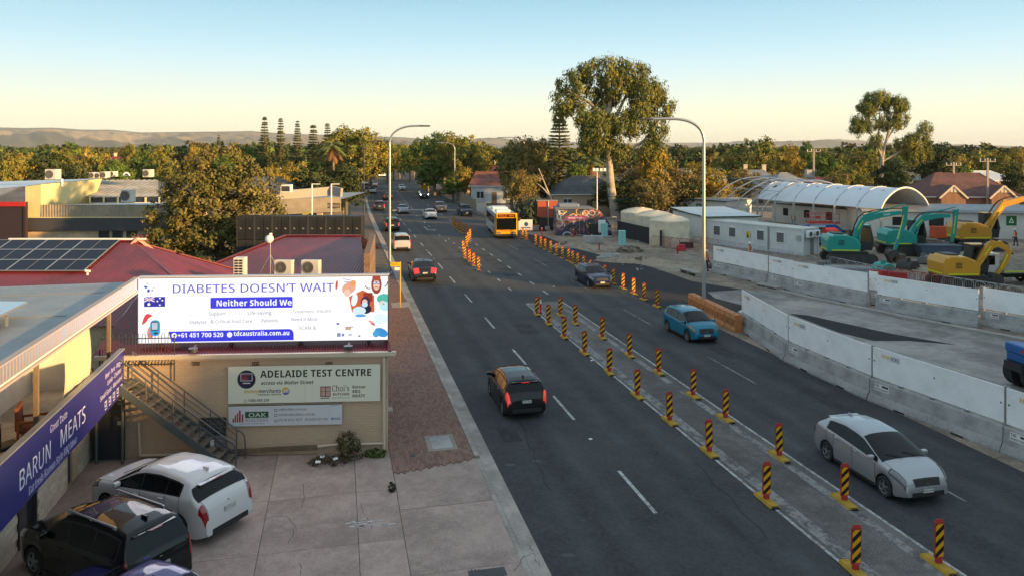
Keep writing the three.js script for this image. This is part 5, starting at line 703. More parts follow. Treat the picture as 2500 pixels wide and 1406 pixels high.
// bus
{
  const d = V(-SN, 0, -CS), t = thing('city_bus', 'white and yellow city bus coming along the right lane', 'bus', G(1250, 584).addScaledVector(d, 6.1), TO - .10), wht = paint(.66, .67, .67), yel = paint(.72, .36, .01), L = 12, W = 2.5, hh = 3.0;   // +x is the front
  mk('body', rbx(L - 1.0, 2.55, W, .12, -.55, 1.62, 0), wht, t); mk('front_cap', [rbx(1.1, 2.62, W + .01, .14, L / 2 - .56, 1.63, 0)], yel, t); mk('side_skirt', [bx(2.2, .9, W + .015, L / 2 - 2.0, .78, 0)], yel, t);
  mk('windscreen', rbx(.06, 1.35, W - .22, .03, L / 2 + .0, 1.72, 0), mat.glass, t); mk('destination_sign', bx(.05, .36, W - .5, L / 2 + .005, 2.66, 0), mat.black, t);
  mk('sign_text', new THREE.PlaneGeometry(W - .6, .3).rotateY(Math.PI / 2).translate(L / 2 + .036, 2.66, 0), new THREE.MeshPhysicalMaterial({ color: 0, emissive: 0xffffff, emissiveIntensity: .8, emissiveMap: canvasTex(256, 48, (x, Wd, Hh) => { x.fillStyle = '#0a0400'; x.fillRect(0, 0, Wd, Hh); x.fillStyle = '#ff6a10'; x.font = 'bold 26px sans-serif'; x.fillText('Marion Ctr', 6, 22, 130); x.fillText('via South Rd', 6, 45, 130); x.font = 'bold 40px sans-serif'; x.fillText('M44', 160, 38, 90); }) }), t);
  for (const s of [1, -1]) { for (let i = 0; i < 6; i++) mk('side_window', bx(1.5, 1.0, .04, 3.3 - i * 1.6, 1.98, s * W / 2), mat.glass, t); mk('number_panel', bx(1.0, .5, .02, 2.2, 1.0, s * (W / 2 + .012)), plain(.1, .2, .5, .4), t); for (const x of [3.2, -3.2]) { const [a, b] = wheelGeos[.48], w = mk('wheel', a, mat.rubber, t); w.position.set(x, .48, s * (W / 2 - .12)); if (s < 0) w.rotation.y = Math.PI; mk('rim', b, carM.rim, w); } mk('headlight', rbx(.06, .2, .42, .03, L / 2 - .01, .72, s * .88), carM.head, t); mk('mirror', [rbx(.12, .4, .22, .04, L / 2 + .3, 2.3, s * (W / 2 + .18)), bar(V(L / 2 - .1, 2.7, s * (W / 2 - .05)), V(L / 2 + .3, 2.5, s * (W / 2 + .15)), .025)], carM.trim, t); }
  mk('roof_unit', [rbx(2.6, .25, 1.9, .1, -2.2, 3.0, 0), rbx(1.8, .2, 1.7, .08, 1.9, 2.98, 0)], mat.white, t); mk('bumper_stripe', [bx(.03, .07, 1.0, L / 2 + .0, .92, 0), bx(.03, .06, .5, L / 2, .97, .7, 0, .3), bx(.03, .06, .5, L / 2, .97, -.7, 0, -.3)], mat.red, t); mk('number_plate', bx(.02, .12, .38, L / 2 + .006, .5, 0), plateMat('BUS 2214'), t); mk('underbody', bx(L - .6, .3, W - .3, 0, .36, 0), carM.under, t); mk('bumper', bx(.1, .22, W - .2, L / 2 - .03, .46, 0), carM.trim, t);
}
// white box truck far up the road
{
  const d = V(-SN, 0, -CS), t = thing('box_truck', 'white high cab truck approaching far up the road', 'truck', G(932, 433).addScaledVector(d, 4), TO); mk('cab', rbx(2.0, 2.6, 2.5, .12, 2.8, 1.75, 0), col.white, t); mk('cargo_box', bx(6.2, 3.1, 2.5, -1.4, 2.35, 0), mat.white, t); mk('windscreen', bx(.05, .9, 2.2, 3.81, 2.2, 0), mat.glass, t); mk('grille', bx(.05, .5, 1.6, 3.81, 1.2, 0), mat.steel, t); for (const s of [1, -1]) { mk('headlight', bx(.06, .2, .35, 3.82, .8, s * .95), carM.headOn, t); for (const x of [2.8, -2.2]) { const w = mk('wheel', wheelGeos[.48][0], mat.rubber, t); w.position.set(x, .48, s * 1.1); mk('rim', wheelGeos[.48][1], carM.rim, w); } }
}
// ------------------------------------------------------------------ street furniture
{
  const stripe = printMat(64, 256, (x, W, Hh) => { x.fillStyle = '#15130f'; x.fillRect(0, 0, W, Hh); x.fillStyle = '#e0a010'; for (let k = -1; k < 4; k++) { x.beginPath(); const y = k * 86 + 60; x.moveTo(0, y + 44); x.lineTo(W, y - 20); x.lineTo(W, y + 24); x.lineTo(0, y + 88); x.fill(); } }, .5);
  const redM = plain(.38, .03, .022, .6), baseM = grainMat([.36, .21, .02], [.50, .31, .03], { n: 128, tile: .6, seed: 201 });
  const proto = thing('delineator_post', 'x', 'traffic post', V(0, 0, 0), YAW, 'x');
  mk('base', [extrude([[-.16, 0], [.16, 0], [.12, .075], [-.12, .075]], .95)], baseM, proto); mk('base_end', [bx(.16, .05, .08, 0, .03, .5), bx(.16, .05, .08, 0, .03, -.5)].slice(0, 1), mat.black, proto); mk('base_end', bx(.16, .05, .08, 0, .03, -.5), mat.black, proto); mk('foot', rbx(.16, .16, .1, .02, 0, .14, 0), redM, proto);
  mk('blade', rbx(.27, .90, .045, .02, 0, .65, 0), redM, proto); mk('face', new THREE.PlaneGeometry(.225, .80).translate(0, .635, .0245), stripe, proto); mk('face', new THREE.PlaneGeometry(.225, .80).rotateY(Math.PI).translate(0, .635, -.0245), stripe, proto); mk('handle', rbx(.2, .06, .03, .012, 0, 1.12, 0), redM, proto);
  const rows = [
    ['median posts along the kerb side', 'striped red framed post on a yellow foot, median edge nearer the kerb lanes', [[1311, 768], [1340, 791], [1378, 824], [1428, 863], [1488, 910], [1557, 968], [1636, 1030], [1733, 1107], [1872, 1224], [2090, 1398]]],
    ['median posts along the site side', 'striped red framed post on a yellow foot, median edge nearer the barriers', [[1368, 770], [1405, 790], [1471, 825], [1538, 869], [1609, 911], [1693, 968], [1772, 1024], [1904, 1117], [2063, 1227], [2293, 1382]]],
    ['curved cluster of posts', 'striped post in the tight curved cluster ahead of the bus', [[1107, 551], [1111, 556], [1117, 562], [1124, 566], [1131, 570], [1139, 571], [1147, 576], [1147, 584], [1143, 592], [1139, 602], [1131, 616], [1135, 631], [1146, 639], [1156, 649], [1168, 660]]],
    ['posts beside the new asphalt', 'striped post in the row edging the fresh black asphalt', [[1276, 582], [1285, 586], [1308, 598], [1320, 604], [1331, 610], [1344, 616], [1358, 623], [1373, 631], [1388, 638], [1398, 643], [1410, 650], [1425, 658], [1442, 668], [1476, 682], [1498, 693], [1521, 705], [1547, 718], [1572, 732], [1605, 749]]]];
  const r = rng(12); let first = true;
  for (const [gr, lb, pts] of rows) for (const p of pts) { const q = G(...p), y = YAW + (r() - .5) * .16; q.y = .012; if (first) { proto.position.copy(q); proto.rotation.y = y; tag(proto, lb, 'traffic post', gr); first = false; } else { const c = copyOf(proto, q, y, lb, gr); c.rotation.x = (r() - .5) * .07; c.rotation.z = (r() - .5) * .06; } }
  const b = thing('bollard', 'slim red flexible bollard with white band at the median tip', 'bollard', G(1320, 764)); mk('post', [cyl(.05, .05, .98), new THREE.ConeGeometry(.05, .12, 10).translate(0, 1.04, 0)], mat.red, b); mk('white_band', cyl(.054, .054, .26, 0, .6, 0), mat.white, b); mk('foot', cyl(.14, .12, .04), mat.black, b);
}
// lamp posts
function lamp(base, top, reach, label, head = 1, m = mat.galv, dir = 1, r = .1, pitch = 0) {
  const t = thing('lamp_post', label, 'lamp post', base), k = dir; mk('column', bar(V(0, 0, 0), V(0, top - 1.6, 0), r * 1.1, 12, r * .75), m, t); mk('arm', tube([V(0, top - 1.62, 0), V(0, top - 1.2, 0), V(k * .22, top - .6, 0), V(k * .75, top - .18, 0), V(k * 1.5, top + pitch * .5, 0), V(k * (reach - .5), top + pitch, 0)], r * .72, 10, 40), m, t);
  if (head) mk('luminaire', rbx(.85, .12, .26, .05, k * (reach - .3), top + pitch - .02, 0), mat.darkSteel, t); mk('foot_plate', cyl(r * 2, r * 1.8, .12), m, t); return t;
}
lamp(G(951, 668, .12).setY(.12), 12.0, 3.2, 'tall curved lamp post on the footpath, golden in the sun', 1, mat.galv, 1, .11, .12);
lamp(G(1719, 768), 12.15, 3.9, 'tall curved lamp post beside the orange plastic barriers', 1, mat.galv, -1, .12, .05);
lamp(G(1280, 506), 12.4, 4.7, 'curved lamp post behind the bus', 1, mat.galv, -1, .12);
lamp(G(888, 524), 11.6, 4.4, 'dark lamp post by the far hedge', 1, mat.darkSteel, 1, .1);
lamp(G(1110, 492), 11.6, 4.0, 'lamp post beside the paling fence', 0, mat.galv, -1, .1);
lamp(G(869, 470), 11.2, 4.0, 'far dark lamp post beyond the hedge', 0, mat.darkSteel, 1, .1);
{
  const s = thing('bus_stop_sign', 'yellow bus stop sign on a slim pole by the kerb', 'sign', G(977, 750, .12)); const h = 10.3 - (644 - 365) * (10.18 * 1850 / 385) / 1850; mk('pole', bar(V(0, 0, 0), V(0, h, 0), .035), mat.yellow, s); mk('plate', bx(.62, .26, .04, -.33, h - .16, 0), printMat(96, 40, (x, W, Hh) => { x.fillStyle = '#e0c020'; x.fillRect(0, 0, W, Hh); x.fillStyle = '#403410'; x.font = 'bold 16px sans-serif'; x.fillText('BUS STOP', 4, 18, 88); x.fillRect(6, 26, 80, 5); }, .5), s); mk('timetable', bx(.34, .2, .03, -.2, h - .45, 0), mat.white, s);
  const bp = thing('orange_post', 'slim orange marker post by the red roofed shop', 'post', G(893, 655, .12)); mk('post', cyl(.06, .05, 1.9), mat.orange, bp); mk('cap', new THREE.SphereGeometry(.05, 8, 6).translate(0, 1.9, 0), mat.orange, bp);
}
// wall foot plants come with the trees; concrete barriers with white panels
{
  const conc = mat.concrete, panelM = grainMat([.80, .81, .82], [.88, .885, .89], { tile: 3, rough: .5, seed: 211 });
  const logo = printMat(256, 64, (x, W, Hh) => { x.fillStyle = '#e8e9ea'; x.fillRect(0, 0, W, Hh); x.font = 'bold 52px sans-serif'; x.fillStyle = '#d8a818'; x.fillText('RPM', 6, 50, 110); x.fillStyle = '#3b3b3e'; x.fillText('HIRE', 128, 50, 112); x.strokeStyle = '#8a8a8c'; x.lineWidth = 3; x.strokeRect(122, 6, 126, 52); }, .5);
  const stick = printMat(160, 64, (x, W, Hh) => { x.fillStyle = '#d4d4d0'; x.fillRect(0, 0, W, Hh); x.fillStyle = '#1c1c1e'; x.font = 'bold 30px sans-serif'; x.fillText('T2D \u2192 ', 4, 30, 70); x.fillRect(80, 10, 72, 16); x.font = 'bold 20px sans-serif'; x.fillText('NORTH TRAFFIC', 4, 56, 150); }, .6);
  const prof = [[-.30, 0], [.30, 0], [.30, .08], [.17, .34], [.12, .86], [.09, .90], [-.09, .90], [-.12, .86], [-.17, .34], [-.30, .08]];
  const barrier = (a, b, label, { lg = 1, ph = 1.22 } = {}) => {
    const A = G(...a), B = G(...b), L = A.distanceTo(B), t = thing('concrete_barrier', label, 'barrier', A.clone().lerp(B, .5), Math.atan2(-(B.z - A.z), B.x - A.x));   // x runs from A to B; +z faces the camera
    mk('concrete_base', extrude(prof, L - .03, .015).rotateY(Math.PI / 2).translate(0, 0, 0), conc, t);
    mk('white_panel', bx(L - .10, ph, .05, 0, .98 + ph / 2, 0), panelM, t); for (const x of [-L / 2 + .07, L / 2 - .07]) mk('panel_post', bx(.06, ph + .12, .09, x, .95 + ph / 2, -.05), mat.galv, t); mk('panel_foot', [-L * .25, 0, L * .25].map(x => bx(.16, .08, .14, x, .94, 0)), mat.galv, t);
    if (lg) mk('panel_logo', new THREE.PlaneGeometry(.95, .24).translate(-L / 2 + .95, .98 + ph * .78, .028), logo, t); mk('sticker', new THREE.PlaneGeometry(.72, .28).rotateX(-.1).translate(-L / 2 + .62, .67, .145), stick, t);
    for (const [x, y] of [[-L / 2 + .14, .55], [L / 2 - .14, .55], [.1, .62]]) mk('bolt', new THREE.CylinderGeometry(.028, .028, .02, 8).rotateX(Math.PI / 2).translate(x, .98 + ph * y, .035), mat.darkSteel, t);
    mk('lifting_slot', [bx(.5, .07, .05, -L * .22, .035, .286), bx(.5, .07, .05, L * .22, .035, .286)].slice(0, 1), mat.black, t); mk('lifting_slot', bx(.5, .07, .05, L * .22, .035, .286), mat.black, t); return t;
  };
  barrier([1812, 800], [1926, 880], 'concrete barrier with white panel at the crash cushion end'); barrier([1926, 880], [2131, 975], 'second concrete barrier with white panel from the orange barriers'); barrier([2131, 975], [2457, 1103], 'third concrete barrier with white panel from the orange barriers'); barrier([2457, 1103], [2930, 1290], 'last near concrete barrier, cut by the frame beside the silver hatchback');
  barrier([1742, 664], [1877, 695], 'far row concrete barrier nearest the tall lamp post'); barrier([1878, 696], [1940, 711], 'short far row barrier with two logos side by side'); barrier([1936, 712], [2121, 749], 'far row barrier in front of the teal excavator tracks'); barrier([2122, 742], [2146, 746], 'short recessed far row barrier between two long ones', { lg: 0 }); barrier([2142, 755], [2393, 800], 'far row barrier in front of the yellow mini excavator'); barrier([2400, 793], [2640, 838], 'far row barrier past the yellow mini excavator', { lg: 0 });
  // crash end
  const e = thing('crash_terminal', 'grey steel crash terminal at the first barrier end', 'barrier terminal', G(1803, 797), -.6); mk('nose', extrude([[-.5, 0], [.45, 0], [.45, .85], [.1, .95], [-.45, .5]], .55, .05), mat.galv, e); mk('terminal_sticker', new THREE.PlaneGeometry(.5, .24).translate(.0, .5, .29), stick, e);
  // orange water filled barriers
  const om = grainMat([.46, .16, .045], [.60, .25, .09], { n: 256, tile: 1.5, rough: .6, seed: 215 }), A = G(1688, 752), B = G(1805, 812), n = 5;
  for (let i = 0; i < n; i++) {
    const a = A.clone().lerp(B, i / n), b = A.clone().lerp(B, (i + 1) / n), L = a.distanceTo(b), t = thing('plastic_barrier', 'orange water filled plastic barrier in the row by the lamp post', 'barrier', a.clone().lerp(b, .5), Math.atan2(-(b.z - a.z), b.x - a.x), 'orange plastic barriers');
    mk('shell', [extrude([[-.28, 0], [.28, 0], [.28, .12], [.2, .3], [.2, .62], [.24, .7], [.2, .98], [-.2, .98], [-.24, .7], [-.2, .62], [-.2, .3], [-.28, .12]], L - .06, .03).rotateY(Math.PI / 2)], om, t); for (const x of [-L * .25, L * .25]) mk('recess', rbx(.16, .16, .04, .03, x, .48, .2), plain(.32, .09, .02, .7), t); mk('rib', [-L * .46, 0, L * .46].map(x => bx(.06, .98, .44, x, .49, 0)), om, t); mk('fill_cap', cyl(.09, .08, .05, .1, .97, 0), om, t);
  }
}
// crowd barriers and site fencing
const crowdGeo = {};
function crowd(pos, yaw, m, label, group, w = 2.2) {
  const t = thing('crowd_barrier', label, 'barrier', pos, yaw, group), h = 1.1; mk('frame', crowdGeo[w] ||= join([tube([V(-w / 2, .12, 0), V(-w / 2, h - .1, 0), V(-w / 2 + .1, h, 0), V(w / 2 - .1, h, 0), V(w / 2, h - .1, 0), V(w / 2, .12, 0)], .022, 5, 24), bar(V(-w / 2, .16, 0), V(w / 2, .16, 0), .02, 5)]), m, t);
  const b = mk('bars', crowdGeo['b' + w] ||= join(Array.from({ length: 13 }, (_, i) => bar(V(-w / 2 + (i + 1) * w / 14, .16, 0), V(-w / 2 + (i + 1) * w / 14, h, 0), .009, 4))), m, t); b.userData.kind = 'stuff'; for (const x of [-w * .35, w * .35]) mk('foot', crowdGeo['f' + x] ||= bar(V(x, .03, -.28), V(x, .03, .28), .022, 5).translate(0, 0, 0), m, t); return t;
}
{
  const redS = plain(.30, .05, .04, .6), run = (a, b, n, m, lb, gr, zz = 0) => { const A = G(...a), B = G(...b), y = Math.atan2(-(B.z - A.z), B.x - A.x), L = A.distanceTo(B) / n; for (let i = 0; i < n; i++) crowd(A.clone().lerp(B, (i + .5) / n).setY(.004), y, m, lb, gr); };
  run([1602, 604], [1696, 614], 4, redS, 'red crowd barrier before the water tanks', 'red barriers before the tanks'); run([1563, 588], [1600, 603], 2, mat.galv, 'grey crowd barrier beside the black fence screen', 'barriers by the fence screen'); run([1500, 570], [1560, 588], 3, redS, 'red crowd barrier near the teal cabinets', 'red barriers near the cabinets');
  run([1700, 606], [1745, 612], 2, redS, 'red crowd barrier at the foot of the white container', 'red barriers by the container'); run([1745, 612], [1860, 632], 5, mat.galv, 'grey crowd barrier behind the far barrier row', 'grey barriers behind the panels'); run([1860, 632], [1985, 658], 5, mat.galv, 'grey crowd barrier below the container doors', 'grey barriers below the container');
  run([2035, 662], [2130, 684], 4, mat.galv, 'grey crowd barrier in front of the excavator tracks', 'grey barriers by the excavators'); run([2135, 684], [2300, 712], 6, redS, 'red crowd barrier before the steel stacks', 'red barriers by the steel stacks'); run([2300, 712], [2500, 745], 7, mat.galv, 'galvanised crowd barrier below the mini excavator', 'barriers below the mini excavator');
  // black screened fence
  const A = G(1508, 577), B = G(1617, 606), t = thing('screen_fence', 'black shade cloth fence in front of the cream tanks', 'fence', A.clone().lerp(B, .5), Math.atan2(-(B.z - A.z), B.x - A.x)), L = A.distanceTo(B); mk('shade_cloth', bx(L, 1.75, .03, 0, .95, 0), plain(.018, .020, .024, .9), t); for (let i = 0; i < 4; i++) mk('post', bar(V(-L / 2 + L * i / 3, 0, -.03), V(-L / 2 + L * i / 3, 1.95, -.03), .03), mat.galv, t); mk('footing', [-L / 2, 0, L / 2].map(x => bx(.6, .14, .25, x, .07, 0)), mat.concrete, t);
  // mesh panels before the graffiti shed
  for (const [a, b, lb] of [[[1367, 574], [1415, 576], 'wire mesh fence panel left of the graffiti shed'], [[1415, 576], [1467, 574], 'wire mesh fence panel before the graffiti shed'], [[1467, 574], [1505, 572], 'wire mesh fence panel by the gum trunk']]) { const p = G(...a), q = G(...b), w = p.distanceTo(q), f = thing('mesh_fence', lb, 'fence', p.clone().lerp(q, .5), Math.atan2(-(q.z - p.z), q.x - p.x)); mk('frame', [bar(V(-w / 2, 0, 0), V(-w / 2, 2.1, 0), .025), bar(V(w / 2, 0, 0), V(w / 2, 2.1, 0), .025), bar(V(-w / 2, 2.08, 0), V(w / 2, 2.08, 0), .022), bar(V(-w / 2, .1, 0), V(w / 2, .1, 0), .022)], mat.galv, f); const l = []; for (let x = -w / 2; x < w / 2; x += .16) l.push(bar(V(x, .1, 0), V(x, 2.08, 0), .004, 3)); for (let y = .3; y < 2; y += .3) l.push(bar(V(-w / 2, y, 0), V(w / 2, y, 0), .004, 3)); mk('wire_mesh', l, mat.galv, f).userData.kind = 'stuff'; }
}
// ------------------------------------------------------------------ work site objects
{
  // water tanks
  const tm = grainMat([.58, .50, .36], [.70, .62, .47], { tile: 4, rough: .6, seed: 221 });
  const tank = (px, py, R, hh, lb) => { const p = G(px, py); p.z -= R; const t = thing('water_tank', lb, 'water tank', p), pr = []; for (let i = 0; i <= 24; i++) pr.push([R + (i % 2 ? .03 : 0), hh * i / 24]); pr.push([R * .97, hh + .08], [R * .6, hh + .38], [R * .25, hh + .52], [.01, hh + .55]); mk('shell', new THREE.LatheGeometry(pr.map(q => new THREE.Vector2(...q)), 40), tm, t); mk('lid', cyl(.35, .3, .1, .2, hh + .48, .3, 16), tm, t); for (let k = 0; k < 10; k++) mk('roof_rib', bar(V(.3 * Math.cos(k * .628), hh + .53, .3 * Math.sin(k * .628)), V(R * .95 * Math.cos(k * .628), hh + .12, R * .95 * Math.sin(k * .628)), .03, 5), tm, t); mk('outlet', [cyl(.06, .06, .3, R * .5, .1, R * .88), rbx(1.2, .7, .1, .03, R * .65, .35, R * .84)].slice(0, 1), mat.black, t); };
  tank(1645, 606, 2.1, 2.75, 'cream ribbed water tank standing at the end of the screened fence'); tank(1607, 588, 2.2, 2.7, 'cream ribbed water tank between two other tanks'); tank(1570, 574, 2.3, 2.6, 'cream ribbed water tank furthest behind the screened fence');
  const cr = thing('pallet_crates', 'dark crates stacked at the tank foot', 'crates', G(1677, 606)); for (let i = 0; i < 3; i++) mk('crate', rbx(.42, .6, .4, .03, -.45 + i * .45, .32, 0), mat.black, cr);
  const rb = thing('red_hose_box', 'red plastic hose box on the gravel', 'box', G(1663, 613)); mk('tub', rbx(.9, .35, .5, .06, 0, .18, 0), plain(.5, .03, .04, .5), rb); mk('reel', rbx(.6, .35, .4, .06, .1, .5, 0), plain(.5, .03, .04, .5), rb);
  // cabinets and blocks
  for (const [px, py, lb] of [[1519, 600, 'pale teal roadside cabinet on a concrete pad'], [1476, 579, 'pale blue cabinet beside the white generator']]) { const t = thing('utility_cabinet', lb, 'cabinet', G(px, py)); mk('cabinet', rbx(.75, 1.55, .5, .05, 0, .85, 0), mat.teal, t); mk('pad', bx(1.6, .1, 1.2, 0, .05, 0), mat.concrete, t); mk('door_seam', bx(.012, 1.3, .01, 0, .85, .252), mat.darkSteel, t); }
  const cb = thing('concrete_block', 'large grey concrete block beside the cabinet', 'block', G(1449, 596)); mk('block', rbx(2.1, .85, 1.1, .04, 0, .43, -.3), mat.concrete, cb); mk('lifting_eye', new THREE.TorusGeometry(.08, .015, 5, 10).translate(0, .88, 0), mat.steel, cb);
  const gn = thing('generator', 'white and black generator set at the light mast foot', 'generator', G(1466, 575)); mk('case', rbx(.9, 1.5, .8, .06, .15, 1.1, 0), mat.white, gn); mk('engine', rbx(1.0, 1.3, .9, .05, -.85, .75, 0), mat.black, gn); mk('label', bx(.4, .3, .02, .2, 1.2, .41), mat.yellow, gn); mk('skid', bx(2.2, .2, .9, -.3, .1, 0), mat.darkSteel, gn);
  const fm = thing('light_mast', 'slim white light mast with floodlights before the gum trunk', 'light mast', G(1458, 566)); mk('mast', bar(V(0, 0, 0), V(0, 7.7, 0), .08, 8, .05), mat.white, fm); mk('crossbar', bx(1.5, .06, .06, .3, 7.6, 0), mat.white, fm); for (const x of [-.4, .0, .5, .95]) mk('floodlight', rbx(.32, .4, .12, .03, x, 7.75, .08), mat.white, fm); for (const x of [-.4, .0, .5]) mk('bracket', bx(.05, .2, .05, x, 7.55, .05), mat.galv, fm);
  // orange trailer box on a stand
  const tr = thing('orange_sign_trailer', 'faded orange box body on a post beside the weeping tree', 'trailer', G(1336, 563)); mk('box_body', rbx(2.5, 2.0, 1.4, .05, 0, 2.75, 0), plain(.42, .085, .045, .7), tr); mk('roof', bx(2.7, .08, 1.5, 0, 3.8, 0), plain(.30, .24, .20, .7), tr); mk('post', bar(V(.1, 0, .75), V(.1, 3.8, .75), .07), mat.galv, tr); mk('chassis', bx(2.3, 1.0, 1.2, .2, 1.1, 0), mat.black, tr); mk('lettering', new THREE.PlaneGeometry(.7, .35).translate(.85, 3.0, .71), printMat(64, 32, (x, W, Hh) => { x.fillStyle = '#a8523c'; x.fillRect(0, 0, W, Hh); x.fillStyle = '#e2cfc4'; x.font = 'bold 15px sans-serif'; x.fillText('Coates', 4, 15, 56); x.fillText('HIRE', 14, 29, 40); }, .6), tr);
  for (const s of [-1, 1]) mk('wheel', new THREE.CylinderGeometry(.4, .4, .2, 16).rotateX(Math.PI / 2).translate(s * .7, .4, .55), mat.rubber, tr);
  // graffiti covered shed
  const gp = printMat(512, 256, (x, W, Hh) => { const r = rng(31); x.fillStyle = '#39404f'; x.fillRect(0, 0, W, Hh); const cs = ['#23262f', '#6b7f99', '#8a4a6a', '#b8bcc8', '#4a3a5e', '#2d4a66', '#a05a48', '#c9a15a', '#171a22']; for (let i = 0; i < 170; i++) { x.strokeStyle = cs[r() * 9 | 0]; x.lineWidth = 2 + r() * 9; x.beginPath(); const a = r() * W, b = r() * Hh; x.arc(a, b, 4 + r() * 34, r() * 6, r() * 6 + 3); x.stroke(); } x.fillStyle = '#8d3b6e'; x.fillRect(180, 80, 160, 34); x.fillStyle = '#d8c4d2'; x.font = 'bold 22px sans-serif'; x.fillText('WORTH IT', 200, 105); for (const a of [150, 330, 380]) { x.strokeStyle = '#c9ccd6'; x.lineWidth = 4; x.beginPath(); x.arc(a, 52, 22, 0, 7); x.stroke(); } }, .7);
  const gs = thing('graffiti_shed', 'shed covered in dense dark graffiti with a sloping end', 'shed', G(1424, 576).add(V(0, 0, -2)), .05), out = [[-3.3, 0], [3.4, 0], [3.3, 1.2], [2.0, 2.9], [1.2, 3.2], [-3.3, 3.1]]; const ge = extrude(out, 3.6, .05); { const p = ge.attributes.position, uv = ge.attributes.uv; for (let i = 0; i < p.count; i++) uv.setXY(i, (p.getX(i) + p.getZ(i) * .6 + 4) / 8.2, p.getY(i) / 3.4); } mk('painted_shell', ge, gp, gs); mk('roof_cap', [bx(4.6, .1, 3.7, -1.1, 3.24, 0)], plain(.16, .17, .20, .7), gs); mk('vent', rbx(2.6, .5, 2.0, .2, -1.6, 3.45, -.6), plain(.16, .2, .26, .7), gs);
  const ws = thing('works_sign', 'white roadworks sign with a blue arrow symbol behind the bus', 'sign', G(1283, 573)); mk('board', bx(1.7, 1.3, .05, 0, 1.15, 0), mat.white, ws); mk('print', new THREE.PlaneGeometry(1.6, 1.2).translate(0, 1.15, .03), printMat(128, 96, (x, W, Hh) => { x.fillStyle = '#d5d8dc'; x.fillRect(0, 0, W, Hh); x.fillStyle = '#2a4a86'; x.beginPath(); x.arc(70, 40, 20, 0, 7); x.fill(); x.fillRect(20, 70, 90, 8); }, .5), ws); mk('leg', bx(.06, .6, .06, -.6, .3, 0), mat.galv, ws); mk('leg', bx(.06, .6, .06, .6, .3, 0), mat.galv, ws);
  for (const [px, py] of [[1445, 586], [1463, 603], [1323, 568], [1400, 572], [1655, 612]]) { const t = thing('marker_peg', 'small red survey peg in the roadside gravel', 'peg', G(px, py + 8), 0, 'survey pegs'); mk('peg', rbx(.14, 1.0, .1, .02, 0, .5, 0), mat.red, t); mk('flag_tape', bx(.16, .06, .12, 0, .9, 0), mat.white, t); }
  const co = thing('traffic_cone', 'tiny orange cone before the last far barrier', 'cone', G(2441, 798)); mk('cone', new THREE.ConeGeometry(.16, .45, 14).translate(0, .25, 0), mat.orange, co); mk('foot', bx(.36, .04, .36, 0, .02, 0), mat.black, co);
  const st = thing('kerb_stones', 'loose concrete kerb stones heaped by the asphalt', 'stones', G(1484, 634)); for (let i = 0; i < 3; i++) mk('stone', rbx(1.5, .28, .5, .04, i * .35 - .3, .14 + i * .07, -i * .35, 0), mat.concrete, st);
  // spoil mounds
  const mound = (px, py, w, d, h, seed, lb) => { const g = new THREE.PlaneGeometry(w, d, 26, 16).rotateX(-Math.PI / 2), p = g.attributes.position, f = noiseField(64, seed, [[4, 1], [11, .7], [27, .5]]); for (let i = 0; i < p.count; i++) { const x = p.getX(i) / w * 2, z = p.getZ(i) / d * 2, e = Math.max(0, 1 - x * x - z * z * .9); p.setY(i, -.05 + h * e * (.75 + f[(i * 37) % 4096])); } g.computeVertexNormals(); const c = G(px, py); const m = mk('spoil_heap', g.rotateY(-.25).translate(c.x, 0, c.z), mat.dirt); tag(m, lb, 'spoil heap'); };
  mound(1410, 604, 6.5, 2.8, .6, 41, 'low brown spoil heap behind the striped posts'); mound(1560, 640, 9, 2.6, .45, 42, 'flat spoil bank along the fresh asphalt'); mound(2440, 715, 5, 2, .6, 43, 'dark spoil heap behind the far barriers');
}
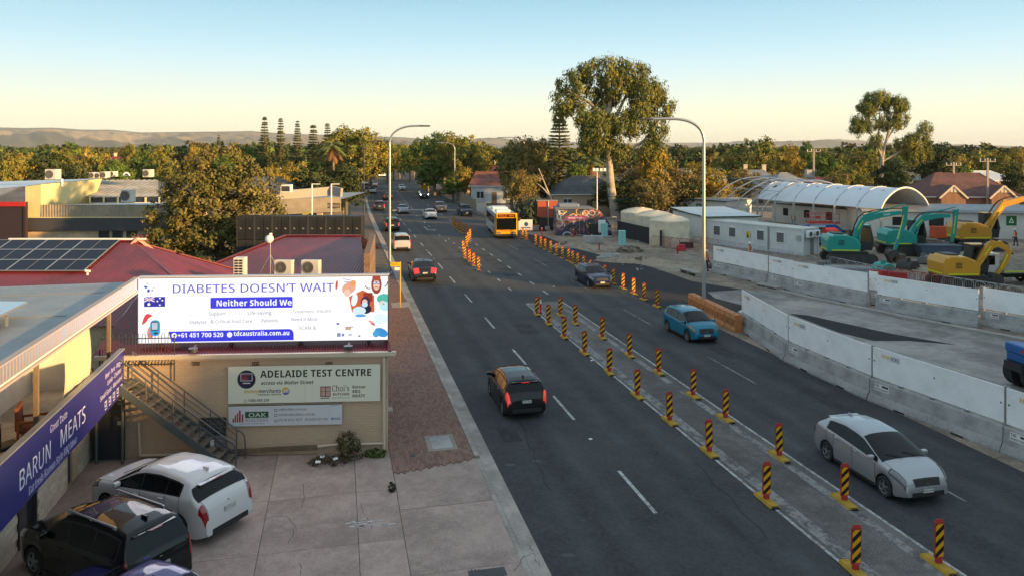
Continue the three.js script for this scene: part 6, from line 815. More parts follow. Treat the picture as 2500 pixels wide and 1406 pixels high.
// white site office container
{
  const a = G(1728, 537, 2.6), b = G(1963, 560, 2.6); a.y = b.y = 0; const L = a.distanceTo(b), yaw = Math.atan2(-(b.z - a.z), b.x - a.x), wm = grainMat([.56, .58, .58], [.68, .69, .68], { tile: 4, rough: .55, seed: 231 });
  const t = thing('site_office_container', 'long white container office with four grey windows', 'container', a.clone().lerp(b, .5).add(V(-Math.sin(yaw) * 1.22, 0, -Math.cos(yaw) * 1.22)), yaw), W = 2.44, h = 2.6;
  const side = corrugated([V(0, 0, 0), V(L, 0, 0), V(L, 0, h), V(0, 0, h)], V(1, 0, 0), .28, .018, 6).rotateX(-Math.PI / 2); side.translate(-L / 2, 0, 0); const s1 = side.clone().translate(0, 0, W / 2); mk('side_wall', s1, wm, t); mk('side_wall', side.clone().translate(0, 0, -W / 2 - .05), wm, t);
  const end = corrugated([V(0, 0, 0), V(W, 0, 0), V(W, 0, h), V(0, 0, h)], V(1, 0, 0), .28, .018, 6).rotateX(-Math.PI / 2).translate(-W / 2, 0, 0).rotateY(Math.PI / 2).translate(L / 2 - .06, 0, 0); mk('end_wall', end, wm, t); mk('end_wall', end.clone().translate(-L + .08, 0, 0), wm, t); mk('roof', bx(L, .06, W, 0, h, 0), grainMat([.55, .52, .46], [.68, .66, .6], { tile: 4, seed: 232 }), t); mk('corner_post', [[-1, 1], [1, 1], [1, -1], [-1, -1]].map(([x, z]) => bx(.14, h + .02, .14, x * (L / 2 - .05), h / 2, z * (W / 2 - .03))), wm, t); mk('base_rail', [bx(L, .16, .1, 0, .1, W / 2), bx(L, .12, .1, 0, h - .04, W / 2)], wm, t);
  for (const x of [-4.6, -2.55, 1.0, 3.35]) { const w = mk('window', bx(.85, .95, .05, x, 1.55, W / 2 + .03), plain(.10, .11, .12, .4), t); mk('window_frame', [bx(.95, .06, .08, x, 2.06, W / 2 + .03), bx(.95, .06, .08, x, 1.05, W / 2 + .03), bx(.06, 1, .08, x - .45, 1.55, W / 2 + .03), bx(.06, 1, .08, x + .45, 1.55, W / 2 + .03)], mat.white, w); mk('louvre', [0, 1, 2, 3, 4].map(i => bx(.82, .02, .02, x, 1.2 + i * .17, W / 2 + .06)), mat.galv, w); }
  mk('round_warning_sign', bx(.55, .85, .02, -.55, 1.45, W / 2 + .04), printMat(64, 96, (x, Wd, Hh) => { x.fillStyle = '#c9cdd0'; x.fillRect(0, 0, Wd, Hh); x.fillStyle = '#d8c020'; x.beginPath(); x.ellipse(32, 44, 30, 42, 0, 0, 7); x.fill(); x.fillStyle = '#1d1d20'; x.beginPath(); x.moveTo(32, 10); x.lineTo(48, 80); x.lineTo(16, 80); x.fill(); }, .5), t); mk('divider', bx(.2, h - .2, .03, 1.95, h / 2, W / 2 + .03), mat.steel, t); mk('fuse_box', bx(.4, .5, .15, 5.4, 1.7, W / 2 + .08), plain(.4, .4, .4, .5), t);
  for (const z of [.62, -.45]) { const u = mk('wall_cooler', rbx(.34, .62, .82, .03, L / 2 + .28, 2.12, z), mat.white, t); mk('fan', new THREE.CylinderGeometry(.24, .24, .02, 18).rotateZ(Math.PI / 2).translate(L / 2 + .455, 2.12, z + .08), mat.darkSteel, u); } mk('cooler_shelf', [bx(.5, .05, 2.3, L / 2 + .25, 1.78, 0), bx(.04, .04, 2.3, L / 2 + .5, 2.1, 0)], mat.galv, t); mk('end_door', bx(.03, 2.1, .4, L / 2 + .02, 1.05, -.2), mat.steel, t);
}
// sheds, cabins and the green pointer signs
const greenSign = printMat(64, 64, (x, W, Hh) => { x.fillStyle = '#1f6a34'; x.fillRect(0, 0, W, Hh); x.strokeStyle = '#e8efe8'; x.lineWidth = 6; x.beginPath(); x.moveTo(18, 46); x.lineTo(32, 16); x.lineTo(46, 46); x.moveTo(24, 44); x.lineTo(42, 44); x.stroke(); }, .5);
function cabin(a, b, h, d, label, { roof = mat.whiteRoof, wall = mat.offWhite, win = 2, sign = 1, ov = .25, slope = .35 } = {}) {
  const A = G(...a, h).setY(0), B = G(...b, h).setY(0), L = A.distanceTo(B), y = Math.atan2(-(B.z - A.z), B.x - A.x), t = thing('site_cabin', label, 'cabin', A.clone().lerp(B, .5).add(V(-Math.sin(y) * d / 2, 0, -Math.cos(y) * d / 2)), y);
  mk('wall', bx(L, h, d, 0, h / 2, 0), wall, t); mk('roof', corrugated([V(-L / 2 - ov, h + .03, d / 2 + ov), V(L / 2 + ov, h + .03, d / 2 + ov), V(L / 2 + ov, h + slope, -d / 2 - ov), V(-L / 2 - ov, h + slope, -d / 2 - ov)], V(1, 0, 0), .25, .02), roof, t); mk('fascia', [bx(L + 2 * ov, .14, .05, 0, h - .02, d / 2 + ov), bx(.05, .14, d, -L / 2 - ov, h + .1, 0)], plain(.03, .07, .05, .5), t);
  for (let i = 0; i < win; i++) { const x = -L / 2 + L * (i + .7) / (win + .4); const w = mk('window', bx(.9, 1.1, .04, x, h * .58, d / 2 + .015), mat.paneGlass, t); mk('window_frame', [bx(1, .06, .06, x, h * .58 + .57, d / 2 + .02), bx(1, .06, .06, x, h * .58 - .57, d / 2 + .02)], mat.white, w); } if (sign) mk('green_sign', new THREE.PlaneGeometry(.9, .9).translate(-L * .15 + .2, h * .62, d / 2 + .04), greenSign, t); return t;
}
cabin([1717, 530], [1852, 528], 2.9, 9, 'cream shed with a long white ribbed roof behind the tanks', { win: 1 });
cabin([1668, 485], [1774, 492], 2.8, 6, 'far beige cabin with a flat grey roof', { roof: mat.greyRoof, slope: .15, win: 1 });
{
  const A = G(2040, 506, 3.2).setY(0), t = cabin([1885, 495], [2128, 515.5], 2.7, 4, 'row of beige cabins standing under the white canopy', { roof: mat.greyRoof, slope: .1, win: 4, sign: 0 });
  const lb = thing('long_site_building', 'long beige prefabricated building with a pale grey curved roof', 'building', V(57, 0, -91), -.16); mk('wall', bx(30, 3.0, 8, 0, 1.5, 0), mat.offWhite, lb); mk('roof', extrude([[-4.4, 3.0], [4.4, 3.0], [4.2, 3.25], [0, 3.7], [-4.2, 3.25]], 30.6).rotateY(Math.PI / 2), mat.greyRoof, lb); mk('green_sign', new THREE.PlaneGeometry(1.1, 1.1).translate(1.0, 2.1, 4.02), greenSign, lb); for (const x of [-11, -7, 5, 9]) { const w = mk('window', bx(1.6, 1, .05, x, 1.9, 4.02), mat.paneGlass, lb); mk('window_frame', bx(1.7, .06, .08, x, 2.43, 4.03), mat.white, w); }
}
// canopy frames and white canopy
{
  const fr = plain(.50, .51, .52, .4, { metalness: .5 }), n = 5, L = [[1732, 499], [1763, 502.5], [1793, 506], [1826, 509.5], [1861, 514]], h = 2.1, Lp = L.map(p => G(p[0], p[1], h)), ax = Lp[4].clone().sub(Lp[0]), across = V(.97, 0, .24).normalize(), W = 13.2, rise = 4.1;
  const t = thing('arch_frame', 'bare white arched steel frame waiting for its canopy', 'frame', V(0, 0, 0)); const pt = (A, f) => A.clone().addScaledVector(across, W * f).add(V(0, rise * Math.pow(Math.sin(Math.PI * f), .75), 0));
  for (const A of Lp) { mk('arch', tube(Array.from({ length: 17 }, (_, i) => pt(A, i / 16)), .085, 6, 48), fr, t); for (const f of [0, 1]) { const p = pt(A, f); mk('column', bx(.22, h + .1, .22, p.x, h / 2, p.z), fr, t); } }
  for (const f of [0, .18, .36, .5, .64, .82, 1]) mk('purlin', bar(pt(Lp[0], f), pt(Lp[4], f), .045, 5), fr, t); for (let i = 0; i < 4; i++) for (const [f, g2] of [[.05, .3], [.7, .95]]) mk('brace', bar(pt(Lp[i], f), pt(Lp[i + 1], g2), .03, 5), fr, t);
  // membrane vault behind, its open end towards the excavators
  const c = thing('canopy', 'white stretched membrane canopy with an open arched end', 'canopy', V(0, 0, 0)), A = G(1850, 486, 3.4), B = G(2152, 511, 3.4), dirV = B.clone().sub(A).normalize(), pr = V(dirV.z, 0, -dirV.x).normalize(); if (pr.z > 0) pr.negate(); const Wm = 8.2, rs = 2.35, len = A.distanceTo(B), nu = 36, nv = 16, pos = [], idx = [], uv = [];
  const mp = (u, f, out = 0) => { const sag = .05 * Math.sin(u * 6 * Math.PI) ** 2 * Math.sin(Math.PI * f); return A.clone().addScaledVector(dirV, len * u).addScaledVector(pr, Wm * f).add(V(0, (rs - sag) * Math.pow(Math.sin(Math.PI * f), .7) + out, 0)); };
  for (let i = 0; i <= nu; i++) for (let j = 0; j <= nv; j++) { const p = mp(i / nu, j / nv); pos.push(p.x, p.y, p.z); uv.push(i, j); if (i < nu && j < nv) { const a = i * (nv + 1) + j; idx.push(a, a + nv + 1, a + 1, a + 1, a + nv + 1, a + nv + 2); } }
  const g = new THREE.BufferGeometry(); g.setAttribute('position', new THREE.Float32BufferAttribute(pos, 3)); g.setAttribute('uv', new THREE.Float32BufferAttribute(uv, 2)); g.setIndex(idx); g.computeVertexNormals();
  mk('membrane', g, new THREE.MeshPhysicalMaterial({ color: lin(.66, .70, .75), roughness: .65, side: THREE.DoubleSide, transmission: 0 }), c);
  for (let i = 0; i <= 6; i++) { const u = i / 6; mk('arch', tube(Array.from({ length: 15 }, (_, k) => mp(u, k / 14, .04)), i === 6 ? .12 : .04, 6, 40), i === 6 ? mat.white : fr, c); for (const f of [0, 1]) { const p = mp(u, f); mk('column', bx(.2, p.y, .2, p.x, p.y / 2, p.z), fr, c); } } for (let i = 0; i < 6; i++) { mk('brace', bar(mp(i / 6, .04, .06), mp((i + .5) / 6, .32, .06), .03, 4), mat.steel, c); mk('brace', bar(mp((i + 1) / 6, .04, .06), mp((i + .5) / 6, .32, .06), .03, 4), mat.steel, c); }
  mk('banner', quadGeo(mp(.05, .2, .08), mp(.085, .2, .08), mp(.085, .26, .08), mp(.05, .26, .08)), plain(.06, .07, .16, .6), c);
}
// excavators: side view in x (forward) and y
function excavator(pos, yaw, label, { house = plain(.012, .30, .25, .35, { clearcoat: .5 }), arm, k = 1, turn = 0, boom, stick, bucketA = 0, cabGlass = mat.glass, cabM, band = 1, text } = {}) {
  const t = thing('excavator', label, 'excavator', pos, yaw); t.scale.setScalar(k); arm = arm || house; const dk = plain(.045, .040, .036, .8), hi = plain(.62, .72, .03, .4);
  for (const s of [1, -1]) { const sh = []; for (let i = 0; i <= 10; i++) { const a = Math.PI / 2 + i / 10 * Math.PI; sh.push([-1.75 + .42 * Math.cos(a), .44 + .42 * Math.sin(a)]); } for (let i = 0; i <= 10; i++) { const a = -Math.PI / 2 + i / 10 * Math.PI; sh.push([1.75 + .42 * Math.cos(a), .44 + .42 * Math.sin(a)]); } const tr = mk('track', extrude(sh, .58, .02).translate(0, 0, s * 1.05), dk, t); const shoes = []; for (let i = 0; i < 21; i++) for (const y of [.015, .88]) shoes.push(bx(.05, .04, .6, -1.68 + i * .168, y, s * 1.05)); for (let i = 0; i < 6; i++) for (const d of [1, -1]) { const a = -Math.PI / 2 + (i + .5) / 6 * Math.PI; shoes.push(bx(.05, .04, .6).rotateZ(a + Math.PI / 2).translate(d * (1.75 + .44 * Math.cos(a)), .44 + .44 * Math.sin(a), s * 1.05)); } mk('track_shoes', shoes, plain(.085, .075, .065, .7), tr).userData.kind = 'stuff'; for (const x of [-1.75, -.9, 0, .9, 1.75]) mk('roller', new THREE.CylinderGeometry(.24, .24, .06, 12).rotateX(Math.PI / 2).translate(x, .42, s * 1.36), mat.darkSteel, tr); }
  const up = new THREE.Group(); up.name = 'upper_works'; up.rotation.y = turn; up.position.y = .95; t.add(up);
  mk('undercarriage', bx(1.4, .4, 1.6, 0, .6, 0), dk, t);
  mk('engine_housing', [extrude([[-1.75, .12], [.75, .12], [.8, .8], [.45, 1.3], [-.3, 1.6], [-1.5, 1.64], [-1.85, 1.35]], 2.3, .1)], house, up); mk('counterweight', extrude([[-2.05, .12], [-1.6, .08], [-1.6, 1.5], [-1.92, 1.55], [-2.15, 1.1]], 2.34, .08), house, up); mk('deck', bx(3.4, .14, 2.3, -.3, .06, 0), dk, up); mk('house_vent', [0, 1, 2, 3].map(i => bx(.5, .05, .03, -.9, .75 + i * .12, 1.16)), mat.black, up); mk('deck_hatch', bx(1.0, .1, 1.3, -1.0, 1.68, -.2), mat.darkSteel, up);
  if (band) mk('hazard_band', [bx(2.3, .1, .02, -.55, .26, 1.165), bx(.02, .1, 2.0, -2.13, .3, 0)], hi, up);
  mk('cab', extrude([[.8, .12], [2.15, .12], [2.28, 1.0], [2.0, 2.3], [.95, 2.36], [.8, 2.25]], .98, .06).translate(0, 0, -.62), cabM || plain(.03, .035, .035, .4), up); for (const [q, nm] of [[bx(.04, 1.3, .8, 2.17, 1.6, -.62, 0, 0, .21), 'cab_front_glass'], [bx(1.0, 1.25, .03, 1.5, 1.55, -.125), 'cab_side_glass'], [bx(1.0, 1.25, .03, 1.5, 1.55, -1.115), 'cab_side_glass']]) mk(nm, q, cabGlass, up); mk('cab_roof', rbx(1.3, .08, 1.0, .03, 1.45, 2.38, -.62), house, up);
  // boom polyline, stick and bucket given in the side plane
  const seg = (pts, w0, th, nm, m) => { const outl = [], lo = []; pts.forEach((p, i) => { const a = pts[Math.max(0, i - 1)], b = pts[Math.min(pts.length - 1, i + 1)], dx = b[0] - a[0], dy = b[1] - a[1], l = Math.hypot(dx, dy), w = w0[i]; outl.push([p[0] - dy / l * w, p[1] + dx / l * w]); lo.unshift([p[0] + dy / l * w, p[1] - dx / l * w]); }); return mk(nm, extrude([...outl, ...lo], th, .03).translate(0, 0, .15), m, up); };
  const bm = seg(boom, [.17, .25, .29, .24, .16].slice(0, boom.length), .38, 'boom', arm); seg(stick, [.22, .18, .12].slice(0, stick.length), .3, 'stick', arm);
  const e = boom[boom.length - 1], s0 = stick[0], s1 = stick[stick.length - 1], mb = boom[Math.floor(boom.length / 2)]; const cy = (a, b, z, r1) => mk('hydraulic_cylinder', [bar(V(a[0], a[1], z), V(lerp(a[0], b[0], .6), lerp(a[1], b[1], .6), z), r1, 8), bar(V(lerp(a[0], b[0], .55), lerp(a[1], b[1], .55), z), V(b[0], b[1], z), r1 * .55, 6)], arm, up);
  cy([.75, .3], [lerp(boom[0][0], mb[0], .75), lerp(boom[0][1], mb[1], .75) - .1], .40, .09); cy([.75, .3], [lerp(boom[0][0], mb[0], .75), lerp(boom[0][1], mb[1], .75) - .1], -.10, .09); cy([mb[0], mb[1] + .35], [s0[0] + .05, s0[1] + .25], .15, .1); cy([s0[0] + .25, s0[1] + .05], [lerp(s0[0], s1[0], .85) + .28, lerp(s0[1], s1[1], .85)], .15, .07); mk('hydraulic_hoses', [0, 1, 2].map(q => tube([V(boom[0][0] - .1, boom[0][1] + .5, .05 + q * .1), V(mb[0] - .2, mb[1] + .42, .05 + q * .1), V(e[0] - .2, e[1] + .35, .05 + q * .1), V(s0[0] + .3, s0[1] - .4, .05 + q * .1)], .025, 4, 20)), mat.rubber, up);
  const bk = []; for (let i = 0; i <= 9; i++) { const a = -.6 + i / 9 * 3.2; bk.push([.55 * Math.cos(a) - .25, .55 * Math.sin(a)]); } const bg = extrude([...bk, [-.62, -.5], [-.2, -.1], [.1, -.25]], .95, .03).rotateZ(bucketA).translate(s1[0], s1[1] - .45, .15); const bu = mk('bucket', bg, plain(.06, .05, .045, .7), up); mk('bucket_teeth', [-.36, -.12, .12, .36].map(z => bx(.2, .08, .1, 0, 0, 0).rotateZ(.6).translate(-.45, -.55, z).rotateZ(bucketA).translate(s1[0], s1[1] - .45, .15)), mat.steel, bu);
  mk('boom_stripe', [beam(V(lerp(boom[1][0], boom[2][0], .1), lerp(boom[1][1], boom[2][1], .1), .345), V(lerp(boom[1][0], boom[2][0], .9), lerp(boom[1][1], boom[2][1], .9), .345), .01, .08)], hi, up); mk('stick_stripe', [beam(V(lerp(s0[0], s1[0], .2), lerp(s0[1], s1[1], .2), .305), V(lerp(s0[0], s1[0], .75), lerp(s0[1], s1[1], .75), .305), .01, .08)], hi, up);
  if (text) { const a = boom[boom.length - 2], b = e, an = Math.atan2(b[1] - a[1], b[0] - a[0]); mk('boom_lettering', new THREE.PlaneGeometry(1.15, .3).rotateZ(an).translate(lerp(a[0], b[0], .4), lerp(a[1], b[1], .4), .348), printMat(160, 40, (x, W, Hh) => { x.fillStyle = text[1]; x.fillRect(0, 0, W, Hh); x.fillStyle = text[2]; x.font = 'bold 32px sans-serif'; x.fillText(text[0], 4, 32, 150); }, .5), up); }
  return t;
}
const tealM = plain(.010, .30, .25, .35, { clearcoat: .4 }), ylw = plain(.55, .27, .025, .4, { clearcoat: .3 }), goldReflection = new THREE.MeshPhysicalMaterial({ color: lin(.50, .42, .30), metalness: 1, roughness: .18 });  // gold metal colour stands in for low sun reflected in the cab window
excavator(G(2072, 640), -.12, 'teal excavator with boom lettering and cab window coloured gold as reflected sun', { house: tealM, turn: -.02, boom: [[.3, .9], [.7, 2.0], [1.25, 2.95], [2.8, 3.4], [4.5, 3.65]], stick: [[4.85, 4.2], [4.8, 2.7], [3.95, .25]], bucketA: .3, cabGlass: goldReflection, text: ['PAGE', '#0f9a8b', '#cfe6e2'] });
excavator(G(2208, 622), -.05, 'teal excavator with a hanging bucket behind the first', { house: tealM, boom: [[.4, .9], [1.0, 1.8], [1.7, 2.6], [2.9, 2.85], [4.3, 2.9]], stick: [[4.85, 3.5], [4.8, 2.1], [4.5, .35]], bucketA: .4 });
excavator(G(2385, 610), -.02, 'large yellow excavator with its boom raised out of the frame', { house: ylw, k: 1.12, boom: [[.6, .9], [1.5, 2.0], [2.3, 3.2], [4.2, 3.75], [6.4, 3.5]], stick: [[6.8, 3.4], [7.2, 2.0], [7.0, .6]], bucketA: .2, text: ['McMAHON', '#c08a1a', '#3a2c10'] });
excavator(G(2350, 702), .0, 'yellow mini excavator with folded boom behind the far barriers', { house: plain(.60, .30, .02, .4, { clearcoat: .3 }), k: .95, boom: [[.95, .6], [1.5, 1.5], [2.15, 2.4], [2.85, 2.5], [3.5, 2.0]], stick: [[3.6, 2.05], [3.3, 1.0], [2.65, .15]], bucketA: .1 });
// tipper truck, lifts, steel stacks, buckets, roller
{
  const t = thing('tipper_truck', 'white tipper truck behind the mini excavator', 'truck', G(2455, 692), .06); mk('cab', extrude([[-2.9, .5], [-1.2, .5], [-1.2, 2.45], [-2.5, 2.5], [-2.95, 1.5]], 2.2, .06), col.white, t); mk('cab_window', bx(.8, .7, 2.26, -2.0, 1.95, 0), mat.glass, t); mk('windscreen', bx(.05, .9, 1.9, -2.75, 2.0, 0, 0, 0, -.42), mat.glass, t); mk('tray', [bx(4.6, .7, .08, 1.4, 1.3, 1.1), bx(4.6, .7, .08, 1.4, 1.3, -1.1), bx(.08, .9, 2.2, -.9, 1.4, 0), bx(4.6, .08, 2.2, 1.4, .98, 0)], grainMat([.30, .29, .27], [.46, .45, .42], { tile: 2, seed: 241 }), t); mk('hazard_band', bx(4.6, .1, .02, 1.4, 1.1, 1.15), plain(.62, .72, .03, .4), t); mk('chassis', bx(6.4, .25, .9, .2, .65, 0), mat.black, t); for (const x of [-2.1, 2.0]) for (const s of [1, -1]) { const w = mk('wheel', wheelGeos[.48][0], mat.rubber, t); w.position.set(x, .48, s * .95); if (s < 0) w.rotation.y = Math.PI; mk('rim', wheelGeos[.48][1], carM.rim, w); } mk('load', new THREE.SphereGeometry(1, 16, 8, 0, 7, 0, 1.5).scale(2, .5, .9).translate(1.4, 1.3, 0), mat.dirt, t);
  const s = thing('scissor_lift', 'red railed scissor lift platform under the canopy edge', 'lift', G(2010, 567), -.1), rm = plain(.48, .03, .03, .5); mk('platform', bx(3.6, .15, 1.8, 0, 1.2, 0), rm, s); mk('chassis', bx(3.2, .5, 1.6, 0, .6, 0), mat.darkSteel, s); for (const z of [.85, -.85]) mk('guard_rail', [.55, 1.05].map(y => bar(V(-1.75, 1.25 + y, z), V(1.75, 1.25 + y, z), .03)).concat([-1.75, -.6, .6, 1.75].map(x => bar(V(x, 1.25, z), V(x, 2.3, z), .03))), rm, s); mk('gate', [bar(V(-1.75, 2.3, -.85), V(-1.75, 2.3, .85), .03), bar(V(1.75, 2.3, -.85), V(1.75, 2.3, .85), .03), bx(.5, .3, .02, -.9, 1.9, .88)], rm, s); for (const x of [-1.2, 1.2]) for (const z of [.75, -.75]) mk('wheel', new THREE.CylinderGeometry(.32, .32, .22, 14).rotateX(Math.PI / 2).translate(x, .32, z), mat.rubber, s);
  const b = thing('boom_lift', 'blue and red articulated boom lift beside the container', 'lift', G(1985, 600), -.06), bl = plain(.02, .08, .30, .4); mk('chassis', [rbx(3.2, .6, 1.7, .06, 0, .85, 0)], bl, b); mk('turret', [rbx(1.6, .8, 1.5, .08, -.5, 1.55, 0)], plain(.35, .03, .03, .5), b); mk('boom', [beam(V(-1.6, 2.05, .3), V(2.3, 2.15, .3), .3, .32), beam(V(2.3, 2.1, .3), V(3.2, 1.5, .3), .22, .24)], bl, b); mk('basket', [bx(.9, .1, 1.2, 3.5, .7, .3), bx(.05, 1.0, 1.2, 3.1, 1.2, .3), bx(.05, 1, 1.2, 3.9, 1.2, .3)], mat.darkSteel, b); mk('boom_label', bx(1.6, .16, .01, .4, 2.11, .46), plain(.6, .6, .62, .5), b); for (const x of [-1.15, 1.15]) for (const z of [.75, -.75]) { const w = mk('wheel', wheelGeos[.48][0], mat.rubber, b); w.position.set(x, .48, z); mk('rim', wheelGeos[.48][1], mat.steel, w); }
  const st = thing('steel_bar_stack', 'stack of long galvanised steel bars behind the barriers', 'steel stack', G(2262, 690), -.15); for (let i = 0; i < 12; i++) mk('bar', bx(7.5 - (i % 3) * .6, .1, .12, (i % 4) * .2, .12 + Math.floor(i / 6) * .14, -.9 + (i % 6) * .3), mat.galv, st);
  const sb = thing('scaffold_bundle', 'small bundle of scaffold clamps by the excavator track', 'bundle', G(2013, 652)); mk('crate', bx(1.0, .5, .6, 0, .25, 0), mat.steel, sb); for (let i = 0; i < 4; i++) mk('tube', bar(V(-.4 + i * .26, .2, .4), V(-.4 + i * .26, .7, .4), .05), mat.galv, sb);
  for (const [px, py, y, lb, m] of [[2158, 662, .3, 'teal digging bucket lying before the excavators', tealM], [2262, 644, -.6, 'worn steel bucket with teeth resting on the ground', plain(.16, .15, .14, .6)], [2218, 656, .5, 'dark tilt hitch bucket under the raised boom', plain(.045, .04, .038, .7)]]) { const k = thing('spare_bucket', lb, 'bucket', G(px, py), y), o = []; for (let i = 0; i <= 9; i++) { const a = .2 + i / 9 * 3.0; o.push([.75 * Math.cos(a), .75 * Math.sin(a) * .9 + .05]); } mk('shell', extrude([...o, [-.6, .05], [.6, .12]], 1.3, .04), m, k); mk('teeth', [-.5, -.17, .17, .5].map(z => bx(.28, .1, .14, .78, .18, z)), mat.steel, k); mk('hitch_lug', bx(.4, .3, .12, -.2, .8, .2), m, k); }
  for (let i = 0; i < 3; i++) { const w = thing('water_barrier', 'red plastic water barrier behind the white panels', 'barrier', G(2148 + i * 22, 684 + i * 3.2), -.2, 'red water barriers'); mk('shell', extrude([[-.25, 0], [.25, 0], [.12, .8], [-.12, .8]], 1.4, .05).rotateY(Math.PI / 2), plain(.5, .03, .03, .5), w); mk('cap', cyl(.1, .08, .06, 0, .78, 0), plain(.5, .03, .03, .5), w); }
  const r = thing('road_roller', 'blue road roller cut by the right frame edge', 'roller', V(22.4, 0, -32.6), .1), bm = plain(.015, .10, .32, .4); mk('body', [rbx(2.2, .7, 1.3, .1, .4, 1.5, 0)], bm, r); mk('engine_cover', rbx(.6, .4, 1.2, .08, -.5, 1.75, 0), bm, r); mk('chassis', bx(2.6, .35, 1.0, .4, 1.0, 0), mat.black, r); mk('tail_lamp', bx(.06, .14, .2, -.8, 1.75, .5), mat.red, r); for (const s of [1, -1]) { const w = mk('wheel', new THREE.CylinderGeometry(.66, .66, .5, 22).rotateX(Math.PI / 2).translate(-.1, .66, s * .5), mat.rubber, r); mk('rim', new THREE.CylinderGeometry(.34, .34, .52, 16).rotateX(Math.PI / 2).translate(-.1, .66, s * .5), mat.steel, w); } mk('drum', new THREE.CylinderGeometry(.66, .66, 1.4, 24).rotateX(Math.PI / 2).translate(1.9, .66, 0), mat.steel, r);
}

// loose materials around the yard
{
  const r = rng(71), item = (px, py, yaw, nm, lb, cat) => thing(nm, lb, cat, G(px, py), yaw);
  const pp = item(2070, 668, -.2, 'pipe_stack', 'stack of grey drainage pipes before the excavators', 'pipes'); for (let i = 0; i < 7; i++) mk('pipe', new THREE.CylinderGeometry(.16, .16, 3.6, 14, 1, true).rotateZ(Math.PI / 2).translate(0, .17 + (i > 3 ? .28 : 0), (i % 4) * .34 - .5 + (i > 3 ? .17 : 0)), plain(.30, .31, .32, .6), pp);
  const pl = item(2190, 640, .3, 'pallet_stack', 'stack of timber pallets between the teal excavators', 'pallets'); for (let i = 0; i < 5; i++) mk('pallet', [bx(1.2, .03, 1.1, 0, .13 + i * .15, 0), bx(1.2, .1, .1, 0, .06 + i * .15, .45), bx(1.2, .1, .1, 0, .06 + i * .15, -.45)], mat.wood, pl);
  const sk = item(2290, 630, -.1, 'skip_bin', 'blue grey skip bin behind the mini excavator', 'skip bin'); mk('bin', extrude([[-1.5, 0], [1.5, 0], [1.9, 1.2], [-1.9, 1.2]], 1.6, .04), plain(.06, .09, .13, .6), sk); mk('rim', bx(3.9, .1, 1.7, 0, 1.22, 0), plain(.05, .07, .10, .6), sk);
  const gt = item(2030, 585, 0, 'fuel_tank', 'red fuel tank on a stand beside the boom lift', 'tank'); mk('drum', new THREE.CylinderGeometry(.5, .5, 1.6, 18).rotateZ(Math.PI / 2).translate(0, 1.0, 0), plain(.42, .03, .03, .5), gt); mk('stand', [bx(.1, .6, .8, -.5, .3, 0), bx(.1, .6, .8, .5, .3, 0)], mat.darkSteel, gt);
  const g2 = item(2300, 585, .1, 'generator', 'orange and red generator behind the second teal excavator', 'generator'); mk('case', rbx(2.2, 1.3, 1.1, .06, 0, .85, 0), plain(.55, .09, .03, .5), g2); mk('skid', bx(2.3, .2, 1.0, 0, .1, 0), mat.darkSteel, g2); mk('exhaust', cyl(.06, .06, .5, .6, 1.5, 0), mat.steel, g2);
  for (const [px, py, w, lb] of [[1770, 655, .9, 'low heap of road gravel beside the far barriers'], [2100, 600, 1.4, 'brown soil heap behind the first teal excavator'], [2260, 600, 1.2, 'grey rubble heap beside the second teal excavator'], [1540, 615, .8, 'small gravel heap near the teal cabinet']]) { const g = new THREE.SphereGeometry(1, 18, 9, 0, 6.2832, 0, 1.57), p = g.attributes.position; for (let i = 0; i < p.count; i++) { const k = .8 + .4 * r(); p.setXYZ(i, p.getX(i) * k * w * 1.7, p.getY(i) * k * w * .7, p.getZ(i) * k * w); } g.computeVertexNormals(); const c = G(px, py), m = mk('spoil_heap', g.translate(c.x, -.02, c.z), mat.dirt); tag(m, lb, 'spoil heap'); }
  // hoses along the excavator yard and stones strewn over the bare earth
  const st = [], sm = new THREE.IcosahedronGeometry(1, 0); const im = new THREE.InstancedMesh(sm, mat.concrete, 420); for (let i = 0; i < 420; i++) { const p = G(1320 + r() * 480, 590 + r() * 80); const s = .04 + .09 * r() * r(); if (i > 250 || ST(p)[1] < 24.5) p.copy(G(1960 + r() * 520, 660 + r() * 50)); im.setMatrixAt(i, new THREE.Matrix4().compose(p.setY(s * .4), new THREE.Quaternion().setFromEuler(new THREE.Euler(r() * 6, r() * 6, 0)), V(s * 1.3, s, s))); } im.name = 'loose_stones'; im.userData = { kind: 'stuff', label: 'loose stones strewn over the bare earth of the site', category: 'stones' }; scene.add(im);
}
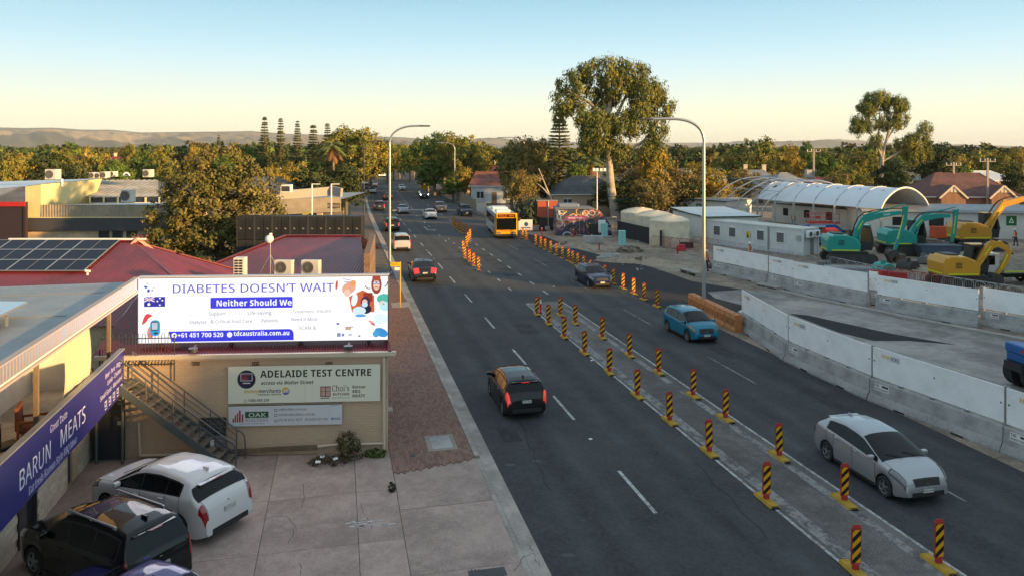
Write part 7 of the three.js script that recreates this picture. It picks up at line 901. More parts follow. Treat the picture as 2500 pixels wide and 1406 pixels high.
// power poles and wires
{
  const pole = (px, Z, h, lb, tf) => { const p = onG(px, Z), t = thing('power_pole', lb, 'power pole', p), m = plain(.30, .26, .23, .8); mk('pole', bx(.28, h, .2, 0, h / 2, 0), m, t); mk('crossarm', bx(2.4, .12, .12, 0, h - .5, 0), m, t); for (const x of [-1.1, -.4, .4, 1.1]) mk('insulator', cyl(.05, .05, .35, x, h - .45, 0, 6), mat.white, t); if (tf) mk('transformer', [rbx(1.0, 1.3, .9, .06, -.9, h - 4.2, 0), bx(1.6, .12, .5, -.5, h - 4.95, 0)], plain(.32, .34, .35, .6), t); return V(p.x, h - .2, p.z); };
  const a = pole(1988, 128, 10.4, 'concrete power pole with a transformer behind the canopy', 1), b = pole(2413, 112, 9.0, 'dark power pole by the gabled brick house'), c = pole(2330, 118, 8.3, 'second slim pole between the two gables'), w = plain(.10, .09, .08, .7);
  const wire = (p, q, sag, lb) => { const pts = []; for (let i = 0; i <= 12; i++) { const f = i / 12, v = p.clone().lerp(q, f); v.y -= sag * 4 * f * (1 - f); pts.push(v); } const m = mk('overhead_wire', tube(pts, .03, 4, 24), w); tag(m, lb, 'wire'); };
  wire(D(1600, 379, 132), a, .9, 'overhead wire from the gum tree to the transformer pole'); wire(a, b, 1.0, 'overhead wire between the transformer pole and the dark pole'); wire(b, D(2620, 392, 105), .5, 'overhead wire leaving past the dark pole'); wire(a.clone().add(V(1, 0, 0)), D(2200, 384, 160), .8, 'overhead wire running back to the second gum');
}
// houses on the right
house(onG(1215, 150), -.1, 'white cottage with red tiled roof and verandah', { w: 9, d: 11, wall: 3.3, rise: 2.6, hip: .6, roof: mat.tile, walls: grainMat([.42, .47, .52], [.55, .60, .64], { tile: 3, seed: 251 }), gable: 0 });
house(onG(1190, 185), .05, 'red iron roofed house behind the white cottage', { w: 10, d: 9, wall: 3.5, rise: 3.0, roof: mat.redRoof, chimney: 1 });
house(onG(1425, 128), .1, 'grey iron hip roofed bungalow behind the gum trunk', { w: 12, d: 10, wall: 3.0, rise: 2.8, hip: 4.5, roof: mat.slate });
house(onG(1720, 165), .06, 'long pale roof with a band of solar panels', { w: 13, d: 9, wall: 3.4, rise: 2.6, roof: mat.whiteRoof });
house(onG(1845, 150), -.1, 'blue grey roof with cream chimneys behind the canopy', { w: 9, d: 10, wall: 3.3, rise: 2.9, hip: 3.4, roof: mat.greyRoof, chimney: 2 });
house(onG(1915, 146), .1, 'blue grey pyramid roof behind the arch frame', { w: 9, d: 9, wall: 3, rise: 2.8, hip: 4.2, roof: mat.greyRoof });
house(onG(2025, 138), 0, 'bright red iron roof behind the transformer pole', { w: 10, d: 9, wall: 3, rise: 2.2, roof: mat.redRoof });
house(onG(2338, 118), -.10, 'brick house with two cream gables and a brown tiled roof', { w: 13, d: 10, wall: 3.2, rise: 3.4, hip: 3.6, roof: mat.tileDark, walls: mat.brick, gable: 2 });
house(onG(2355, 165), .1, 'white roofed house behind the two gables', { w: 17, d: 9, wall: 3.6, rise: 2.0, roof: mat.whiteRoof });
house(onG(2560, 140), .2, 'brown roofed house at the right frame edge', { w: 12, d: 9, wall: 3.2, rise: 2.6, roof: mat.tileDark, walls: mat.brick });
// paling fence, picket fence, roadside signs on the far right footpath
{
  struct('footpath', strip(21.8, 25.6, 92, 260, .12, 5), grainMat([.17, .11, .09], [.26, .17, .14], { tile: 3, seed: 261 }), 'brick coloured far footpath on the right side');
  const fence = (a, b, h, m, lb, nm) => { const A = G(...a), B = G(...b), L = A.distanceTo(B), t = thing('fence', lb, 'fence', A.clone().lerp(B, .5), Math.atan2(-(B.z - A.z), B.x - A.x)); const n = Math.min(60, Math.round(L / .22)); for (let i = 0; i < n; i++) mk(nm, bx(L / n - .03, h - (i % 3) * .02, .03, -L / 2 + (i + .5) * L / n, h / 2, 0), m, t); mk('rail', bx(L, .08, .05, 0, h * .8, -.04), m, t); mk('rail', bx(L, .08, .05, 0, h * .25, -.04), m, t); };
  fence([1113, 489], [1163, 518], 2.0, plain(.22, .19, .13, .8), 'tan paling fence beside the far footpath', 'paling'); fence([1163, 518], [1186, 520], 1.5, plain(.45, .47, .48, .7), 'pale picket fence before the white cottage', 'picket'); fence([2210, 497], [2480, 507], 1.3, plain(.10, .08, .065, .8), 'dark paling fence before the gabled brick house', 'paling');
  const s = (px, py, w, h, m, lb) => { const t = thing('roadside_sign', lb, 'sign', G(px, py)); mk('panel', bx(w, h, .08, 0, h / 2 + .5, 0), m, t); mk('leg', bx(.08, .6, .08, -w * .35, .3, 0), mat.steel, t); mk('leg', bx(.08, .6, .08, w * .35, .3, 0), mat.steel, t); };
  s(1035, 467, 1.6, 1.1, mat.yellow, 'yellow warning sign board on the far footpath'); s(1059, 462, 1.4, 2.8, mat.white, 'white bus stop panel on the far footpath'); s(1053, 452, .6, 1.6, mat.yellow, 'tall yellow marker beside the white panel'); s(1082, 468, .8, 1.9, mat.white, 'white notice post near the green gate'); s(2462, 497, 1.5, .9, mat.yellow, 'yellow arrow sign by the brick house fence');
}
// ------------------------------------------------------------------ trees and plants
const leafMat = new THREE.MeshPhysicalMaterial({ vertexColors: true, roughness: .75, side: THREE.DoubleSide, specularIntensity: .35 });
function crownGeo({ blobs, clusters, leaves, size, seed, cols, droop = 0, spread = .75, shell = .55 }) {
  const r = rng(seed), g = () => (r() + r() + r()) / 1.5 - 1, pos = [], colr = [], tot = blobs.reduce((a, b) => a + b[3] * b[4] + b[4] * b[5], 0);
  for (let c = 0; c < clusters; c++) {
    let k = r() * tot, b = blobs[0]; for (const q of blobs) { k -= q[3] * q[4] + q[4] * q[5]; if (k <= 0) { b = q; break; } }
    const th = r() * 6.2832, cp = r() * 2 - 1, sp = Math.sqrt(1 - cp * cp), rad = shell + (1 - shell) * Math.sqrt(r()), C = [b[0] + b[3] * rad * sp * Math.cos(th), b[1] + b[4] * rad * cp, b[2] + b[5] * rad * sp * Math.sin(th)], cs = spread * (.65 + .7 * r()), base = cols[r() * cols.length | 0], br = .75 + .5 * r();
    for (let i = 0; i < leaves; i++) {
      const ox = g(), oy = g(), oz = g(), x = C[0] + ox * cs, z = C[2] + oz * cs, y = C[1] + oy * cs * .8 - droop * r() * cs * 1.6, s = size * (.6 + .8 * r()), nn = V(ox * 1.2 + (C[0] - b[0]) / b[3] * .5 + g() * .9, oy * 1.2 + (C[1] - b[1]) / b[4] * .5 + g() * .9, oz * 1.2 + (C[2] - b[2]) / b[5] * .5 + g() * .9).normalize(), a = V(g(), g() - droop * 1.4, g()).cross(nn).cross(nn).normalize().negate(), u = nn.clone().cross(a).normalize(), w = droop ? .45 : .66, L = a.multiplyScalar(s), U = u.multiplyScalar(s * w * .5), o = V(x, y, z), m = o.clone().addScaledVector(L, .5), t = o.clone().add(L), p1 = m.clone().add(U), p2 = m.clone().sub(U), kk = br * 1.4 * (.85 + .3 * r());
      for (const v of [o, p1, t, o, t, p2]) pos.push(v.x, v.y, v.z); for (let q = 0; q < 6; q++) colr.push(base[0] * kk, base[1] * kk, base[2] * kk);
    }
  }
  const geo = new THREE.BufferGeometry(); geo.setAttribute('position', new THREE.Float32BufferAttribute(pos, 3)); geo.setAttribute('color', new THREE.Float32BufferAttribute(colr, 3)); geo.computeVertexNormals(); return geo;
}
function limbs(list, m, parent, name = 'limb') { for (const [pts, r0, r1] of list) { const n = 10, c = new THREE.CatmullRomCurve3(pts.map(p => V(...p))), gs = []; for (let i = 0; i < n; i++) gs.push(bar(c.getPoint(i / n), c.getPoint((i + 1) / n + .01), lerp(r0, r1, i / n), 8, lerp(r0, r1, (i + 1) / n))); mk(name, gs, m, parent); } }
const OLIVE = [[.125, .120, .026], [.11, .115, .024], [.145, .125, .030], [.095, .105, .024]], GREEN = [[.075, .115, .024], [.09, .125, .026], [.065, .10, .022]], DARK = [[.034, .048, .018], [.042, .054, .020], [.028, .040, .016]], GOLD = [[.19, .14, .024], [.165, .135, .026], [.22, .15, .026]], RUST = [[.15, .105, .036], [.125, .098, .032], [.11, .10, .030]];
const protos = {};
function bushy(name, seed, cols, { clusters = 170, leaves = 44, size = .32, tall = 1, h = 10, w = 4.2, trunk = mat.bark, droop = 0 } = {}) {   // ten metre tree around the origin
  const r = rng(seed), blobs = []; for (let i = 0; i < 7; i++) { const a = r() * 6.28, d = w * (.15 + .4 * r()), k = .45 + .25 * r(); blobs.push([Math.cos(a) * d, h * (.38 + .36 * r()), Math.sin(a) * d, w * k, h * .19 * tall * (.8 + .5 * r()), w * k]); } blobs.push([0, h * .55, 0, w * .62, h * .3 * tall, w * .62], [(r() - .5) * w * .4, h * .80, (r() - .5) * w * .4, w * .40, h * .16, w * .40]);
  const t = new THREE.Group(); t.name = name; limbs([[[[0, 0, 0], [.1, h * .2, 0], [0, h * .5, .1]], .32, .16]], trunk, t, 'trunk'); limbs([[[[0, h * .22, 0], [w * .25, h * .42, .2], [w * .5, h * .6, .3]], .14, .05], [[[0, h * .25, 0], [-w * .25, h * .45, -.3], [-w * .45, h * .66, -.4]], .13, .05], [[[0, h * .3, 0], [.2, h * .5, -w * .3], [.2, h * .7, -w * .45]], .12, .04]], trunk, t);
  mk('crown', crownGeo({ blobs, clusters, leaves, size, seed: seed + 1, cols, spread: w * .21, droop }), leafMat, t); return t;
}
let nTree = 0;
function plant(proto, name, label, pos, scale, yaw, group, sy = 1) { const c = proto.clone(); c.name = numbered(name); c.position.copy(pos); c.rotation.y = yaw ?? (nTree++ * 2.399); c.scale.set(scale, scale * sy, scale); scene.add(c); tag(c, label, 'tree', group); return c; }
const pA = bushy('leafy_tree', 301, OLIVE), pB = bushy('leafy_tree', 311, GREEN, { w: 3.8 }), pC = bushy('leafy_tree', 321, DARK, { w: 3.6 }), pD = bushy('leafy_tree', 331, GOLD, { w: 4.4, clusters: 130 }), pE = bushy('leafy_tree', 341, RUST, { w: 3.6, droop: .5, size: .34, clusters: 150 });
const far1 = bushy('leafy_tree', 351, OLIVE, { clusters: 60, leaves: 20, size: .75, w: 4.6 }), far2 = bushy('leafy_tree', 361, GREEN, { clusters: 60, leaves: 20, size: .75, w: 4.4 }), far3 = bushy('leafy_tree', 371, DARK, { clusters: 56, leaves: 20, size: .8, w: 4.8 }), far4 = bushy('leafy_tree', 381, GOLD, { clusters: 56, leaves: 20, size: .75, w: 4.4 });
const topAt = (px, py, Z) => H - (py - HY) * Z / F;                   // height of a treetop seen at that pixel
const stand = (proto, px, py, Z, wpx, label, name = 'leafy_tree', group, yaw) => { const h = topAt(px, py, Z), w = wpx * Z / F / 6.8, c = plant(proto, name, label, onG(px, Z), 1, yaw, group); c.scale.set(w, h / 9.7, w); return c; };
// large dense tree behind the red roofs
{
  const r = rng(77), blobs = [[0, 5.2, 0, 3.4, 3.2, 3.2], [-2.4, 4.2, .6, 2.3, 2.3, 2.2], [2.5, 4.6, .2, 2.3, 2.3, 2.2], [.4, 8.0, 0, 2.2, 1.9, 2.0], [-1.4, 6.9, .6, 2.0, 1.8, 1.8], [2.2, 6.8, 0, 2.0, 1.8, 1.8], [3.3, 3.0, .8, 1.5, 1.7, 1.5], [-3.0, 2.8, .8, 1.6, 1.6, 1.5], [.3, 3.0, 1.6, 2.4, 2.0, 1.6]];
  const t = thing('ficus_tree', 'large dense rounded tree behind the red ribbed roofs', 'tree', V(-22.0, 0, -56.5)); t.scale.setScalar(1.08); limbs([[[[0, 0, 0], [.2, 2, 0], [0, 4.5, 0]], .45, .25]], mat.bark, t, 'trunk'); mk('crown', crownGeo({ blobs, clusters: 680, leaves: 56, size: .19, seed: 78, cols: [[.105, .092, .028], [.09, .086, .026], [.078, .078, .024], [.125, .10, .032]], spread: .62, shell: .7 }), leafMat, t);
}
stand(pC, 770, 402, 104, 130, 'dark evergreen left of the pair by the kerb'); stand(pC, 838, 398, 108, 120, 'dark evergreen right of the pair by the kerb', undefined, undefined, 2);
stand(pA, 850, 304, 180, 130, 'tall golden plane tree by the road past the palm'); stand(pD, 905, 322, 195, 95, 'golden plane tree second in the roadside row'); stand(pA, 945, 338, 230, 70, 'plane tree overhanging the far roadway'); stand(pB, 975, 350, 270, 60, 'distant plane tree where the road disappears'); stand(pD, 960, 362, 250, 60, 'small yellow tree below the far plane tree'); stand(pA, 800, 335, 175, 70, 'leafy tree rising behind the palm');
stand(pD, 722, 383, 135, 105, 'yellow wattle tree between house and palm'); stand(pB, 592, 352, 150, 100, 'broad green tree left of the tall pines'); stand(pB, 545, 365, 140, 70, 'bright green tree over the dense tree top'); stand(pD, 660, 395, 128, 70, 'yellow tree beside the grey hip roof'); stand(pC, 640, 385, 150, 90, 'dark tree under the tall pines');
stand(pA, 15, 372, 108, 75, 'yellow green tree at the left frame edge'); stand(pD, 205, 350, 200, 55, 'orange tinted tree beside the red villa'); stand(pA, 317, 347, 205, 50, 'olive tree right of the red villa'); stand(pB, 285, 385, 135, 80, 'green tree in front of the red villa'); stand(pC, 120, 375, 140, 120, 'dark spreading tree behind the slate roof'); stand(pA, 390, 350, 190, 60, 'fine leaved tree between villa and pines'); stand(pD, 470, 345, 190, 50, 'golden tree near the small pine'); stand(pA, 430, 385, 120, 90, 'olive tree right of the fan unit');
stand(pB, 1085, 318, 178, 120, 'tall plane tree on the right side of the road'); stand(pA, 1132, 330, 165, 90, 'golden plane tree nearest the paling fence'); stand(pB, 1035, 330, 205, 80, 'green plane tree shading the far footpath'); stand(pA, 1010, 348, 260, 55, 'far plane tree at the road bend'); stand(pA, 1180, 340, 215, 75, 'rounded tree behind the plane trees'); stand(pD, 1135, 400, 150, 60, 'yellow shrub tree above the paling fence'); stand(pB, 1105, 430, 150, 75, 'leafy shrub tree over the footpath fence'); stand(pC, 1215, 372, 200, 70, 'dark tree behind the red iron roof'); stand(pC, 1045, 405, 185, 60, 'dark low tree by the far bus stop');
stand(pE, 1285, 318, 124, 130, 'bronze leafed tree behind the lamp post'); stand(pE, 1275, 405, 112, 95, 'low bronze tree behind the bus'); stand(pB, 1405, 395, 135, 70, 'bright green tree beside the pine'); stand(pC, 1330, 400, 130, 70, 'dark tree beside the leaning trunk'); stand(pE, 1560, 395, 122, 150, 'brown foliage tree right of the gum trunk'); stand(pE, 1640, 400, 118, 130, 'brown foliage tree behind the tanks'); stand(pD, 1748, 402, 118, 95, 'bright yellow tree beside the tall lamp post'); stand(pE, 1815, 405, 135, 100, 'rust coloured tree behind the arch frame'); stand(pC, 1690, 440, 116, 70, 'dark shrub tree behind the beige cabin'); stand(pC, 1610, 462, 112, 110, 'dark shrub below the brown foliage');
stand(pA, 1868, 330, 175, 95, 'tall olive tree behind the blue grey roofs'); stand(pD, 1935, 342, 185, 60, 'golden tree left of the transformer pole'); stand(pB, 1973, 342, 210, 45, 'dark topped tree behind the transformer pole'); stand(pD, 1890, 380, 160, 70, 'orange lit tree above the pyramid roof'); stand(pB, 2020, 372, 170, 90, 'green tree behind the red iron roof'); stand(pA, 2085, 398, 125, 85, 'golden shrub tree behind the canopy'); stand(pE, 2045, 410, 120, 70, 'brown shrub tree left of the golden one'); stand(pC, 2285, 345, 165, 125, 'large dark evergreen behind the white roof'); stand(pA, 2265, 327, 200, 50, 'small umbrella tree above the dark evergreen'); stand(pC, 2170, 390, 135, 110, 'dark understorey below the second gum'); stand(pC, 2205, 415, 130, 70, 'dark green tree beside the brick gable'); stand(pA, 2400, 362, 220, 75, 'far olive tree right of the second gum'); stand(pD, 2485, 350, 215, 60, 'golden tree at the right frame edge'); stand(pC, 2480, 400, 130, 70, 'dark tree right of the gabled house'); stand(pB, 2350, 400, 165, 80, 'green shrub tree before the white roof');
stand(pA, 875, 312, 165, 120, 'full golden plane tree overhanging the left kerb'); stand(pD, 1060, 335, 190, 90, 'golden plane tree between the two tall right ones'); stand(pA, 1110, 322, 172, 110, 'broad sunlit plane tree over the paling fence'); stand(pE, 1600, 425, 108, 150, 'tall brown hedge tree right behind the tanks'); stand(pC, 1500, 440, 118, 130, 'dark thicket at the gum trunk'); stand(pE, 1680, 415, 125, 110, 'bronze thicket left of the tall lamp post'); stand(pC, 1560, 480, 108, 120, 'low dark thicket above the tanks'); stand(pD, 1595, 312, 116, 75, 'leafy gum offshoot at the right of the great gum', undefined, undefined, 1);
stand(pD, 985, 345, 300, 60, 'golden tree closing the end of the road'); stand(pA, 935, 350, 290, 70, 'olive tree arching over the end of the road'); stand(pB, 1000, 360, 240, 60, 'green tree leaning over the far right kerb'); stand(pA, 825, 318, 178, 100, 'full olive crown left of the tallest plane tree'); stand(pA, 1150, 345, 160, 90, 'sunlit crown above the white cottage'); stand(pB, 1060, 380, 170, 100, 'shaded green crown beside the far footpath'); stand(pA, 1250, 335, 128, 100, 'olive crown left of the bronze leafed tree'); stand(pD, 1700, 385, 140, 90, 'yellow tree between the gum and the tall lamp'); stand(pA, 1790, 365, 165, 100, 'olive tree above the pale solar roof'); stand(pD, 60, 362, 170, 80, 'yellow tree beside the left frame edge tree'); stand(pA, 160, 360, 190, 70, 'pale olive tree left of the red villa'); stand(pB, 350, 366, 160, 70, 'green tree right of the long dark red roof'); stand(pD, 500, 352, 200, 60, 'golden tree left of the broad green tree'); stand(pA, 2110, 362, 180, 90, 'olive tree left of the second gum'); stand(pD, 2330, 368, 190, 80, 'golden tree behind the white roofed house'); stand(pA, 2440, 366, 175, 80, 'pale olive tree behind the two gables');
// far garden trees scattered to the horizon
{
  const r = rng(99), kinds = [far1, far2, far3, far4, far1, far3]; let n = 0;
  for (let i = 0; i < 900 && n < 190; i++) {
    const Z = 140 + 620 * r() * r() + 40 * r(), px = -40 + 2580 * r(), p = onG(px, Z), [s, t] = ST(p), tt = t - bend(s); if (tt > -2 && tt < 26) continue; if (px > 1500 && Z < 190) continue; const k = .42 + .75 * r() * r() + .15 * r() + (Z > 350 ? .12 : 0);
    plant(kinds[r() * 6 | 0], 'garden_tree', 'distant garden tree in the suburb below the hills', p, k, r() * 6.28, 'distant suburban trees', .75 + .6 * r()); n++;
  }
  // beyond: an unbroken carpet of treetops
  const clump = crownGeo({ blobs: [[0, 3.2, 0, 4.2, 3.0, 4.2]], clusters: 16, leaves: 12, size: 1.7, seed: 5, cols: [...OLIVE, ...DARK, ...GREEN], spread: 1.3, shell: .6 }), N = 5200, im = new THREE.InstancedMesh(clump, leafMat, N), q = new THREE.Quaternion();
  for (let i = 0; i < N; i++) { const f = r(), Z = 420 + 2700 * f * f, px = -150 + 2800 * r(), p = onG(px, Z), s = .45 + 1.0 * r() * r() + .2 * r() + Z * .0003; const [a, b] = ST(p); if (b - bend(a) > 0 && b - bend(a) < 24) p.x -= 30; im.setMatrixAt(i, new THREE.Matrix4().compose(p, q.setFromAxisAngle(V(0, 1, 0), r() * 6.28), V(s * 1.3, s * (.7 + .8 * r()), s * 1.3))); im.setColorAt(i, lin(1.0 + .9 * r(), 1.0 + .6 * r(), .9 + .3 * r())); }
  im.name = 'distant_woodland'; im.userData = { kind: 'stuff', label: 'continuous belt of distant suburban treetops below the hills', category: 'woodland' }; im.castShadow = true; scene.add(im);
}
// great gum tree
function gum(name, label, base, h, w, seed, spec, clusters) {
  const t = thing(name, label, 'tree', base), s = h / 25; limbs(spec.limbs.map(([pts, a, b], i) => [pts.map(p => p.map(v => v * s)), a * s, b * s]).slice(0, 1), mat.gumBark, t, 'trunk'); limbs(spec.limbs.map(([pts, a, b]) => [pts.map(p => p.map(v => v * s)), a * s, b * s]).slice(1), mat.gumBark, t); mk('crown', crownGeo({ blobs: spec.blobs.map(b => b.map(v => v * s)), clusters, leaves: 78, size: .38 * s, seed, cols: [[.095, .106, .026], [.12, .12, .028], [.075, .092, .026], [.14, .13, .030]], spread: .95 * s, droop: .9, shell: .5 }), leafMat, t); return t;
}
gum('gum_tree', 'tall spreading gum tree with pale trunk behind the tanks', V(14.6, 0, -115), 25.2, 18, 401, {
  limbs: [[[[1.2, -.1, 0], [.5, 4, 0], [.1, 9, 0], [-.2, 14, 0], [.6, 19, 0]], .75, .26], [[[.5, 8.6, 0], [2.4, 10, .2], [5.2, 11.4, .4], [7.4, 14.2, .3]], .34, .12], [[[0, 13, 0], [1.6, 16, 0], [3.0, 19, .2], [4.2, 21.5, 0]], .34, .08], [[[0, 13.5, 0], [-2, 16.5, .3], [-4.6, 18.2, .4], [-6.5, 19.4, 0]], .32, .08], [[[.2, 15, 0], [-.8, 18, -.6], [-1.2, 21, -.8], [-1.5, 23.5, -.6]], .26, .07], [[[.2, 14, 0], [3, 15.6, .5], [5.6, 17.6, .4], [7.6, 18.4, .2]], .26, .07], [[[0, 11, 0], [-2.4, 13.4, .8], [-3.6, 15.2, .8]], .2, .07]],
  blobs: [[-.6, 22.6, 0, 4.2, 2.0, 3.4], [3.2, 22.0, 0, 3.2, 2.0, 2.8], [-4.6, 20.6, .3, 3.2, 2.0, 2.6], [-6.6, 18.0, .3, 2.3, 1.8, 2.0], [5.6, 19.6, .2, 3.2, 1.9, 2.6], [8.0, 17.2, 0, 2.2, 1.9, 1.9], [-4.2, 16.4, .8, 2.8, 1.7, 2.2], [-.4, 13.6, 1.2, 3.8, 2.3, 2.8], [2.8, 14.6, .8, 3.0, 2.0, 2.4], [-2.6, 12.4, 1.0, 2.0, 2.3, 1.8], [.8, 10.6, 1.0, 2.6, 1.6, 2.0], [7.2, 13.2, .4, 1.7, 2.2, 1.6], [6.0, 10.8, .4, 1.3, 1.6, 1.2], [-.4, 18.6, -1.8, 2.4, 1.5, 1.6], [-7.4, 15.2, .2, .9, 1.3, .9], [1.4, 20.2, .8, 2.6, 1.6, 2.0], [-1.8, 15.2, .6, 2.4, 1.6, 2.0], [4.6, 16.6, .8, 2.4, 1.6, 1.8]] }, 640);
gum('gum_tree', 'slender open gum tree above the roofs on the right', V(73.5, 0, -150), 23.0, 12, 411, {
  limbs: [[[[0, -.1, 0], [-.2, 5, 0], [0, 10, 0], [1, 14, 0], [1.6, 17, 0]], .5, .18], [[[0, 9, 0], [-1.6, 12.5, .2], [-3.4, 15.5, .2], [-5.4, 18, 0]], .28, .08], [[[0, 9.4, 0], [-.8, 13.4, 0], [-.6, 18, -.2], [-.4, 21, 0]], .26, .07], [[[0, 8.6, 0], [3.4, 10.6, .3], [6.6, 12.2, .2], [8.0, 14.4, 0]], .24, .08], [[[.8, 13, 0], [2.4, 16, .2], [3.6, 18.4, 0]], .2, .07]],
  blobs: [[-.8, 22.4, 0, 3.2, 1.9, 2.6], [2.6, 21.4, 0, 2.8, 2.0, 2.4], [-3.4, 20.6, 0, 2.2, 1.7, 2.0], [-5.6, 17.2, .2, 1.7, 1.8, 1.6], [-2.8, 17.4, .4, 2.2, 1.4, 1.8], [1.2, 17.8, .6, 2.6, 1.6, 2.2], [3.8, 18.4, .2, 1.8, 1.6, 1.6], [-1.6, 13.6, .4, 1.4, 1.2, 1.2], [4.8, 13.0, .4, 2.4, 1.9, 2.0], [7.4, 13.6, .2, 2.0, 1.7, 1.6], [9.0, 16.4, 0, 1.5, 1.4, 1.2], [6.6, 10.6, .4, 2.4, 1.6, 1.8], [9.6, 11.6, .2, 1.3, 1.5, 1.2]] }, 420);
// conical pines with tiered branches
function pineProto(seed) {
  const r = rng(seed), t = new THREE.Group(); t.name = 'norfolk_pine'; limbs([[[[0, 0, 0], [0, 10, 0], [0, 20, 0]], .38, .05]], mat.bark, t, 'trunk'); const pos = [], colr = [], q = (a, b, c, k) => { for (const v of [a, b, c]) pos.push(v.x, v.y, v.z); for (let i = 0; i < 3; i++) colr.push(.075 * k, .078 * k, .030 * k); };
  for (let i = 0; i < 25; i++) { const y = 2.4 + i * .73 + (r() - .5) * .3, L = (3.0 + .9 * r()) * Math.pow(Math.max(0, 1 - (y - 2.4) / 18.0), .8) + .3, n = 9; for (let b = 0; b < n; b++) { const a = b / n * 6.283 + i * .5 + (r() - .5) * .3, d = V(Math.cos(a), 0, Math.sin(a)), s = V(-d.z, 0, d.x), Lb = L * (.6 + .5 * r()); for (let k = 0; k < 9; k++) { const f = (k + .3) / 9, c = d.clone().multiplyScalar(Lb * f).add(V(0, y - .12 * Lb * f + .22 * Lb * f * f, 0)), w = (.26 + .46 * Math.sin(f * 2.6)) * (.8 + .4 * r()), kk = .7 + .7 * r(); for (const e of [1, -1]) { const m = c.clone().addScaledVector(s, e * w).addScaledVector(d, .22).add(V(0, .10 + .1 * r(), 0)); q(c.clone().addScaledVector(d, -.12), c.clone().addScaledVector(d, .24), m, kk); q(c.clone().add(V(0, .30, 0)), c.clone().addScaledVector(d, .3).add(V(0, -.16, 0)), m.clone().add(V(0, -.26, 0)), kk); } } } }
  const g = new THREE.BufferGeometry(); g.setAttribute('position', new THREE.Float32BufferAttribute(pos, 3)); g.setAttribute('color', new THREE.Float32BufferAttribute(colr, 3)); g.computeVertexNormals(); mk('crown', g, leafMat, t); return t;
}
{
  const pns = [pineProto(501), pineProto(523), pineProto(541)]; let pk = 0; for (const [px, py, Z, w, lb] of [[645, 285, 200, 44, 'tallest conical pine on the left skyline'], [684, 288, 203, 42, 'tall conical pine second along the skyline'], [724, 296, 206, 40, 'thinner conical pine third along the skyline'], [764, 305, 190, 56, 'broad conical pine beside the plane trees'], [800, 301, 230, 44, 'conical pine half hidden by the plane trees'], [533, 331, 280, 26, 'small lone conical pine further left'], [1366, 274, 150, 105, 'broad conical pine behind the great gum']]) { const h = topAt(px, py, Z), c = plant(pns[pk++ % 3], 'norfolk_pine', lb, onG(px, Z), 1); c.rotation.z = (pk % 3 - 1) * .012; c.scale.set(w * Z / F / 7, h / 20.2, w * Z / F / 7); }
}
// palms
function palm(label, pos, h, yaw) {
  const t = thing('palm_tree', label, 'palm', pos, yaw); limbs([[[[0, 0, 0], [.1, h * .5, 0], [0, h, 0]], .3, .22]], mat.bark, t, 'trunk'); const r = rng(61), mkf = (n, el0, el1, L, c, nm) => { for (let i = 0; i < n; i++) { const a = i / n * 6.283 + r() * .4, el = lerp(el0, el1, r()), pos2 = [], d0 = V(Math.cos(a) * Math.cos(el), Math.sin(el), Math.sin(a) * Math.cos(el)), s = V(-Math.sin(a), 0, Math.cos(a)); for (let k = 0; k < 12; k++) { const f = k / 12, p = d0.clone().multiplyScalar(L * f).add(V(0, h - 1.1 * L * f * f * (el > 0 ? .55 : .2), 0)), p2 = d0.clone().multiplyScalar(L * (f + .1)).add(V(0, h - 1.1 * L * (f + .1) ** 2 * (el > 0 ? .55 : .2), 0)), w = L * .28 * Math.sin(Math.PI * (.12 + f * .85)); for (const e of [1, -1]) { const tip = p2.clone().addScaledVector(s, e * w).add(V(0, -w * .45, 0)); for (const v of [p, p2, tip]) pos2.push(v.x, v.y, v.z); } } const g = new THREE.BufferGeometry(); g.setAttribute('position', new THREE.Float32BufferAttribute(pos2, 3)); g.computeVertexNormals(); mk(nm, g, c, t); } };
  mkf(26, -.25, 1.25, 3.3, new THREE.MeshPhysicalMaterial({ color: lin(.11, .13, .026), roughness: .7, side: THREE.DoubleSide }), 'frond'); mkf(9, -1.15, -.75, 3.0, new THREE.MeshPhysicalMaterial({ color: lin(.20, .10, .045), roughness: .9, side: THREE.DoubleSide }), 'dry_frond');
}
palm('palm tree with a skirt of dry orange fronds', onG(812, 150), topAt(812, 358, 150), 0); palm('short palm behind the grey bungalow', onG(1440, 138), topAt(1440, 396, 138), 1);
// weeping tree beside the orange trailer, leaning dead trunk
{
  const t = thing('weeping_tree', 'grey green weeping tree beside the orange trailer', 'tree', onG(1302, 104)); limbs([[[[0, 0, 0], [.1, 1.5, 0], [0, 3, 0]], .25, .12]], mat.bark, t, 'trunk'); mk('crown', crownGeo({ blobs: [[0, 2.9, 0, 2.5, 1.3, 2.0], [-1.4, 1.9, .2, 1.3, 1.5, 1.3], [1.6, 1.9, .3, 1.4, 1.4, 1.3]], clusters: 120, leaves: 30, size: .5, seed: 88, cols: [[.055, .07, .045], [.07, .08, .05], [.045, .06, .04]], spread: .5, droop: 1.6 }), leafMat, t);
  const d = thing('dead_tree', 'pale leaning dead tree trunk with bare forks', 'tree', onG(1350, 116)); limbs([[[[1.0, 0, 0], [-.4, 3, 0], [-2.2, 7.4, 0]], .24, .06]], mat.gumBark, d, 'trunk'); limbs([[[[-.4, 3, 0], [-1.8, 4.6, .1], [-3.4, 5.6, 0]], .12, .04], [[[-1.4, 5.6, 0], [-2.4, 6.0, 0], [-3.0, 6.6, 0]], .08, .03]], mat.gumBark, d);
}
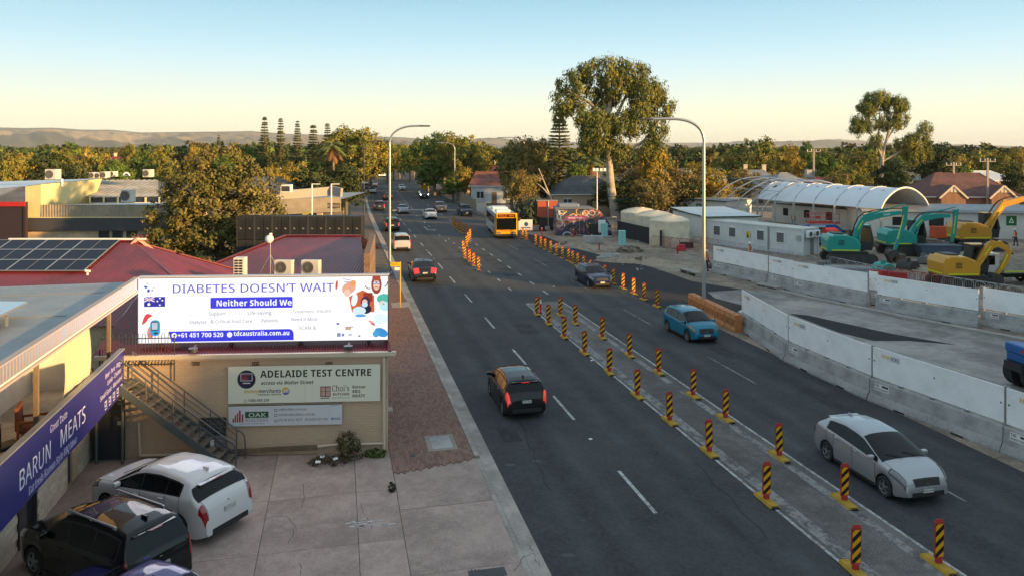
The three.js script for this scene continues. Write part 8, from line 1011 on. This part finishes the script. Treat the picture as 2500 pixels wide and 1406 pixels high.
// bush, dry twigs, litter and weeds at the shop wall
{
  const b = thing('wall_bush', 'straggly bush growing against the shop wall', 'bush', onWall(850, 1112, .42).setY(.1)); limbs([[[[0, 0, 0], [.05, .3, 0], [0, .6, 0]], .03, .012]], mat.bark, b, 'stem'); mk('foliage', crownGeo({ blobs: [[0, .45, 0, .42, .42, .3], [.15, .25, .15, .42, .25, .3]], clusters: 70, leaves: 26, size: .07, seed: 91, cols: [[.05, .055, .022], [.07, .065, .028], [.09, .07, .035]], spread: .12 }), leafMat, b);
  const p = thing('prunings_heap', 'heap of dry prunings and paper litter by the bush', 'heap', onWall(800, 1128, .85).setY(.1)); const r = rng(17), l = []; for (let i = 0; i < 90; i++) { const a = r() * 6.28, d = r() * .6, x = Math.cos(a) * d, z = Math.sin(a) * d * .6; l.push(bar(V(x, .02 + r() * .12, z), V(x + (r() - .5) * .5, .03 + r() * .2, z + (r() - .5) * .4), .006, 4)); } mk('twigs', l, plain(.10, .07, .045, .9), p).userData.kind = 'stuff'; mk('dead_leaves', crownGeo({ blobs: [[0, .08, 0, .65, .12, .4]], clusters: 40, leaves: 22, size: .06, seed: 92, cols: [[.10, .07, .04], [.07, .06, .03]], spread: .1 }), leafMat, p); for (const [x, z] of [[-.25, .3], [.25, .05], [-.2, -.1]]) mk('paper_scrap', bx(.16, .02, .1, x, .18, z, 1.2 * x + .4, .3), mat.white, p);
  const w = thing('weeds', 'tuft of green weeds at the wall corner', 'weeds', onWall(918, 1122, .3).setY(.1)); mk('leaves', crownGeo({ blobs: [[0, .05, 0, .35, .1, .22]], clusters: 30, leaves: 22, size: .09, seed: 93, cols: [[.06, .085, .025], [.08, .09, .03]], spread: .08 }), leafMat, w);
  const jw = crownGeo({ blobs: [[0, .01, 0, .1, .03, .35]], clusters: 14, leaves: 14, size: .07, seed: 94, cols: [[.03, .028, .018], [.05, .045, .025]], spread: .05 }); const j = mk('joint_weeds', jw.rotateY(YAW).translate(G(957, 1200).x, .11, G(957, 1200).z), leafMat); tag(j, 'dark dead weeds in the yard joint', 'weeds');
  for (const [px, py, lb] of [[735, 600, 'flowering shrub before the cream warehouse wall'], [330, 578, 'pink flowering shrub beside the dense tree']]) { if (px > 700) continue; const t = thing('flowering_shrub', lb, 'shrub', onG(px, 47)); limbs([[[[0, 0, 0], [.1, 2, 0], [0, 3.6, 0]], .08, .03]], mat.bark, t, 'stem'); mk('foliage', crownGeo({ blobs: [[0, 4.0, 0, 1.0, 1.0, .9]], clusters: 40, leaves: 22, size: .16, seed: 95, cols: [[.05, .06, .02], [.16, .06, .07], [.07, .07, .03]], spread: .35 }), leafMat, t); }
}
// unseen sheds and trees added on the right, sized to shade road and yard
{
  const sw = plain(.40, .36, .30, .8);
  const shed = (x, z, w, d, h, lb) => { const t = thing('shade_caster_shed', lb, 'building', V(x, 0, z)); mk('wall', bx(w, h, d, 0, h / 2, 0), sw, t); mk('roof', [corrugated([V(-w / 2 - .3, h, -d / 2), V(0, h + 1.4, -d / 2), V(0, h + 1.4, d / 2), V(-w / 2 - .3, h, d / 2)], V(0, 0, 1), .5, .03), corrugated([V(w / 2 + .3, h, -d / 2), V(0, h + 1.4, -d / 2), V(0, h + 1.4, d / 2), V(w / 2 + .3, h, d / 2)], V(0, 0, 1), .5, .03)], mat.greyRoof, t); mk('door', bx(.1, 4, 4, -w / 2 - .02, 2, 0), mat.steel, t); };
  shed(37, 29.75, 6, 50.5, 10.8, 'long added shed behind the viewpoint casting shade on the yard'); shed(39, 1.0, 6, 7, 9.7, 'low added link between two shade casting sheds'); shed(35, -7.75, 4, 10.5, 11.0, 'narrow tall added shade caster beyond the right frame edge'); shed(49, -14, 14, 30, 8.8, 'added shade casting shed across the site beyond the right frame edge'); shed(66, -47, 16, 32, 10.4, 'added shade casting shed further on beyond the right frame edge');
  shed(84, -76, 16, 26, 8.2, 'low added shade casting shed beside the long site building');
  const sh = [[44, -31], [45, -27], [56, -34], [58, -60], [74, -64], [30, 50], [31, 40], [41, -20]]; sh.forEach(([x, z], i) => plant([pA, pB, pC][i % 3], 'shade_caster_tree', 'added tree in the unseen row before the shade casting sheds', V(x, 0, z), .72 + .22 * ((i * 7) % 5) / 5, i * 1.7, 'added trees by the shade casting sheds'));
}
// ------------------------------------------------------------------ people: one continuous body each
{
  const bodyCache = {};
  function bodyGeo(key, J) {                                        // J: bones [a, b, ra, rb] in metres, feet at y = 0
    if (bodyCache[key]) return bodyCache[key]; const n = 72, S = 2.1, mc = new MarchingCubes(n, new THREE.MeshBasicMaterial(), false, false, 200000); mc.isolation = 0;
    const seg = (p, a, b, ra, rb) => { const ab = b.clone().sub(a), t = clamp(p.clone().sub(a).dot(ab) / ab.lengthSq(), 0, 1); return p.distanceTo(a.clone().addScaledVector(ab, t)) - lerp(ra, rb, t); }, half = S / 2;
    for (let z = 0; z < n; z++) for (let y = 0; y < n; y++) for (let x = 0; x < n; x++) { const p = V((x / (n / 2) - 1) * half, (y / (n / 2) - 1) * half + .95, (z / (n / 2) - 1) * half); if (Math.abs(p.x) > .62 || Math.abs(p.z) > .62) { mc.field[x + y * n + z * n * n] = -1; continue; } let e = 0; for (const b of J) e += Math.exp(-seg(p, ...b) * 38); mc.field[x + y * n + z * n * n] = Math.log(Math.max(e, 1e-30)) / 38; }
    mc.update(); const g = new THREE.BufferGeometry(), c = mc.count, pa = mc.positionArray.slice(0, c * 3), colr = new Float32Array(c * 3); for (let i = 0; i < c; i++) { for (let q = 0; q < 3; q++) pa[i * 3 + q] *= half; pa[i * 3 + 1] += .95; } g.setAttribute('position', new THREE.BufferAttribute(pa, 3)); const m = mergeVertices(g); m.computeVertexNormals(); const p = m.attributes.position, cc = new Float32Array(p.count * 3); for (let i = 0; i < p.count; i++) { const y = p.getY(i), k = y < .09 ? [.03, .025, .02] : y < .92 ? [.035, .045, .08] : y > 1.47 ? [.36, .22, .15] : [.50, .09, .02]; cc.set(k, i * 3); } m.setAttribute('color', new THREE.BufferAttribute(cc, 3)); return bodyCache[key] = m;
  }
  const std = (bend2 = 0, step = .08) => { const t = V(bend2, 0, 0), hip = V(0, .92, 0), ch = V(bend2 * .6, 1.30, 0), nk = V(bend2 * .8, 1.46, 0), hd = V(bend2 + .03, 1.62, 0), J = []; for (const s of [1, -1]) { J.push([V(0, .9, s * .09), V(s * step + .02, .5, s * .1), .095, .07], [V(s * step + .02, .5, s * .1), V(s * step * 1.6 - .02, .07, s * .11), .07, .05], [V(s * step * 1.6 - .02, .05, s * .11), V(s * step * 1.6 + .15, .04, s * .12), .045, .04], [V(ch.x, 1.38, s * .18), V(ch.x - .04 * s, 1.12, s * .25), .06, .045], [V(ch.x - .04 * s, 1.12, s * .25), V(ch.x + .12, .9, s * .22), .045, .035], [V(ch.x + .12, .9, s * .22), V(ch.x + .16, .82, s * .21), .036, .022]); for (let f = 0; f < 4; f++) J.push([V(ch.x + .15 + f * .012, .83, s * .20), V(ch.x + .17 + f * .016, .74 + f * .006, s * .2), .011, .009]); } J.push([hip, ch, .125, .155], [ch, nk, .15, .06], [nk, hd, .055, .06], [V(hd.x, 1.60, 0), V(hd.x + .01, 1.69, 0), .088, .098], [V(hd.x + .09, 1.62, 0), V(hd.x + .115, 1.605, 0), .02, .016]); return J; };
  const bm = new THREE.MeshPhysicalMaterial({ vertexColors: true, roughness: .85 }), vest = plain(.70, .14, .02, .6), tape = plain(.75, .76, .72, .35);
  const person = (px, py, yaw, bent, label, hat = mat.white) => {
    const t = thing('person', label, 'person', G(px, py), yaw); mk('body', bodyGeo('w' + bent, std(bent)), bm, t); const cx = bent * .55; mk('safety_vest', [new THREE.CylinderGeometry(.19, .17, .46, 16, 1, true).scale(.85, 1, 1.12).translate(cx, 1.18, 0)], vest, t); for (const z of [.09, -.09]) mk('reflective_tape', bx(.34, .46, .035, cx, 1.18, z), tape, t); mk('reflective_band', new THREE.CylinderGeometry(.182, .18, .05, 16, 1, true).scale(.87, 1, 1.13).translate(cx, 1.02, 0), tape, t); mk('hard_hat', [new THREE.SphereGeometry(.125, 16, 8, 0, 6.3, 0, 1.6).translate(bent + .035, 1.70, 0), cyl(.15, .145, .015, bent + .06, 1.69, 0, 16)], hat, t); mk('face', [new THREE.SphereGeometry(.011, 6, 5).translate(bent + .125, 1.645, .035), new THREE.SphereGeometry(.011, 6, 5).translate(bent + .125, 1.645, -.035), bx(.01, .01, .05, bent + .125, 1.575, 0)], mat.black, t);
  };
  person(1835, 640, 2.8, .1, 'worker in orange vest and white helmet beside the container'); person(1724, 662, .6, .02, 'worker in dark orange vest half behind the lamp post'); person(1938, 552, 1.0, .02, 'worker in orange vest facing the cabins under the canopy'); person(1968, 546, 2.0, .02, 'worker in orange shirt beside the red lift', plain(.2, .05, .03, .6)); person(2482, 600, 3.0, .05, 'worker in orange near the large yellow excavator');
}
renderer.render(scene, camera);
